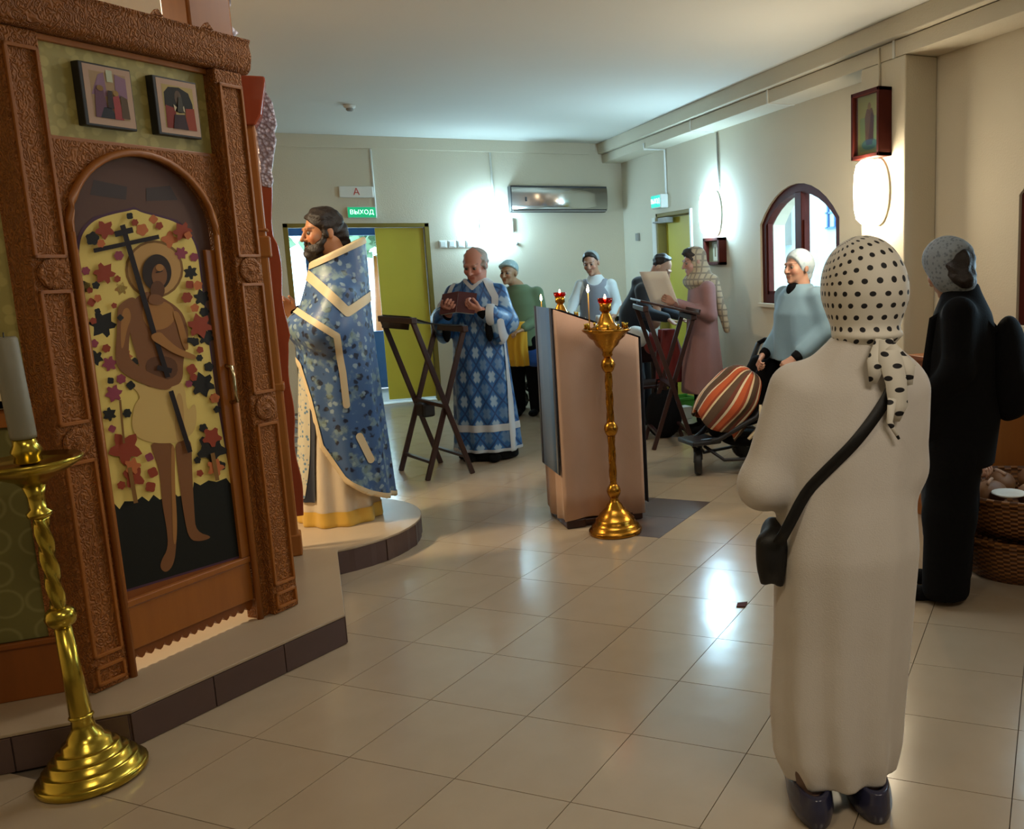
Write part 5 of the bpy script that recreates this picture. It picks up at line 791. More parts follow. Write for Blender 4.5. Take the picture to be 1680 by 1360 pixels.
desk((2.735, 7.15, 0), math.radians(-11), 'dark wooden folding desk with a flat tray, before the woman in the pink coat', True)
# ---------------------------------------------------------------- smooth surfaces for people and clothes
class S:
    def __init__(s): s.ops = []; s.lo = np.full(3, 9.); s.hi = np.full(3, -9.)
    def _b(s, lo, hi, sub):
        lo = np.array(lo, float); hi = np.array(hi, float)
        if not sub: s.lo = np.minimum(s.lo, lo); s.hi = np.maximum(s.hi, hi)
        return lo, hi
    def cone(s, a, b, ra, rb=None, k=.02, sub=False):
        a = np.array(a, float); b = np.array(b, float); rb = ra if rb is None else rb; m = max(ra, rb)
        lo, hi = s._b(np.minimum(a, b)-m, np.maximum(a, b)+m, sub); ab = b-a; q = ab@ab+1e-9
        def f(X, Y, Z):
            t = np.clip(((X-a[0])*ab[0]+(Y-a[1])*ab[1]+(Z-a[2])*ab[2])/q, 0, 1)
            return np.sqrt((X-a[0]-t*ab[0])**2+(Y-a[1]-t*ab[1])**2+(Z-a[2]-t*ab[2])**2)-(ra+(rb-ra)*t)
        s.ops.append((f, lo, hi, k, sub)); return s
    def chain(s, pts, rs, k=.02):
        for i in range(len(pts)-1): s.cone(pts[i], pts[i+1], rs[i], rs[i+1], k)
        return s
    def ell(s, c, r, R=None, k=.02, sub=False):
        c = np.array(c, float); r = np.array(r, float); R = np.eye(3) if R is None else np.array(R, float); e = np.sqrt(((R*r)**2).sum(1))
        lo, hi = s._b(c-e, c+e, sub)
        def f(X, Y, Z):
            x, y, z = X-c[0], Y-c[1], Z-c[2]; p = [(R[0, i]*x+R[1, i]*y+R[2, i]*z)/r[i] for i in range(3)]
            k0 = np.sqrt(p[0]**2+p[1]**2+p[2]**2)+1e-6; k1 = np.sqrt((p[0]/r[0])**2+(p[1]/r[1])**2+(p[2]/r[2])**2)+1e-6
            return k0*(k0-1)/k1
        s.ops.append((f, lo, hi, k, sub)); return s
    def loft(s, rings, k=.02, fold=None, sub=False, pw=2.):  # rings: (z, cx, cy, rx, ry), bottom to top
        a = np.array(rings, float); z0, z1 = a[0, 0], a[-1, 0]
        lo, hi = s._b([(a[:, 1]-a[:, 3]).min()-.03, (a[:, 2]-a[:, 4]).min()-.03, z0], [(a[:, 1]+a[:, 3]).max()+.03, (a[:, 2]+a[:, 4]).max()+.03, z1], sub)
        zs = np.linspace(z0, z1, 120); tab = []
        for j in range(1, 5):
            v = np.interp(zs, a[:, 0], a[:, j]); kk = np.array([.1, .2, .4, .2, .1]); vp = np.pad(v, 2, mode='edge'); tab.append(np.convolve(vp, kk, 'valid'))
        def f(X, Y, Z):
            zc = np.clip(Z, z0, z1); cx, cy, rx, ry = [np.interp(zc, zs, t) for t in tab]
            x = X-cx; y = Y-cy; rr = np.sqrt(x*x+y*y)+1e-6
            if pw == 2.: q = np.sqrt((x/rx)**2+(y/ry)**2)+1e-6
            else: q = ((np.abs(x)/rx)**pw+(np.abs(y)/ry)**pw)**(1/pw)+1e-6
            d = rr*(1-1/q)
            if fold is not None:
                am, n, ph = fold; u = (z1-zc)/(z1-z0); d = d-am(u)*np.sin(n*np.arctan2(y, x)+ph*np.sin(3*u)+.5*np.sin(2*np.arctan2(y, x)))
            return np.maximum(d, np.maximum(z0-Z, Z-z1))
        s.ops.append((f, lo, hi, k, sub)); return s
    def fn(s, f): s.ops.append((f, None, None, 0, 'glob')); return s
    def cut(s, g): return s.fn(lambda F, X, Y, Z: np.maximum(F, g(X, Y, Z)))
    def shell(s, t): return s.fn(lambda F, X, Y, Z: np.maximum(F, -(F+t)))
    def fuzz(s, a=.004, f=70.): return s.fn(lambda F, X, Y, Z: F+a*np.sin(f*X+2*np.sin(f*.6*Z))*np.sin(f*1.1*Y+1.5*np.sin(f*.5*X))+a*.6*np.sin(f*1.9*Z+f*X))
    def ev(s, X, Y, Z):
        F = np.full(np.broadcast(X, Y, Z).shape, .5, np.float32)
        for f, lo, hi, k, sub in s.ops:
            if sub == 'glob': F = f(F, X, Y, Z); continue
            p = k+.03; sl = []
            for ax, (A, l, h) in enumerate(((X, lo[0]-p, hi[0]+p), (Y, lo[1]-p, hi[1]+p), (Z, lo[2]-p, hi[2]+p))):
                v = A.ravel(); i0, i1 = np.searchsorted(v, l), np.searchsorted(v, h); sl.append(slice(i0, max(i1, i0)))
            if any(q.stop <= q.start for q in sl): continue
            d = f(X[sl[0]], Y[:, sl[1]], Z[:, :, sl[2]]).astype(np.float32); G = F[sl[0], sl[1], sl[2]]
            if sub: h_ = np.maximum(k-np.abs(G+d), 0)/max(k, 1e-6); F[sl[0], sl[1], sl[2]] = np.maximum(G, -d)+h_*h_*k/4
            else: h_ = np.maximum(k-np.abs(G-d), 0)/max(k, 1e-6); F[sl[0], sl[1], sl[2]] = np.minimum(G, d)-h_*h_*k/4
        return F
    def pt(s, x, y, z):
        return float(s.ev(np.array([x]).reshape(1, 1, 1), np.array([y]).reshape(1, 1, 1), np.array([z]).reshape(1, 1, 1))[0, 0, 0])
    def net(s, h):
        lo = s.lo-2.5*h; hi = s.hi+2.5*h; g = [np.arange(lo[i], hi[i]+h, h) for i in range(3)]
        F = s.ev(g[0].reshape(-1, 1, 1), g[1].reshape(1, -1, 1), g[2].reshape(1, 1, -1)); B = F < 0
        c = B[:-1, :-1, :-1].astype(np.int8)
        for dx in (0, 1):
            for dy in (0, 1):
                for dzz in (0, 1):
                    if dx+dy+dzz: c = c+B[dx:B.shape[0]-1+dx, dy:B.shape[1]-1+dy, dzz:B.shape[2]-1+dzz]
        act = (c > 0) & (c < 8); I, J, K = np.nonzero(act); idx = np.full(act.shape, -1, np.int64); idx[I, J, K] = np.arange(len(I))
        acc = np.zeros((len(I), 3)); cnt = np.zeros(len(I)); cor = [(a, b, e) for a in (0, 1) for b in (0, 1) for e in (0, 1)]
        val = {q: F[I+q[0], J+q[1], K+q[2]] for q in cor}
        for q in cor:
            for ax in range(3):
                if q[ax]: continue
                r = list(q); r[ax] = 1; r = tuple(r); a, b = val[q], val[r]; x = (a < 0) != (b < 0); t = np.where(x, a/np.where(x, a-b, 1), 0)
                P = np.zeros((len(I), 3)); P += q; P[:, ax] += t; acc[x] += P[x]; cnt[x] += 1
        V = (acc/cnt[:, None]+np.stack([I, J, K], 1))*h+lo; Q = []
        for ax in range(3):
            sl0 = [slice(1, -1)]*3; sl0[ax] = slice(0, -1); sl1 = [slice(1, -1)]*3; sl1[ax] = slice(1, None)
            a = B[tuple(sl0)]; b = B[tuple(sl1)]; i = np.argwhere(a != b); flip = a[tuple(i.T)]
            i = i+np.array([0 if q == ax else 1 for q in range(3)]); u, w = [q for q in range(3) if q != ax]; e1 = np.eye(3, dtype=int)[u]; e2 = np.eye(3, dtype=int)[w]
            q = np.stack([idx[tuple((i-e1-e2).T)], idx[tuple((i-e2).T)], idx[tuple(i.T)], idx[tuple((i-e1).T)]], 1)
            fl = flip if ax != 1 else ~flip
            q[~fl] = q[~fl][:, ::-1]; Q.append(q)
        return V, np.concatenate(Q)
def nmesh(name, parts, mat, parent=None, colfn=None, smooth=True):
    Vs = []; Qs = []; b = 0
    for V, Q in parts: Vs.append(V); Qs.append(Q+b); b += len(V)
    V = np.concatenate(Vs); Q = np.concatenate(Qs); me = D.meshes.new(name)
    me.vertices.add(len(V)); me.vertices.foreach_set('co', V.astype(np.float32).ravel()); me.loops.add(Q.size); me.loops.foreach_set('vertex_index', Q.astype(np.int32).ravel())
    me.polygons.add(len(Q)); me.polygons.foreach_set('loop_start', np.arange(0, Q.size, 4, dtype=np.int32)); me.polygons.foreach_set('use_smooth', np.ones(len(Q), bool)*smooth)
    me.materials.append(M[mat]); me.update(calc_edges=True); me.validate()
    if colfn is not None:
        ca = me.color_attributes.new('Col', 'FLOAT_COLOR', 'POINT'); ca.data.foreach_set('color', np.concatenate([colfn(V), np.ones((len(V), 1))], 1).astype(np.float32).ravel())
    return link(name, me, parent)
def cloth(name, s, h, mat, parent): return nmesh(name, [s.net(h)], mat, parent)
def band(name, VQ, sel, mat, parent, off=.004):   # trim lying on a garment: its surface cut along sel(v) = 0 and lifted off, one part per separate strip
    V, Q = VQ; n = np.zeros_like(V); e = np.cross(V[Q[:, 2]]-V[Q[:, 0]], V[Q[:, 3]]-V[Q[:, 1]])
    for i in range(4): np.add.at(n, Q[:, i], e)
    n /= np.linalg.norm(n, axis=1)[:, None]+1e-9; sv = sel(V); U = V+n*off; vs = list(map(tuple, U)); fs = []; cutv = {}
    def cutp(a, b):
        k = (a, b) if a < b else (b, a)
        if k not in cutv: t_ = sv[k[0]]/(sv[k[0]]-sv[k[1]]); cutv[k] = len(vs); vs.append(tuple(U[k[0]]+(U[k[1]]-U[k[0]])*t_))
        return cutv[k]
    ins = sv[Q] < 0; full = ins.all(1); part = ins.any(1) & ~full; fs += Q[full].tolist()
    for q in Q[part].tolist():
        p = []
        for i in range(4):
            a, b = q[i], q[(i+1) % 4]
            if sv[a] < 0: p.append(a)
            if (sv[a] < 0) != (sv[b] < 0): p.append(cutp(a, b))
        if len(p) > 2: fs.append(p)
    par = {}
    def root_(a):
        while par.setdefault(a, a) != a: par[a] = par[par[a]]; a = par[a]
        return a
    for f in fs:
        for b in f[1:]: par[root_(b)] = root_(f[0])
    grp = {}
    for f in fs: grp.setdefault(root_(f[0]), []).append(f)
    for g in grp.values():
        if len(g) < 30: continue
        ids = {}; ff = [[ids.setdefault(a, len(ids)) for a in f] for f in g]; me = D.meshes.new(name); me.from_pydata([vs[a] for a in ids], [], ff); me.materials.append(M[mat]); me.polygons.foreach_set('use_smooth', [True]*len(ff)); link(name, me, parent)
def mx(*a): return np.maximum.reduce(a)
def near(poly, w): # distance test to a polyline in two columns
    P_ = np.array(poly, float)
    def f(A):
        d = np.full(len(A), 9.)
        for a, b in zip(P_[:-1], P_[1:]): t = np.clip(((A-a)@(b-a))/((b-a)@(b-a)), 0, 1); d = np.minimum(d, np.linalg.norm(A-a-t[:, None]*(b-a), axis=1))
        return d-w
    return f
def rot(yaw=0, pitch=0, roll=0): # degrees; pitch > 0 bows the head, yaw > 0 turns it to its left
    return np.array(Matrix.Rotation(math.radians(yaw), 3, 'Z') @ Matrix.Rotation(math.radians(pitch), 3, 'X') @ Matrix.Rotation(math.radians(roll), 3, 'Y'))
class Head:   # head frame: origin between the ears, facing -Y
    def __init__(s, c, yaw=0, pitch=0, roll=0, sc=1., male=False, skin='#b98a70', brow='#2a1a12'):
        s.c = np.array(c, float); s.R = rot(yaw, pitch, roll); s.k = sc; s.male = male; s.skin = np.array(lin(skin)[:3]); s.brow = np.array(lin(brow)[:3])
    def p(s, x, y, z): return s.c+s.R@(np.array([x, y, z])*s.k)
    def e(s, S_, c, r, k=.02, sub=False): S_.ell(s.p(*c), np.array(r)*s.k, s.R, k*s.k, sub)
    def cn(s, S_, a, b, ra, rb=None, k=.012, sub=False): S_.cone(s.p(*a), s.p(*b), ra*s.k, (ra if rb is None else rb)*s.k, k*s.k, sub)
    def build(s, S_, neck=None):
        m = s.male
        s.e(S_, (0, .018, .03), (.074, .093, .086)); s.e(S_, (0, -.03, -.03), (.06, .062, .08), .03); s.e(S_, (0, -.042, -.078), (.046 if m else .04, .044, .034), .03)
        s.cn(S_, (-.032, -.083, .022), (.032, -.083, .022), .012); s.cn(S_, (0, -.09, .012), (0, -.116, -.03), .0075, .0125); s.e(S_, (.011, -.1, -.034), (.008, .01, .007), .008); s.e(S_, (-.011, -.1, -.034), (.008, .01, .007), .008)
        for x in (-1, 1):
            s.e(S_, (x*.038, -.07, -.028), (.022, .02, .022), .025); s.e(S_, (x*.03, -.1, .001), (.016, .017, .0105), .012, True); s.e(S_, (x*.077, .012, -.008), (.011, .02, .033), .01)
        s.cn(S_, (-.019, -.09, -.06), (.019, -.09, -.06), .0075, .0075, .008); s.cn(S_, (-.015, -.09, -.073), (.015, -.09, -.073), .0075, .0075, .008); s.e(S_, (0, -.082, -.1), (.02, .018, .015), .02)
        nb = s.p(0, .03, -.2) if neck is None else np.array(neck, float)
        S_.cone(s.p(0, .02, -.06), nb, .056*s.k*(1.08 if m else .95), .06*s.k*(1.1 if m else .95), .03)
    def local(s, V): return ((V-s.c)@s.R)/s.k
    def col(s, V):
        L = s.local(V); c = np.tile(s.skin, (len(V), 1)); f = L[:, 1] < -.04
        lip = f & (np.abs(L[:, 0]) < .02) & (L[:, 2] < -.058) & (L[:, 2] > -.077) & (np.abs(L[:, 1]) < .12)
        c[lip] = s.skin*np.array([.92, .66, .66]); br = f & (np.abs(np.abs(L[:, 0])-.032) < .02) & (np.abs(L[:, 2]-.026-.05*(np.abs(L[:, 0])-.02)*0) < .0038); c[br] = s.brow*.55+s.skin*.45
        soc = f & (np.abs(np.abs(L[:, 0])-.03) < .015) & (np.abs(L[:, 2]-.001) < .008); c[soc] = s.skin*.85
        ck = f & (np.abs(np.abs(L[:, 0])-.04) < .02) & (np.abs(L[:, 2]+.03) < .02); c[ck] = s.skin*np.array([1.05, .88, .86]); return c
    def eyes(s, parent):
        for x in (-1, 1):
            V = []; Q = []; n = 12; ctr = s.p(x*.03, -.0815, .001)
            mb = MB(); prof = [(.0115*s.k*math.sin(a), -.0115*s.k*math.cos(a)) for a in np.linspace(.02, PI-.02, 10)]
            R4 = Matrix(s.R.tolist()).to_4x4() @ Matrix.Rotation(PI/2, 4, 'X'); R4.translation = Vector(ctr)
            mb.lathe(prof, n, 0, R4); mb.m = [1 if sum((s.local(np.array([mb.v[i] for i in f]))[:, 1]+.0815)) / len(f) < -.0088 else 0 for f in mb.f]
            mb.build('eye', ['sclera', 'dark'], parent)
    def cap(s, grow=.012, hair=None): # scalp shell
        S_ = S(); s.e(S_, (0, .02, .032), (.074+grow, .093+grow, .086+grow)); return S_
def hand(S_, wrist, fd, pn, side=1, curl=.5, sc=1., spread=.1):
    w = np.array(wrist, float); fd = np.array(fd, float); fd /= np.linalg.norm(fd); pn = np.array(pn, float); pn -= fd*(pn@fd); pn /= np.linalg.norm(pn); sd = np.cross(fd, pn)*side
    for i, (o, L, r) in enumerate(((.030, .070, .0085), (.010, .078, .009), (-.011, .072, .0085), (-.030, .056, .0075))):
        b = w+(fd*.085+sd*o)*sc; S_.cone(w+sd*o*.5*sc, b, .015*sc, .0115*sc, .012); p = b; a = 0
        for q, l in enumerate((.45, .32, .25)):
            a += curl*(.75+.25*q); d = fd*math.cos(a)+pn*math.sin(a)+sd*o*spread*5*(1 if q == 0 else 0); d /= np.linalg.norm(d); n_ = p+d*L*l*sc; S_.cone(p, n_, r*sc, r*.9*sc, .004); p = n_
    b = w+(fd*.03+sd*.026)*sc; m_ = b+(fd*.035+sd*.03+pn*.012)*sc; e = m_+(fd*.03+sd*.006+pn*.018)*sc; S_.cone(w+fd*.015*sc, b, .015*sc, .012*sc, .01); S_.cone(b, m_, .0115*sc, .010*sc, .008); S_.cone(m_, e, .0095*sc, .008*sc, .004)
def arm(sh, el, wr): return ((sh, el, wr), (.042, .036, .024))
def body(root, head, hands=(), hh=.0055, eyes=True, neck=None, arms=()):
    B_ = S(); head.build(B_, neck); nb = np.array(head.p(0, .03, -.2) if neck is None else neck, float)
    B_.chain([nb+(0, 0, .02), nb-(0, 0, .12), nb-(0, -.01, .34)], [.06, .085, .085], .04)
    for pts, rs in arms: B_.cone(nb-(0, 0, .07), pts[0], .055, rs[0], .04); B_.chain(pts, rs, .02)
    for a in hands: hand(B_, *a)
    o = nmesh('body', [B_.net(hh)], 'skin', root, head.col)
    if eyes: head.eyes(root)
    return o
def person(label, loc, face, group=None):
    return thing('person', label, 'person', loc, math.atan2(face[0], -face[1]), group)
def shoe(root, x, y, mat='black', L=.25, w=.048, yaw=0, name='shoe', h=.06):
    s = S(); c, sn = math.cos(yaw), math.sin(yaw); pt = lambda a, b, z: (x+a*c-b*sn, y+a*sn+b*c, z)
    s.ell(pt(0, -L*.28, .03), (w, L*.32, .034), rot(math.degrees(yaw)), .03); s.ell(pt(0, L*.16, .04), (w*.8, L*.24, h*.72), rot(math.degrees(yaw)), .04); s.cut(lambda X, Y, Z: .002-Z)
    return cloth(name, s, .0075, mat, root)
flat_trunk = lambda z0, z1, w=.1, d=.07, cy=0: [(z0, 0, cy, w, d), (z1, 0, cy, w*.9, d)]
# ---------------------------------------------------------------- people
N_ = np.interp
# -- priest on the dais, seen from his left
pr_ = person('bearded man in a pale blue brocade vestment standing on the rounded dais step', (.15, 5.55, dz), (-1, -.04))
h = Head((.0, -.02, 1.615), 16, 8, 0, 1.0, True, '#b9805a', '#1d120c')
body(pr_, h, [((-.03, -.20, 1.16), (-.05, -.5, .7), (.7, -.3, 0), 1, .9, 1.0)], neck=(0, .06, 1.4), arms=[(((-.1, .05, 1.3), (-.14, -.1, 1.12), (-.03, -.20, 1.16)), (.05, .045, .03))])
s = S(); h.e(s, (0, .022, .04), (.088, .105, .094)); h.cn(s, (.0, .09, -.02), (0, .1, -.075), .05, .035, .03); s.cut(lambda X, Y, Z: -((Z-h.c[2])*1+(Y-h.c[1])*1.05+.012))
for x in (-1, 1): h.cn(s, (x*.078, -.012, .02), (x*.078, -.012, -.03), .012, .01)
s.fuzz(); nmesh('hair', [s.net(.006)], 'hairdark', pr_)
s = S(); h.e(s, (0, -.06, -.088), (.052, .05, .045), .02); h.e(s, (0, -.08, -.12), (.035, .04, .045), .03)
for x in (-1, 1): h.cn(s, (x*.068, -.015, -.02), (x*.045, -.06, -.09), .014, .022, .03)
h.cn(s, (-.026, -.093, -.052), (.026, -.093, -.052), .006); h.e(s, (0, -.11, -.068), (.016, .02, .007), .008, True)
s.fuzz(); nmesh('beard', [s.net(.005)], 'hairdark', pr_)
s = S().loft([(.0, 0, -.065, .25, .215), (.06, 0, -.065, .24, .212), (.5, 0, -.04, .22, .185), (1.0, 0, -.03, .19, .15), (1.35, 0, .03, .14, .1)], fold=(lambda u: .014*u, 11, 1.5)); VQ = s.net(.011)
nmesh('under_robe', [VQ], 'cream', pr_); band('yellow_hem', VQ, lambda c: mx(c[:, 2]-.085, .004-c[:, 2]), 'yellowband', pr_)
band('stole', VQ, lambda c: mx(np.abs(c[:, 0]-.03)-.1, c[:, 1]+.1, .16-c[:, 2], c[:, 2]-1.1), 'stole', pr_, .012)
band('stole_side', VQ, lambda c: mx(np.abs(c[:, 0]-.145)-.03, c[:, 1]+.1, .14-c[:, 2], c[:, 2]-.8), 'navytrim', pr_, .009)
hem = lambda y: N_(y, [-.3, -.21, -.18, -.145, -.04, .08, .2, .3], [1.02, .90, .74, .45, .25, .16, .11, .06])
s = S().loft([(.02, 0, .01, .27, .225), (.4, 0, .01, .27, .21), (.9, 0, -.005, .265, .205), (1.12, 0, -.005, .26, .2), (1.28, 0, .025, .215, .172), (1.42, 0, .05, .165, .15), (1.62, 0, .062, .135, .135)], fold=(lambda u: .016*np.clip(u*1.2-.25, 0, 1), 9, 2.5))
s.cone((.21, .02, 1.28), (.225, -.06, 1.08), .06, .085, .08); s.cone((.225, -.06, 1.08), (.08, -.18, 1.1), .085, .075, .08)
s.shell(.022); s.cut(lambda X, Y, Z: Z-(1.45+(Y+.09)*.47)); s.cut(lambda X, Y, Z: hem(Y)-Z); VQ = s.net(.009)
nmesh('outer_vestment', [VQ], 'phelonion', pr_)
yz_ = lambda c: c[:, 1:3]; out = lambda c: .1-np.hypot(c[:, 0], c[:, 1]-.01)
for nm, pl, w in (('yoke_band', [(-.13, 1.40), (.047, 1.18), (.25, 1.29)], .024), ('front_band', [(-.22, 1.215), (-.02, 1.06), (-.003, .86), (.0, .68)], .017), ('front_band', [(.05, .5), (.1, .36)], .02), ('hem_band', [(y, float(hem(y))+.012) for y in np.linspace(-.24, .24, 16)], .016), ('collar_band', [(y, 1.45+(y+.09)*.47-.012) for y in np.linspace(-.12, .24, 10)], .02)):
    f_ = near(pl, w); band(nm, VQ, lambda c: mx(f_(yz_(c)), out(c)), 'galloon', pr_, .005)
s = S().cone((-.06, -.09, 1.19), (-.035, -.185, 1.17), .05, .042); cloth('dark_sleeve', s, .008, 'black', pr_)
# -- reading deacon
dk = person('grey-haired man in a blue lattice robe reading from an open dark red book', (1.249, 7.4, 0), (-.4, -.9))
h = Head((.02, -.06, 1.555), -12, 22, 0, 1.08, True, '#b98372', '#6b5a50')
body(dk, h, [((.10, -.27, 1.20), (-.75, -.45, .35), (-.3, .5, .8), -1, .8, 1.08), ((-.17, -.24, 1.18), (.3, -.75, .5), (.3, .6, .6), 1, .7, 1.08)], neck=(0, .0, 1.38), arms=[(((.2, 0, 1.3), (.25, -.08, 1.08), (.10, -.27, 1.20)), (.05, .045, .032)), (((-.2, 0, 1.3), (-.27, -.08, 1.1), (-.17, -.24, 1.18)), (.05, .045, .032))])
s = S(); h.e(s, (0, .03, .025), (.084, .1, .088)); s.cut(lambda X, Y, Z: -((Y-h.c[1])*1.0-(Z-h.c[2])*.02+.055)); h.cn(s, (.078, -.01, .02), (.078, -.01, -.03), .01); h.cn(s, (-.078, -.01, .02), (-.078, -.01, -.03), .01); s.fuzz(); nmesh('hair', [s.net(.006)], 'hairgrey', dk)
s = S().loft([(.008, .01, 0, .24, .185), (.2, .01, 0, .235, .18)]); cloth('black_under_robe', s, .012, 'black', dk)
s = S().loft([(.075, .01, 0, .262, .2), (.3, .01, 0, .25, .19), (.6, 0, 0, .232, .175), (1.0, 0, 0, .205, .155), (1.22, 0, 0, .21, .14), (1.36, 0, .0, .19, .115), (1.44, 0, -.005, .09, .09)], fold=(lambda u: .014*u*u, 10, 1))
for sx, el, wr, dr in ((1, (.235, -.04, 1.1), (.15, -.22, 1.17), (.195, -.13, 1.06)), (-1, (-.265, -.05, 1.13), (-.22, -.19, 1.15), (-.25, -.12, 1.07))):
    s.cone((sx*.175, 0, 1.335), el, .07, .082, .05); s.cone(el, wr, .082, .075, .05); s.ell(dr, (.06, .12, .125), None, .05)
VQ = s.net(.01); nmesh('robe', [VQ], 'sticharion', dk)
xz = lambda c: c[:, [0, 2]]
band('hem_band', VQ, lambda c: np.abs(c[:, 2]-.27)-.028, 'silverband', dk); band('hem_edge', VQ, lambda c: mx(c[:, 2]-.1, .078-c[:, 2]), 'silverband', dk)
f_ = near([(.21, .95), (.235, .08)], .013); band('side_trim', VQ, lambda c: mx(f_(xz(c)), c[:, 1]+.03), 'silverband', dk, .008)
f_ = near([(.1, 1.43), (.165, 1.3), (.16, 1.12)], .026); band('stole', VQ, lambda c: mx(f_(xz(c)), c[:, 1]), 'silverband', dk, .009)
f_ = near([(.225, 1.12), (.235, .95)], .02); band('sleeve_band', VQ, lambda c: mx(f_(xz(c)), c[:, 1]+.1), 'silverband', dk, .008)
f_ = near([(-.16, 1.4), (-.2, 1.31), (-.27, 1.24)], .016); band('shoulder_band', VQ, lambda c: mx(f_(xz(c)), c[:, 1]-.02), 'silverband', dk, .008)
f_ = near([(-.07, 1.44), (0, 1.37), (.07, 1.44)], .014); band('collar_edge', VQ, lambda c: mx(f_(xz(c)), c[:, 1]), 'silverband', dk, .006)
s = S().cone((.2, -.17, 1.09), (.1, -.27, 1.19), .05, .038); s.ell((.135, -.215, 1.05), (.03, .05, .09)); cloth('dark_cuff', s, .009, 'black', dk); s = S().cone((-.24, -.14, 1.08), (-.18, -.23, 1.17), .05, .038); s.ell((-.2, -.2, 1.05), (.03, .05, .09)); cloth('dark_cuff', s, .009, 'black', dk)
for x in (-.1, .1): shoe(dk, x, -.09, 'black', .27, .05)
bk = thing('open_book', 'open dark red book held up by the man in the blue lattice robe', 'book', dk.matrix_basis @ Vector((-.075, -.345, 1.20)), dk.rotation_euler.z)
TB = Matrix.Rotation(math.radians(-38), 4, 'X')
for sx in (-1, 1):
    RB = TB @ Matrix.Rotation(sx*math.radians(14), 4, 'Z')
    a, b = (0, .135) if sx > 0 else (-.135, 0)
    MB().bx((a, -.008, 0), (b, -.004, .19), 0, RB).build('cover', 'bookred', bk); MB().bx((a*.96, -.004, .005), (b*.96, .012, .185), 0, RB).build('page_block', 'paper', bk, bevel=.002)
# -- woman in white in the foreground, back to us
ww = person('woman in a long cream knit dress and polka dot headscarf, nearest the camera', (1.29, 2.04, 0), (.30, .95))
h = Head((-.05, -.015, 1.455), 28, 4, 0, 1.0, False, '#b98f78')
body(ww, h, [((.06, -.27, .90), (-.8, -.5, .1), (0, .5, -.8), -1, .5, .95), ((-.06, -.27, .93), (.8, -.5, .0), (0, .5, -.8), 1, .5, .95)], neck=(-.02, .03, 1.27), eyes=False, arms=[arm((.14, .03, 1.17), (.225, .035, .95), (.06, -.27, .90)), arm((-.13, .03, 1.17), (-.15, .02, .97), (-.06, -.27, .93))])
s = S().loft([(.085, .02, 0, .152, .125), (.16, .028, 0, .178, .142), (.3, .026, 0, .187, .15), (.5, .01, 0, .19, .155), (.75, 0, .01, .197, .165), (.92, 0, .01, .185, .15), (1.08, -.005, .02, .183, .14), (1.2, -.01, .02, .17, .12), (1.27, -.02, .025, .125, .095), (1.325, -.035, .03, .075, .075)], fold=(lambda u: .009*u*u+.002, 9, 2))
s.cone((.14, .03, 1.19), (.232, .035, .945), .075, .062, .05); s.cone((.232, .035, .945), (.2, -.08, .915), .062, .056, .04); s.cone((.2, -.08, .915), (.07, -.25, .92), .056, .045, .04)
s.cone((-.14, .03, 1.18), (-.155, .01, .97), .075, .055, .08); s.cone((-.155, .01, .97), (-.08, -.23, .93), .055, .045, .05)
WD = s; VQ = s.net(.009); nmesh('knit_dress', [VQ], 'whitewool', ww)
s = S(); s.ell((-.05, 0, 1.465), (.109, .125, .122)); s.cone((-.05, .02, 1.42), (-.045, .03, 1.335), .1, .084, .05); s.ell((-.05, -.06, 1.46), (.09, .09, .105), None, .03); s.ell((-.05, .045, 1.332), (.09, .085, .018), None, .02)
fc = h.p(0, -.14, -.02); s.ell(fc, (.066, .07, .09), h.R, .015, True)
nmesh('headscarf', [s.net(.006)], 'polka', ww)
def back_y(x, z, s_): # outermost back surface
    ys = np.linspace(.4, -.1, 101); F = s_.ev(np.array([x]).reshape(1, 1, 1), ys[::-1].reshape(1, -1, 1), np.array([z]).reshape(1, 1, 1))[0, :, 0][::-1]; k = np.argmax(F < 0); return float(ys[k])
def ribbon(name, pts, w, mat, root, th=.004, nrm=(0, 1, 0)):
    pts = [Vector(p) for p in pts]; L = []; R_ = []
    for i, p in enumerate(pts):
        t_ = (pts[min(i+1, len(pts)-1)]-pts[max(i-1, 0)]).normalized(); sd = t_.cross(Vector(nrm)).normalized(); ww_ = w[i] if isinstance(w, (list, tuple)) else w; L.append(p+sd*ww_/2); R_.append(p-sd*ww_/2)
    return drape(name, [[tuple(a), tuple((a+b)/2), tuple(b)] for a, b in zip(L, R_)], mat, root, th)
tl = [(-.07, .128, 1.325), (-.075, .15, 1.28), (-.088, .16, 1.22), (-.093, .162, 1.16), (-.09, .16, 1.12)]
ribbon('scarf_tail', tl, [.035, .06, .055, .05, .015], 'polka', ww); ribbon('scarf_tail', [(-.06, .125, 1.325), (-.04, .15, 1.27), (-.03, .155, 1.22)], [.03, .05, .02], 'polka', ww); ribbon('scarf_tail', [(-.078, .14, 1.31), (-.12, .15, 1.25), (-.125, .155, 1.21)], [.03, .045, .015], 'polka', ww); ribbon('scarf_tail', [(-.08, .16, 1.2), (-.07, .165, 1.12), (-.095, .165, 1.075)], [.025, .016, .006], 'polka', ww)
bg = thing('crossbody_bag', 'black crossbody bag with a long strap worn by the woman in the cream dress', 'bag', ww.matrix_basis @ Vector((.2, .0, .76)), ww.rotation_euler.z)
sp = []
for x, z in zip(N_(np.linspace(0, 6, 25), range(7), [-.115, -.09, -.05, 0, .05, .1, .15]), N_(np.linspace(0, 6, 25), range(7), [1.275, 1.21, 1.15, 1.095, 1.04, .985, .925])): sp.append([x-.2, back_y(x, z, WD)+.006, z-.76])
sp += [[-.03, .125, .115], [-.012, .12, .075], [.008, .1, .04]]; sa = np.array(sp)
for _ in range(4): sa[1:-1] = (sa[:-2]+2*sa[1:-1]+sa[2:])/4
sp = [tuple(p_) for p_ in sa+np.array([0, .003, 0])]
ribbon('strap', sp, .03, 'blackleather', bg, .005)
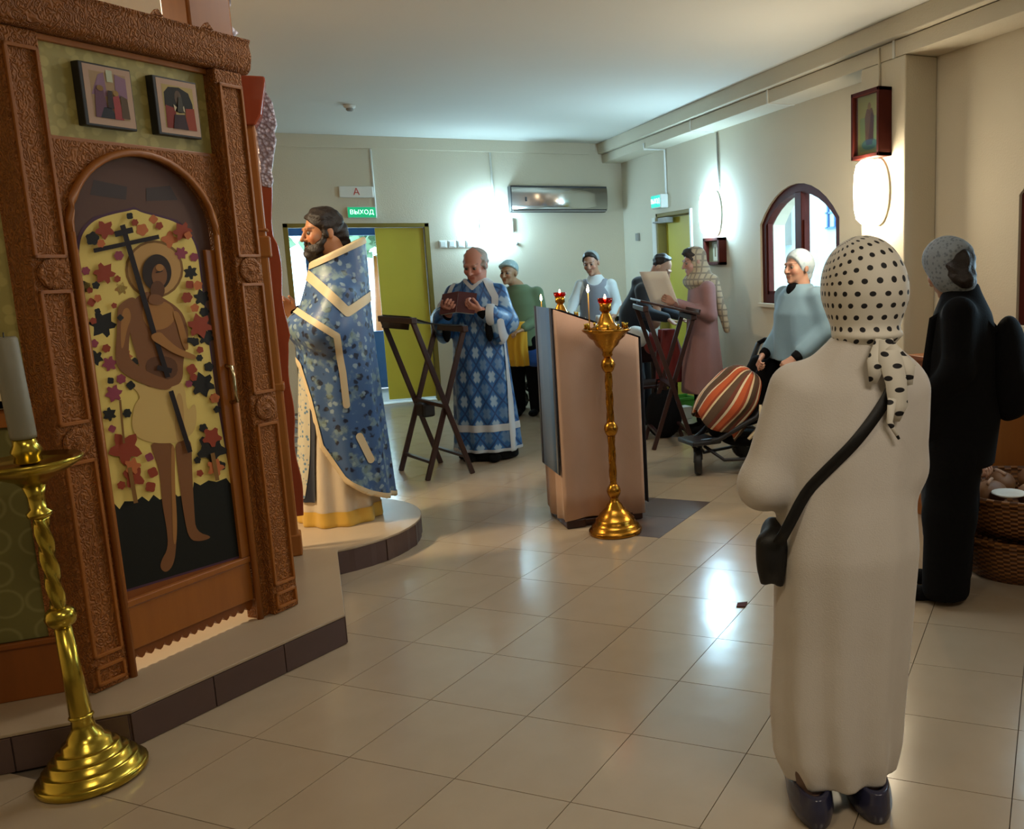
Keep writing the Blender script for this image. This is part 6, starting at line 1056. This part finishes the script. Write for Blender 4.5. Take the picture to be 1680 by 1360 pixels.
s = S().ell((.0, 0, .02), (.036, .085, .06)); s.ell((.02, .03, -.03), (.03, .06, .05), None, .04); s.cone((.035, .05, .03), (.04, .06, -.075), .022, .01, .03); s.cone((.01, .05, .03), (-.005, .06, -.085), .022, .01, .03); cloth('pouch', s, .008, 'blackleather', bg)
for sx in (-1, 1):
    s = S(); y0 = -.01; x0 = sx*.084+.03
    s.loft([(.002, x0, y0+.03, .056, .135), (.03, x0, y0+.03, .062, .142), (.06, x0, y0+.035, .057, .136), (.095, x0, y0+.04, .046, .12)]); s.ell((x0, y0-.09, .035), (.05, .07, .04), None, .03); s.ell((x0, y0+.05, .11), (.042, .095, .05), None, .015, True); s.cut(lambda X, Y, Z: Z-(.055+np.clip(Y-y0+.05, 0, .12)*.3))
    nmesh('shoe', [s.net(.006)], 'shoe', ww)
    s = S().chain([(x0, .03, .25), (x0, .045, .13), (x0, .06, .06)], [.045, .045, .042]); cloth('stocking', s, .008, 'tights', ww)
# -- woman in black with a backpack
bw = person('woman in a long black coat with a grey lace headscarf, right of the cream dress', (2.57, 3.18, 0), (-.74, .67))
h = Head((.0, -.03, 1.485), -38, 26, 0, 1.0, False, '#b08a74')
body(bw, h, [((.13, -.17, .86), (-.1, -.4, -.9), (-1, 0, 0), 1, .5, .95)], neck=(0, .03, 1.32), eyes=False, arms=[arm((.16, .03, 1.27), (.21, .03, 1.06), (.13, -.17, .86))])
s = S(); h.e(s, (0, .0, .045), (.092, .105, .088)); h.e(s, (0, -.0, -.03), (.088, .085, .1), .04); h.cn(s, (0, .06, .0), (0, .05, -.09), .08, .06, .04); fc = h.p(0, -.125, -.02); s.ell(fc, (.06, .06, .085), h.R, .015, True); h.e(s, (0, .125, -.05), (.1, .05, .07), .02, True); nmesh('headscarf', [s.net(.007)], 'scarfgrey', bw)
s = S(); h.e(s, (.0, .045, -.015), (.083, .083, .085)); h.e(s, (.02, .07, -.06), (.062, .05, .06)); h.e(s, (.03, .09, -.1), (.045, .035, .04), .03); s.fuzz(); nmesh('hair', [s.net(.007)], 'hairdark', bw)
s = S().loft([(.62, 0, .02, .2, .165), (.85, 0, .035, .2, .175), (1.1, 0, .04, .2, .16), (1.28, 0, .035, .185, .125), (1.37, 0, .03, .1, .085), (1.41, 0, .03, .07, .07)])
for sx in (-1, 1): s.cone((sx*.17, .03, 1.29), (sx*.215, .03, 1.06), .072, .062, .04); s.cone((sx*.215, .03, 1.06), (sx*.15, -.14, .88), .06, .048, .04)
cloth('coat', s, .01, 'black', bw)
for sx in (-1, 1):
    s = S().chain([(sx*.09, .02, .7), (sx*.1, .0, .4), (sx*.115, -.01, .07)], [.125, .11, .105], .05); s.cut(lambda X, Y, Z: .03-Z); cloth('trouser_leg', s, .011, 'black', bw); shoe(bw, sx*.11, -.07, 'black', .26, .048)
bp = thing('backpack', 'small black backpack with a pale logo bar on the back of the woman in black', 'backpack', bw.matrix_basis @ Vector((-.01, .17, .84)), bw.rotation_euler.z)
s = S().ell((0, .06, .2), (.14, .085, .23)); s.ell((0, .1, .11), (.12, .075, .12), None, .04); cloth('pack', s, .009, 'black', bp)
MB().bx((-.045, .15, .255), (.045, .157, .268)).build('logo_bar', 'paper', bp, rz=0); ribbon('shoulder_strap', [(.1, .0, .36), (.115, -.12, .5), (.12, -.25, .42), (.13, -.28, .2), (.12, -.12, .03)], .04, 'black', bp, .006, (1, 0, 0))
for sx in (-.09,): ribbon('shoulder_strap', [(-.1, .0, .36), (-.115, -.12, .5), (-.12, -.25, .42), (-.13, -.28, .2), (-.12, -.12, .03)], .04, 'black', bp, .006, (1, 0, 0))
# -- woman in pink reading a sheet
pw = person('woman in a dusty pink coat and plaid shawl reading a white sheet', (3.22, 7.5, 0), (-1, .12))
h = Head((0, -.05, 1.54), 6, 14, 0, 1.0, False, '#a98070')
body(pw, h, [((.12, -.26, 1.19), (-.2, -.9, .35), (-.9, .1, .1), 1, .6, .95), ((-.08, -.27, 1.17), (.2, -.9, .35), (.9, .1, .1), -1, .6, .95)], neck=(0, .02, 1.36), arms=[arm((.16, .02, 1.29), (.2, .03, 1.07), (.12, -.26, 1.19)), arm((-.16, .02, 1.29), (-.2, .03, 1.07), (-.08, -.27, 1.17))])
s = S().loft([(.37, 0, .0, .22, .2), (.6, 0, 0, .21, .185), (.95, 0, .01, .175, .14), (1.15, 0, .01, .18, .13), (1.3, 0, .01, .17, .11), (1.38, 0, .01, .09, .08)], fold=(lambda u: .006*u, 8, 1))
for sx in (-1, 1): s.cone((sx*.17, .02, 1.3), (sx*.2, .03, 1.07), .07, .058, .04); s.cone((sx*.2, .03, 1.07), (sx*.12, -.24, 1.18), .056, .042, .03)
cloth('coat', s, .011, 'pink', pw)
s = S(); h.e(s, (0, .02, .035), (.088, .108, .094)); s.cut(lambda X, Y, Z: -((Y-h.c[1])+.045)); s.cone((0, .0, 1.46), (0, .0, 1.38), .095, .13, .05); s.ell((0, -.02, 1.36), (.15, .13, .06), None, .05); s.cone((.09, .09, 1.36), (.12, .16, 1.1), .06, .04, .05); s.cone((.12, .16, 1.1), (.13, .2, .93), .04, .03, .04); fc = h.p(0, -.12, -.02); s.ell(fc, (.062, .07, .1), h.R, .01, True); nmesh('plaid_shawl', [s.net(.008)], 'plaid', pw)
s = S(); h.e(s, (0, -.012, .04), (.079, .095, .088)); s.cut(lambda X, Y, Z: -((Z-h.c[2])*1.0+(Y-h.c[1])*.9+.03)); s.fuzz(); nmesh('hair', [s.net(.007)], 'hairdark', pw)
s = S().chain([(.08, 0, .5), (.08, .01, .1)], [.075, .055]); s.chain([(-.08, 0, .5), (-.08, .01, .1)], [.075, .055]); cloth('dark_stockings', s, .012, 'black', pw)
for sx in (-.08, .08): shoe(pw, sx, -.05)
sh = thing('paper_sheet', 'white sheet of paper held by the woman in the pink coat', 'paper', pw.matrix_basis @ Vector((.06, -.34, 1.16)), pw.rotation_euler.z)
drape('sheet', [[(x*.8, x*.75-.10*q+.02*math.cos(x*12), q*.30) for x in np.linspace(-.13, .13, 5)] for q in np.linspace(0, 1, 5)], 'paper', sh, .0015)
# -- woman in pale blue with the pushchair
uw = person('woman in a loose pale blue shirt and white kerchief by the pushchair', (3.22, 5.72, 0), (-.97, -.22))
h = Head((0, -.0, 1.48), 0, 2, 0, 1.0, False, '#b58a75')
body(uw, h, [((.17, -.2, .85), (-.3, -.7, -.5), (-.6, .3, -.6), 1, 1.0, .95), ((-.17, -.2, .85), (.3, -.7, -.5), (.6, .3, -.6), -1, 1.0, .95)], neck=(0, .03, 1.32), arms=[arm((sx*.16, .02, 1.26), (sx*.225, .05, 1.03), (sx*.17, -.2, .85)) for sx in (-1, 1)])
s = S(); h.e(s, (0, .02, .035), (.092, .108, .095)); h.cn(s, (0, .08, .0), (0, .08, -.06), .06, .045, .04); s.cut(lambda X, Y, Z: -((Y-h.c[1])*1.0+(Z-h.c[2])*.55+.035)); nmesh('kerchief', [s.net(.007)], 'scarfwhite', uw)
s = S().loft([(.82, 0, .01, .21, .19), (1.0, 0, .0, .2, .175), (1.15, 0, -.005, .195, .16), (1.28, 0, .01, .175, .12), (1.36, 0, .02, .09, .08)], fold=(lambda u: .008*u, 7, 2))
for sx in (-1, 1): s.cone((sx*.17, .02, 1.27), (sx*.225, .05, 1.03), .075, .066, .04); s.cone((sx*.225, .05, 1.03), (sx*.18, -.13, .89), .064, .055, .04)
s.ell((0, -.1, 1.38), (.045, .05, .09), None, .01, True); cloth('shirt', s, .01, 'lightblue', uw)
for sx in (-1, 1): s = S().cone((sx*.18, -.13, .89), (sx*.172, -.18, .86), .045, .04); cloth('dark_cuff', s, .009, 'black', uw)
s = S().ell((0, -.035, 1.31), (.06, .06, .07)); cloth('undershirt', s, .009, 'black', uw)
for sx in (-1, 1): s = S().chain([(sx*.09, .01, .9), (sx*.09, .0, .5), (sx*.09, .01, .07)], [.11, .085, .065]); cloth('trouser_leg', s, .013, 'black', uw); shoe(uw, sx*.09, -.06)
# -- boy bending over
by = person('dark-haired boy in a navy hoodie bending forward behind the right desk', (2.93, 8.2, 0), (.75, -.66))
h = Head((0, -.2, 1.49), 0, 42, 0, .98, True, '#c09a84')
body(by, h, [((.16, -.3, 1.02), (0, -.8, -.6), (0, -.6, .8), 1, .4, .9), ((-.16, -.3, 1.02), (0, -.8, -.6), (0, -.6, .8), -1, .4, .9)], neck=(0, -.09, 1.33), arms=[arm((sx*.16, -.06, 1.27), (sx*.23, -.1, 1.08), (sx*.16, -.3, 1.02)) for sx in (-1, 1)])
s = S(); h.e(s, (0, .018, .04), (.086, .103, .09)); s.cut(lambda X, Y, Z: -((Z-h.c[2])*.95+(Y-h.c[1])*.55-.012)); s.fuzz(); nmesh('hair', [s.net(.007)], 'hairdark', by)
s = S(); s.chain([(0, .1, .85), (0, .06, 1.05), (0, -.03, 1.25)], [.16, .165, .15], .06); s.ell((0, -.06, 1.3), (.16, .1, .08), None, .05)
for sx in (-1, 1): s.cone((sx*.17, -.06, 1.28), (sx*.23, -.1, 1.08), .07, .06, .04); s.cone((sx*.23, -.1, 1.08), (sx*.16, -.28, 1.03), .06, .045, .04)
s.ell((0, .03, 1.36), (.1, .07, .05), None, .04); cloth('hoodie', s, .011, 'navy', by)
for sx in (-1, 1): s = S().chain([(sx*.09, .1, .85), (sx*.09, .06, .45), (sx*.09, .06, .07)], [.1, .075, .055]); cloth('trouser_leg', s, .014, 'navy', by); shoe(by, sx*.09, 0)
# -- woman in the grey pinafore
gw = person('woman in a grey pinafore over a white blouse behind the dark table', (2.80, 9.3, 0), (-.42, -.9))
h = Head((-.03, -.05, 1.55), -8, 14, -6, 1.0, False, '#b0836a')
body(gw, h, [((-.27, -.2, .98), (-.1, -.4, -.9), (.9, 0, 0), -1, .3, .95), ((.2, -.22, 1.0), (-.3, -.6, -.6), (-.9, 0, 0), 1, .3, .95)], neck=(0, .01, 1.38), arms=[arm((.16, .01, 1.31), (.25, -.02, 1.1), (.2, -.22, 1.0)), arm((-.16, .01, 1.31), (-.25, -.03, 1.16), (-.27, -.2, .98))])
s = S(); h.e(s, (0, .03, .035), (.088, .105, .093)); s.cut(lambda X, Y, Z: -((Y-h.c[1])+(Z-h.c[2])*.7-.01)); nmesh('kerchief', [s.net(.008)], 'scarfknit', gw)
s = S(); h.e(s, (0, .0, .035), (.08, .097, .088)); s.cut(lambda X, Y, Z: -((Z-h.c[2])*.9+(Y-h.c[1])*.75-.0)); s.fuzz(); nmesh('hair', [s.net(.008)], 'hairdark', gw)
s = S().loft([(1.1, 0, .01, .16, .12), (1.3, 0, .01, .165, .115), (1.38, 0, .01, .1, .085), (1.43, 0, .0, .065, .065)])
for sx, el, wr in ((1, (.22, -.02, 1.1), (.19, -.19, 1.02)), (-1, (-.225, -.03, 1.16), (-.26, -.17, 1.02))): s.cone((sx*.16, .01, 1.32), el, .062, .055, .03); s.cone(el, wr, .055, .042, .03)
cloth('blouse', s, .011, 'whitecloth', gw)
s = S().loft([(.5, 0, 0, .22, .18), (.95, 0, 0, .185, .15), (1.15, 0, .005, .175, .135), (1.33, 0, .01, .14, .122), (1.385, 0, .012, .125, .1)]); s.ell((0, -.06, 1.4), (.085, .12, .085), None, .01, True); cloth('pinafore', s, .012, 'grey', gw)
for sx in (-1, 1): s = S().chain([(sx*.08, 0, .6), (sx*.08, .01, .08)], [.07, .05]); cloth('stocking', s, .014, 'black', gw); shoe(gw, sx*.08, -.05)
# -- woman in green with a yellow jacket over her arm
nw = person('woman in a sage green jersey and pale blue cap behind the reading man', (2.03, 9.4, 0), (-.45, -.9))
h = Head((-.1, -.04, 1.475), -14, 6, 4, .98, False, '#b08a68')
body(nw, h, [((.05, -.22, .9), (-.6, -.6, -.2), (0, 0, -1), -1, .5, .9)], neck=(-.03, .02, 1.31), arms=[arm((.16, .01, 1.25), (.21, 0, 1.02), (.05, -.22, .9))])
s = S(); h.e(s, (0, .02, .045), (.09, .107, .085)); h.e(s, (0, -.06, .06), (.075, .05, .04), .03); s.cut(lambda X, Y, Z: -((Y-h.c[1])*.55+(Z-h.c[2])-.02)); nmesh('cap', [s.net(.008)], 'scarfblue', nw)
s = S(); h.e(s, (0, .03, .01), (.083, .093, .085)); s.cut(lambda X, Y, Z: -((Y-h.c[1])-.005)); s.fuzz(); nmesh('hair', [s.net(.008)], 'hairgrey', nw)
s = S().loft([(.72, 0, .01, .175, .14), (.95, 0, 0, .17, .135), (1.15, 0, 0, .175, .13), (1.28, -.01, .01, .165, .11), (1.35, -.02, .015, .085, .08)])
for sx in (-1, 1): s.cone((sx*.165, .01, 1.26), (sx*.21, .0, 1.02), .068, .056, .04); s.cone((sx*.21, 0, 1.02), (sx*.07, -.2, .92), .055, .045, .03)
cloth('jersey', s, .012, 'green', nw)
for sx in (-1, 1): s = S().chain([(sx*.085, 0, .78), (sx*.085, .0, .45), (sx*.085, .01, .07)], [.105, .08, .06]); cloth('trouser_leg', s, .014, 'black', nw); shoe(nw, sx*.085, -.05)
yj = thing('yellow_jacket', 'bright yellow jacket hanging over the arm of the woman in green', 'jacket', nw.matrix_basis @ Vector((-.0, -.2, .53)), nw.rotation_euler.z)
s = S().loft([(.0, .0, 0, .085, .05), (.2, .0, 0, .085, .055), (.36, .01, .02, .075, .07), (.45, .02, .04, .05, .06)], fold=(lambda u: .014*u, 6, 2)); s.cone((-.07, 0, .38), (-.09, -.01, .08), .04, .035, .03); cloth('folded_cloth', s, .01, 'yellow', yj)
# -- child in stripes reaching into the basket
kc = person('child in a grey striped jersey reaching into the wicker basket', (3.02, 3.80, 0), (-.05, -1))
h = Head((-.03, -.12, 1.0), 0, 30, 0, .9, False, '#b58a72')
body(kc, h, [((-.07, -.38, .55), (-.05, -.85, -.35), (-.1, .3, -1), -1, .5, .8)], neck=(0, -.02, .86), eyes=True, arms=[(((-.14, -.05, .8), (-.17, -.16, .68), (-.07, -.38, .55)), (.04, .035, .025))])
s = S(); h.e(s, (0, .018, .04), (.086, .103, .09)); s.cut(lambda X, Y, Z: -((Z-h.c[2])*.9+(Y-h.c[1])*.6-.012)); s.fuzz(); nmesh('hair', [s.net(.009)], 'hairdark', kc)
s = S().loft([(.42, 0, .02, .13, .1), (.7, 0, .0, .135, .1), (.83, 0, -.02, .12, .085), (.9, 0, -.02, .06, .06)]); s.cone((-.12, -.03, .8), (-.17, -.15, .69), .058, .05, .03); s.cone((-.17, -.15, .69), (-.11, -.28, .61), .05, .042, .03); s.cone((.12, -.03, .8), (.17, -.1, .6), .055, .05, .03); cloth('jersey', s, .009, 'striped', kc)
for sx in (-1, 1): s = S().chain([(sx*.065, .02, .46), (sx*.065, .0, .25), (sx*.065, .01, .06)], [.08, .06, .05]); cloth('trouser_leg', s, .013, 'navy', kc); shoe(kc, sx*.065, -.03, 'black', .2, .04)
# ---------------------------------------------------------------- pushchairs, table, baskets and loose things
def wheel(mb_root, c, r, w, axis_rz=0.):
    R_ = Matrix.Translation(c) @ Matrix.Rotation(axis_rz, 4, 'Z') @ Matrix.Rotation(PI/2, 4, 'X')
    o = MB().lathe([(r*.68, -w*.4), (r*.9, -w/2), (r, -w*.25), (r, w*.25), (r*.9, w/2), (r*.68, w*.4)], 22, 0, R_).build('wheel', 'dark', mb_root)
    MB().lathe([(.01, -w*.45), (r*.7, -w*.3), (r*.7, w*.3), (.01, w*.45)], 18, 0, R_).build('hub', 'greyplastic', o); return o
def pushchair(loc, rz, label, cloth_mat):
    r = thing('pushchair', label, 'pushchair', loc, rz, 'pushchairs')   # rolls towards -X
    wheel(r, (-.38, 0, .1), .1, .055, math.radians(62))
    for y in (-.26, .26): wheel(r, (.18, y, .135), .135, .05)
    MB().tube([(-.38-.04, -.03, .1), (-.38-.04, -.03, .225), (-.38+.04, .03, .225), (-.38+.04, .03, .1)], .013).build('fork', 'dark', r)
    for s_ in (-1, 1):
        MB().tube([(-.38, s_*.06, .25), (-.28, s_*.14, .27), (-.02, s_*.24, .42), (.22, s_*.25, .72), (.3, s_*.25, .9)], .021).build('side_frame', 'dark', r)
        MB().tube([(-.36, s_*.06, .22), (-.25, s_*.16, .12), (-.0, s_*.23, .115), (.18, s_*.24, .135)], .013).build('lower_rail', 'dark', r)
        MB().tube([(.18, s_*.235, .135), (.06, s_*.235, .48)], .013).build('rear_strut', 'dark', r)
    MB().tube([(.3, -.25, .9), (.33, -.2, .93), (.33, .2, .93), (.3, .25, .9)], .018).build('handle', 'black', r)
    MB().bx((-.48, -.13, .235), (-.25, .13, .27)).build('footrest', 'dark', r, bevel=.01)
    s = S().ell((-.05, 0, .42), (.24, .19, .1)); s.cone((.02, -.08, .45), (.2, -.08, .75), .09, .08, .05); s.cone((.02, .08, .45), (.2, .08, .75), .09, .08, .05); s.ell((-.2, 0, .36), (.08, .15, .12), None, .05); cloth('seat', s, .012, cloth_mat, r)
    s = S().ell((.0, 0, .24), (.17, .2, .07)); s.cut(lambda X, Y, Z: Z-.27); cloth('shopping_basket', s, .012, 'black', r); return r
pushchair((2.88, 5.98, 0), math.radians(4), 'black pushchair under a striped brown and orange blanket', 'black')
# striped blanket: stripes fan out from the raised hood end
bl = thing('striped_blanket', 'brown and orange striped blanket draped over the black pushchair', 'blanket', (2.70, 5.95, .27))
n, m = 57, 15; v = []; uvs = []
ax_ = Vector((.62, -.12, .78)).normalized(); e1 = Vector((0, -1, 0)); e1 = (e1-ax_*e1.dot(ax_)).normalized(); e2 = ax_.cross(e1)
for j in range(m):
    ph = .05+(j/(m-1))*2.0
    for i in range(n):
        a = -PI*.98+1.96*PI*i/(n-1); rr = 1+(.035*math.sin(a*11+ph)+.07*math.sin(a*3+2.2*ph)+.04*math.sin(ph*6+a))*min(1, j/5)
        p = ax_*(math.cos(ph)*.33+.03*math.sin(a*3)*math.sin(ph))+(e1*math.cos(a)*.21+e2*math.sin(a)*.19)*(math.sin(ph)**.8)*rr
        p = p+Vector((.02, 0, .20)); p.z = max(p.z, -.02+.02*math.sin(a*5)); v.append(tuple(p)); uvs.append((i/(n-1)*1.75+.012*math.sin(j*.5), j/(m-1)))
f = [(j*n+i, j*n+i+1, (j+1)*n+i+1, (j+1)*n+i) for j in range(m-1) for i in range(n-1)]
me = D.meshes.new('blanket'); me.from_pydata(v, [], f); me.materials.append(M['blanket']); me.polygons.foreach_set('use_smooth', [True]*len(f)); ul = me.uv_layers.new(name='UVMap')
for lp in me.loops: ul.data[lp.index].uv = uvs[lp.vertex_index]
o = link('blanket_cloth', me, bl); sm = o.modifiers.new('thickness', 'SOLIDIFY'); sm.thickness = .012
MB().tube([(.10, -.23, .0), (.16, -.235, .05), (.2, -.235, .14), (.2, -.23, .24)], [.02, .03, .03, .015], 8, 0, True, .5).build('hanging_fold', 'blanket', bl)
pushchair((2.36, 9.60, 0), math.radians(-35), 'dark pushchair standing behind the woman in green near the back table', 'navy')
t_ = thing('blue_bag', 'bright blue and white bag on the dark pushchair near the back table', 'bag', (2.14, 9.36, .52), .3)
s = S().ell((0, 0, .12), (.13, .1, .13)); s.ell((-.02, -.03, .04), (.12, .1, .06), None, .05); cloth('bag_body', s, .01, 'blue', t_); ribbon('white_trim', [(.12, -.06, .2), (.13, -.09, .1), (.1, -.11, .0), (.0, -.13, -.03)], .03, 'whitecloth', t_, .006, (0, 1, 0)); MB().tube([(-.06, 0, .22), (-.03, 0, .3), (.03, 0, .3), (.06, 0, .22)], .008).build('handle', 'blue', t_)
tb = thing('side_table', 'long low table with a white top edge along the back wall', 'table', (2.85, 10.55, 0))
MB().bx((-.6, -.35, .93), (.75, .35, .965)).build('tabletop', 'white', tb, bevel=.004)
for x in (-.55, .7):
    for y in (-.3, .3): MB().bx((x-.025, y-.025, 0), (x+.025, y+.025, .93)).build('leg', 'lectwood', tb)
MB().bx((-.58, .3, .3), (.73, .33, .93)).build('back_panel', 'olived', tb)
wt = thing('small_table', 'dark small table in front of the grey pinafore woman', 'table', (2.72, 8.78, 0))
MB().bx((-.38, -.26, .92), (.45, .26, .95)).build('tabletop', 'lectwood', wt, bevel=.005)
for x in (-.34, .41):
    for y in (-.22, .22): MB().bx((x-.022, y-.022, 0), (x+.022, y+.022, .92)).build('leg', 'lectwood', wt)
for k, (x, y, r_, hh, mt, lb) in enumerate([(-.26, -.1, .045, .07, 'brass', 'small brass pot on the dark table'), (-.1, -.12, .03, .09, 'paper', 'white beaker on the dark table left of centre'), (.02, -.1, .035, .06, 'handle', 'pale metal bowl in the middle of the dark table'), (.2, -.08, .05, .05, 'whitecloth', 'low white dish at the right end of the dark table')]):
    j = thing('small_vessel', lb, 'vessel', wt.location+Vector((x, y, .95)), 0, 'vessels on the dark table')
    MB().lathe([(r_*.6, 0), (r_*.9, hh*.3), (r_, hh*.7), (r_*.85, hh), (r_*.75, hh), (r_*.7, hh*.4)], 14).build('pot', mt, j)
# coats and bags round the chair behind the right desk
ch = thing('wooden_chair', 'dark wooden chair loaded with clothes behind the lectern and right desk', 'chair', (2.78, 7.75, 0), .2)
MB().bx((-.2, -.2, .43), (.2, .2, .46)).build('seat', 'lectwood', ch, bevel=.006)
for x in (-.18, .18):
    for y in (-.18, .18): MB().bx((x-.018, y-.018, 0), (x+.018, y+.018, .43 if y < 0 else .9)).build('leg', 'lectwood', ch)
MB().bx((-.18, .17, .62), (.18, .19, .88)).build('backrest', 'lectwood', ch, bevel=.004)
lj = thing('lilac_jacket', 'lilac jacket hanging from the chair behind the peach lectern', 'jacket', (2.53, 7.66, .46))
s = S().loft([(-.02, .02, 0, .11, .07), (.2, 0, 0, .13, .09), (.38, -.03, 0, .1, .08), (.5, -.06, 0, .04, .05)], fold=(lambda u: .012, 6, 2)); cloth('jacket_body', s, .01, 'lilac', lj)
wb_ = thing('white_bag', 'white and red carrier bag on the chair behind the right desk', 'bag', (2.70, 7.70, .80)); s = S().ell((0, 0, .08), (.1, .08, .09)); s.ell((-.05, 0, .12), (.06, .06, .06), None, .04); cloth('bag_body', s, .01, 'whitecloth', wb_); s = S().ell((.1, -.02, .02), (.07, .06, .1)); cloth('red_side', s, .01, 'red', wb_)
rb = thing('red_coat', 'dark red coat bundled on the chair between desk and pink coat', 'coat', (2.98, 7.68, .46)); s = S().loft([(.0, 0, 0, .13, .11), (.25, 0, 0, .12, .1), (.48, -.02, 0, .07, .07)], fold=(lambda u: .012, 5, 1)); cloth('coat_body', s, .011, 'red', rb)
bb = thing('black_bag', 'large black bag on the floor under the right desk', 'bag', (2.80, 7.42, 0)); s = S().ell((0, 0, .2), (.17, .12, .21)); s.cone((-.08, 0, .35), (.08, 0, .38), .05, .05, .06); s.cut(lambda X, Y, Z: .003-Z); cloth('bag_body', s, .011, 'black', bb); MB().tube([(-.08, 0, .38), (-.05, 0, .52), (.05, 0, .52), (.08, 0, .38)], .01).build('handle', 'black', bb)
gc = thing('green_crate', 'green plastic crate on the floor near the yellow side door', 'crate', (3.42, 8.6, 0), .2)
MB().bx((-.17, -.12, .0), (.17, .12, .02)).bx((-.17, -.12, 0), (.17, -.105, .16)).bx((-.17, .105, 0), (.17, .12, .16)).bx((-.17, -.12, 0), (-.155, .12, .16)).bx((.155, -.12, 0), (.17, .12, .16)).build('box', 'greencrate', gc, bevel=.006)
for y in (-.13, .104): MB().bx((-.18, y, .14), (.18, y+.026, .17)).build('rim', 'greencrate', gc, bevel=.004)
bs = thing('blue_bag', 'small blue and white bag on the floor behind the right desk', 'bag', (3.05, 8.0, 0)); s = S().ell((0, 0, .1), (.1, .07, .11)); s.cut(lambda X, Y, Z: .003-Z); cloth('bag_body', s, .01, 'blue', bs); MB().bx((-.06, -.078, .05), (.06, -.07, .1)).build('white_patch', 'paper', bs)
bn = thing('white_box', 'low white box on the floor beside the green crate', 'box', (3.30, 8.25, 0), .2); MB().bx((-.09, -.06, 0), (.09, .06, .11)).build('carton', 'paper', bn, bevel=.004); MB().bx((-.092, -.062, .105), (.092, .062, .122)).build('lid', 'white', bn, bevel=.003)
# wicker baskets at the right edge
for (x, y, z, R_, hh, lb) in ((3.10, 3.28, 0, .36, .21, 'wide low brown wicker basket on the floor at the right edge, underneath another'), (3.10, 3.28, .215, .385, .2, 'honey brown wicker basket heaped with loaves, stacked on a lower basket')):
    k = thing('wicker_basket', lb, 'basket', (x, y, z), 0, 'stacked wicker baskets')
    MB().lathe([(R_*.72, 0), (R_*.86, hh*.3), (R_*.97, hh*.8), (R_, hh), (R_*.96, hh), (R_*.84, hh*.4), (R_*.7, .02)], 40).build('bowl', 'wicker', k)
    MB().tube([(R_*.985*math.cos(a), R_*.985*math.sin(a), hh) for a in np.linspace(0, 2*PI, 41)], .016, 8).build('rim', 'wicker', k)
rg = np.random.RandomState(5)
for i, (x, y, a, nm) in enumerate([(-.22, .0, .3, 'leftmost loaf'), (-.08, -.14, 1.1, 'front middle loaf'), (.1, -.08, 2.0, 'right front loaf'), (-.05, .12, .9, 'back middle loaf'), (.17, .12, .4, 'back right loaf')]):
    b_ = thing('bread_loaf', 'round brown loaf in the upper wicker basket, '+nm, 'bread', (3.10+x, 3.28+y, .36), a, 'loaves in the wicker basket')
    s = S().ell((0, 0, .05), (.1, .075, .06)); cloth('crust', s, .01, 'bread', b_); MB().tube([(-.05, -.02, .108), (0, 0, .112), (.05, .02, .108)], .008, 6).build('score_mark', 'pinkcloth', b_)
pp = thing('paper_plate', 'white paper plate on the edge of the upper wicker basket by the striped sleeve', 'plate', (2.87, 3.14, .43)); MB().lathe([(.05, 0), (.08, .012), (.078, .016), (.045, .005)], 18).build('plate', 'paper', pp)
cb = thing('wooden_cabinet', 'low brown wooden cabinet against the right wall behind the baskets', 'cabinet', (3.44, 4.08, 0))
MB().bx((-.2, -.35, 0), (.24, .3, .93)).build('carcass', 'wood', cb, bevel=.006); MB().bx((-.23, -.38, .93), (.24, .33, .96)).build('top', 'woodd', cb, bevel=.005)
for y in (-.33, -.01): dd_ = MB().bx((-.222, y, .08), (-.2, y+.29, .88)).build('door', 'wood', cb, bevel=.004); MB().bx((-.235, y+.13, .48), (-.22, y+.16, .51)).build('knob', 'brass', dd_)
pk = thing('pink_cloth', 'folded pink cloth lying on the wooden cabinet at the right edge', 'cloth', (3.38, 3.9, .963)); s = S().ell((0, 0, .03), (.12, .1, .035)); s.ell((.03, .02, .05), (.08, .07, .03), None, .02); s.cut(lambda X, Y, Z: .001-Z); cloth('folds', s, .01, 'pink', pk)
tag(MB().prism([(-.035, -.01), (.0, -.03), (.035, .02), (-.01, .03)], 0, .004).build('leaf_scrap', 'redwood', loc=(1.665, 3.50, .001)), 'tiny dark brown scrap lying on the tiled floor left of the cream dress', 'scrap')
print('objects', len(D.objects), 'tris', sum(len(m_.loop_triangles) or len(m_.polygons)*2 for m_ in D.meshes))
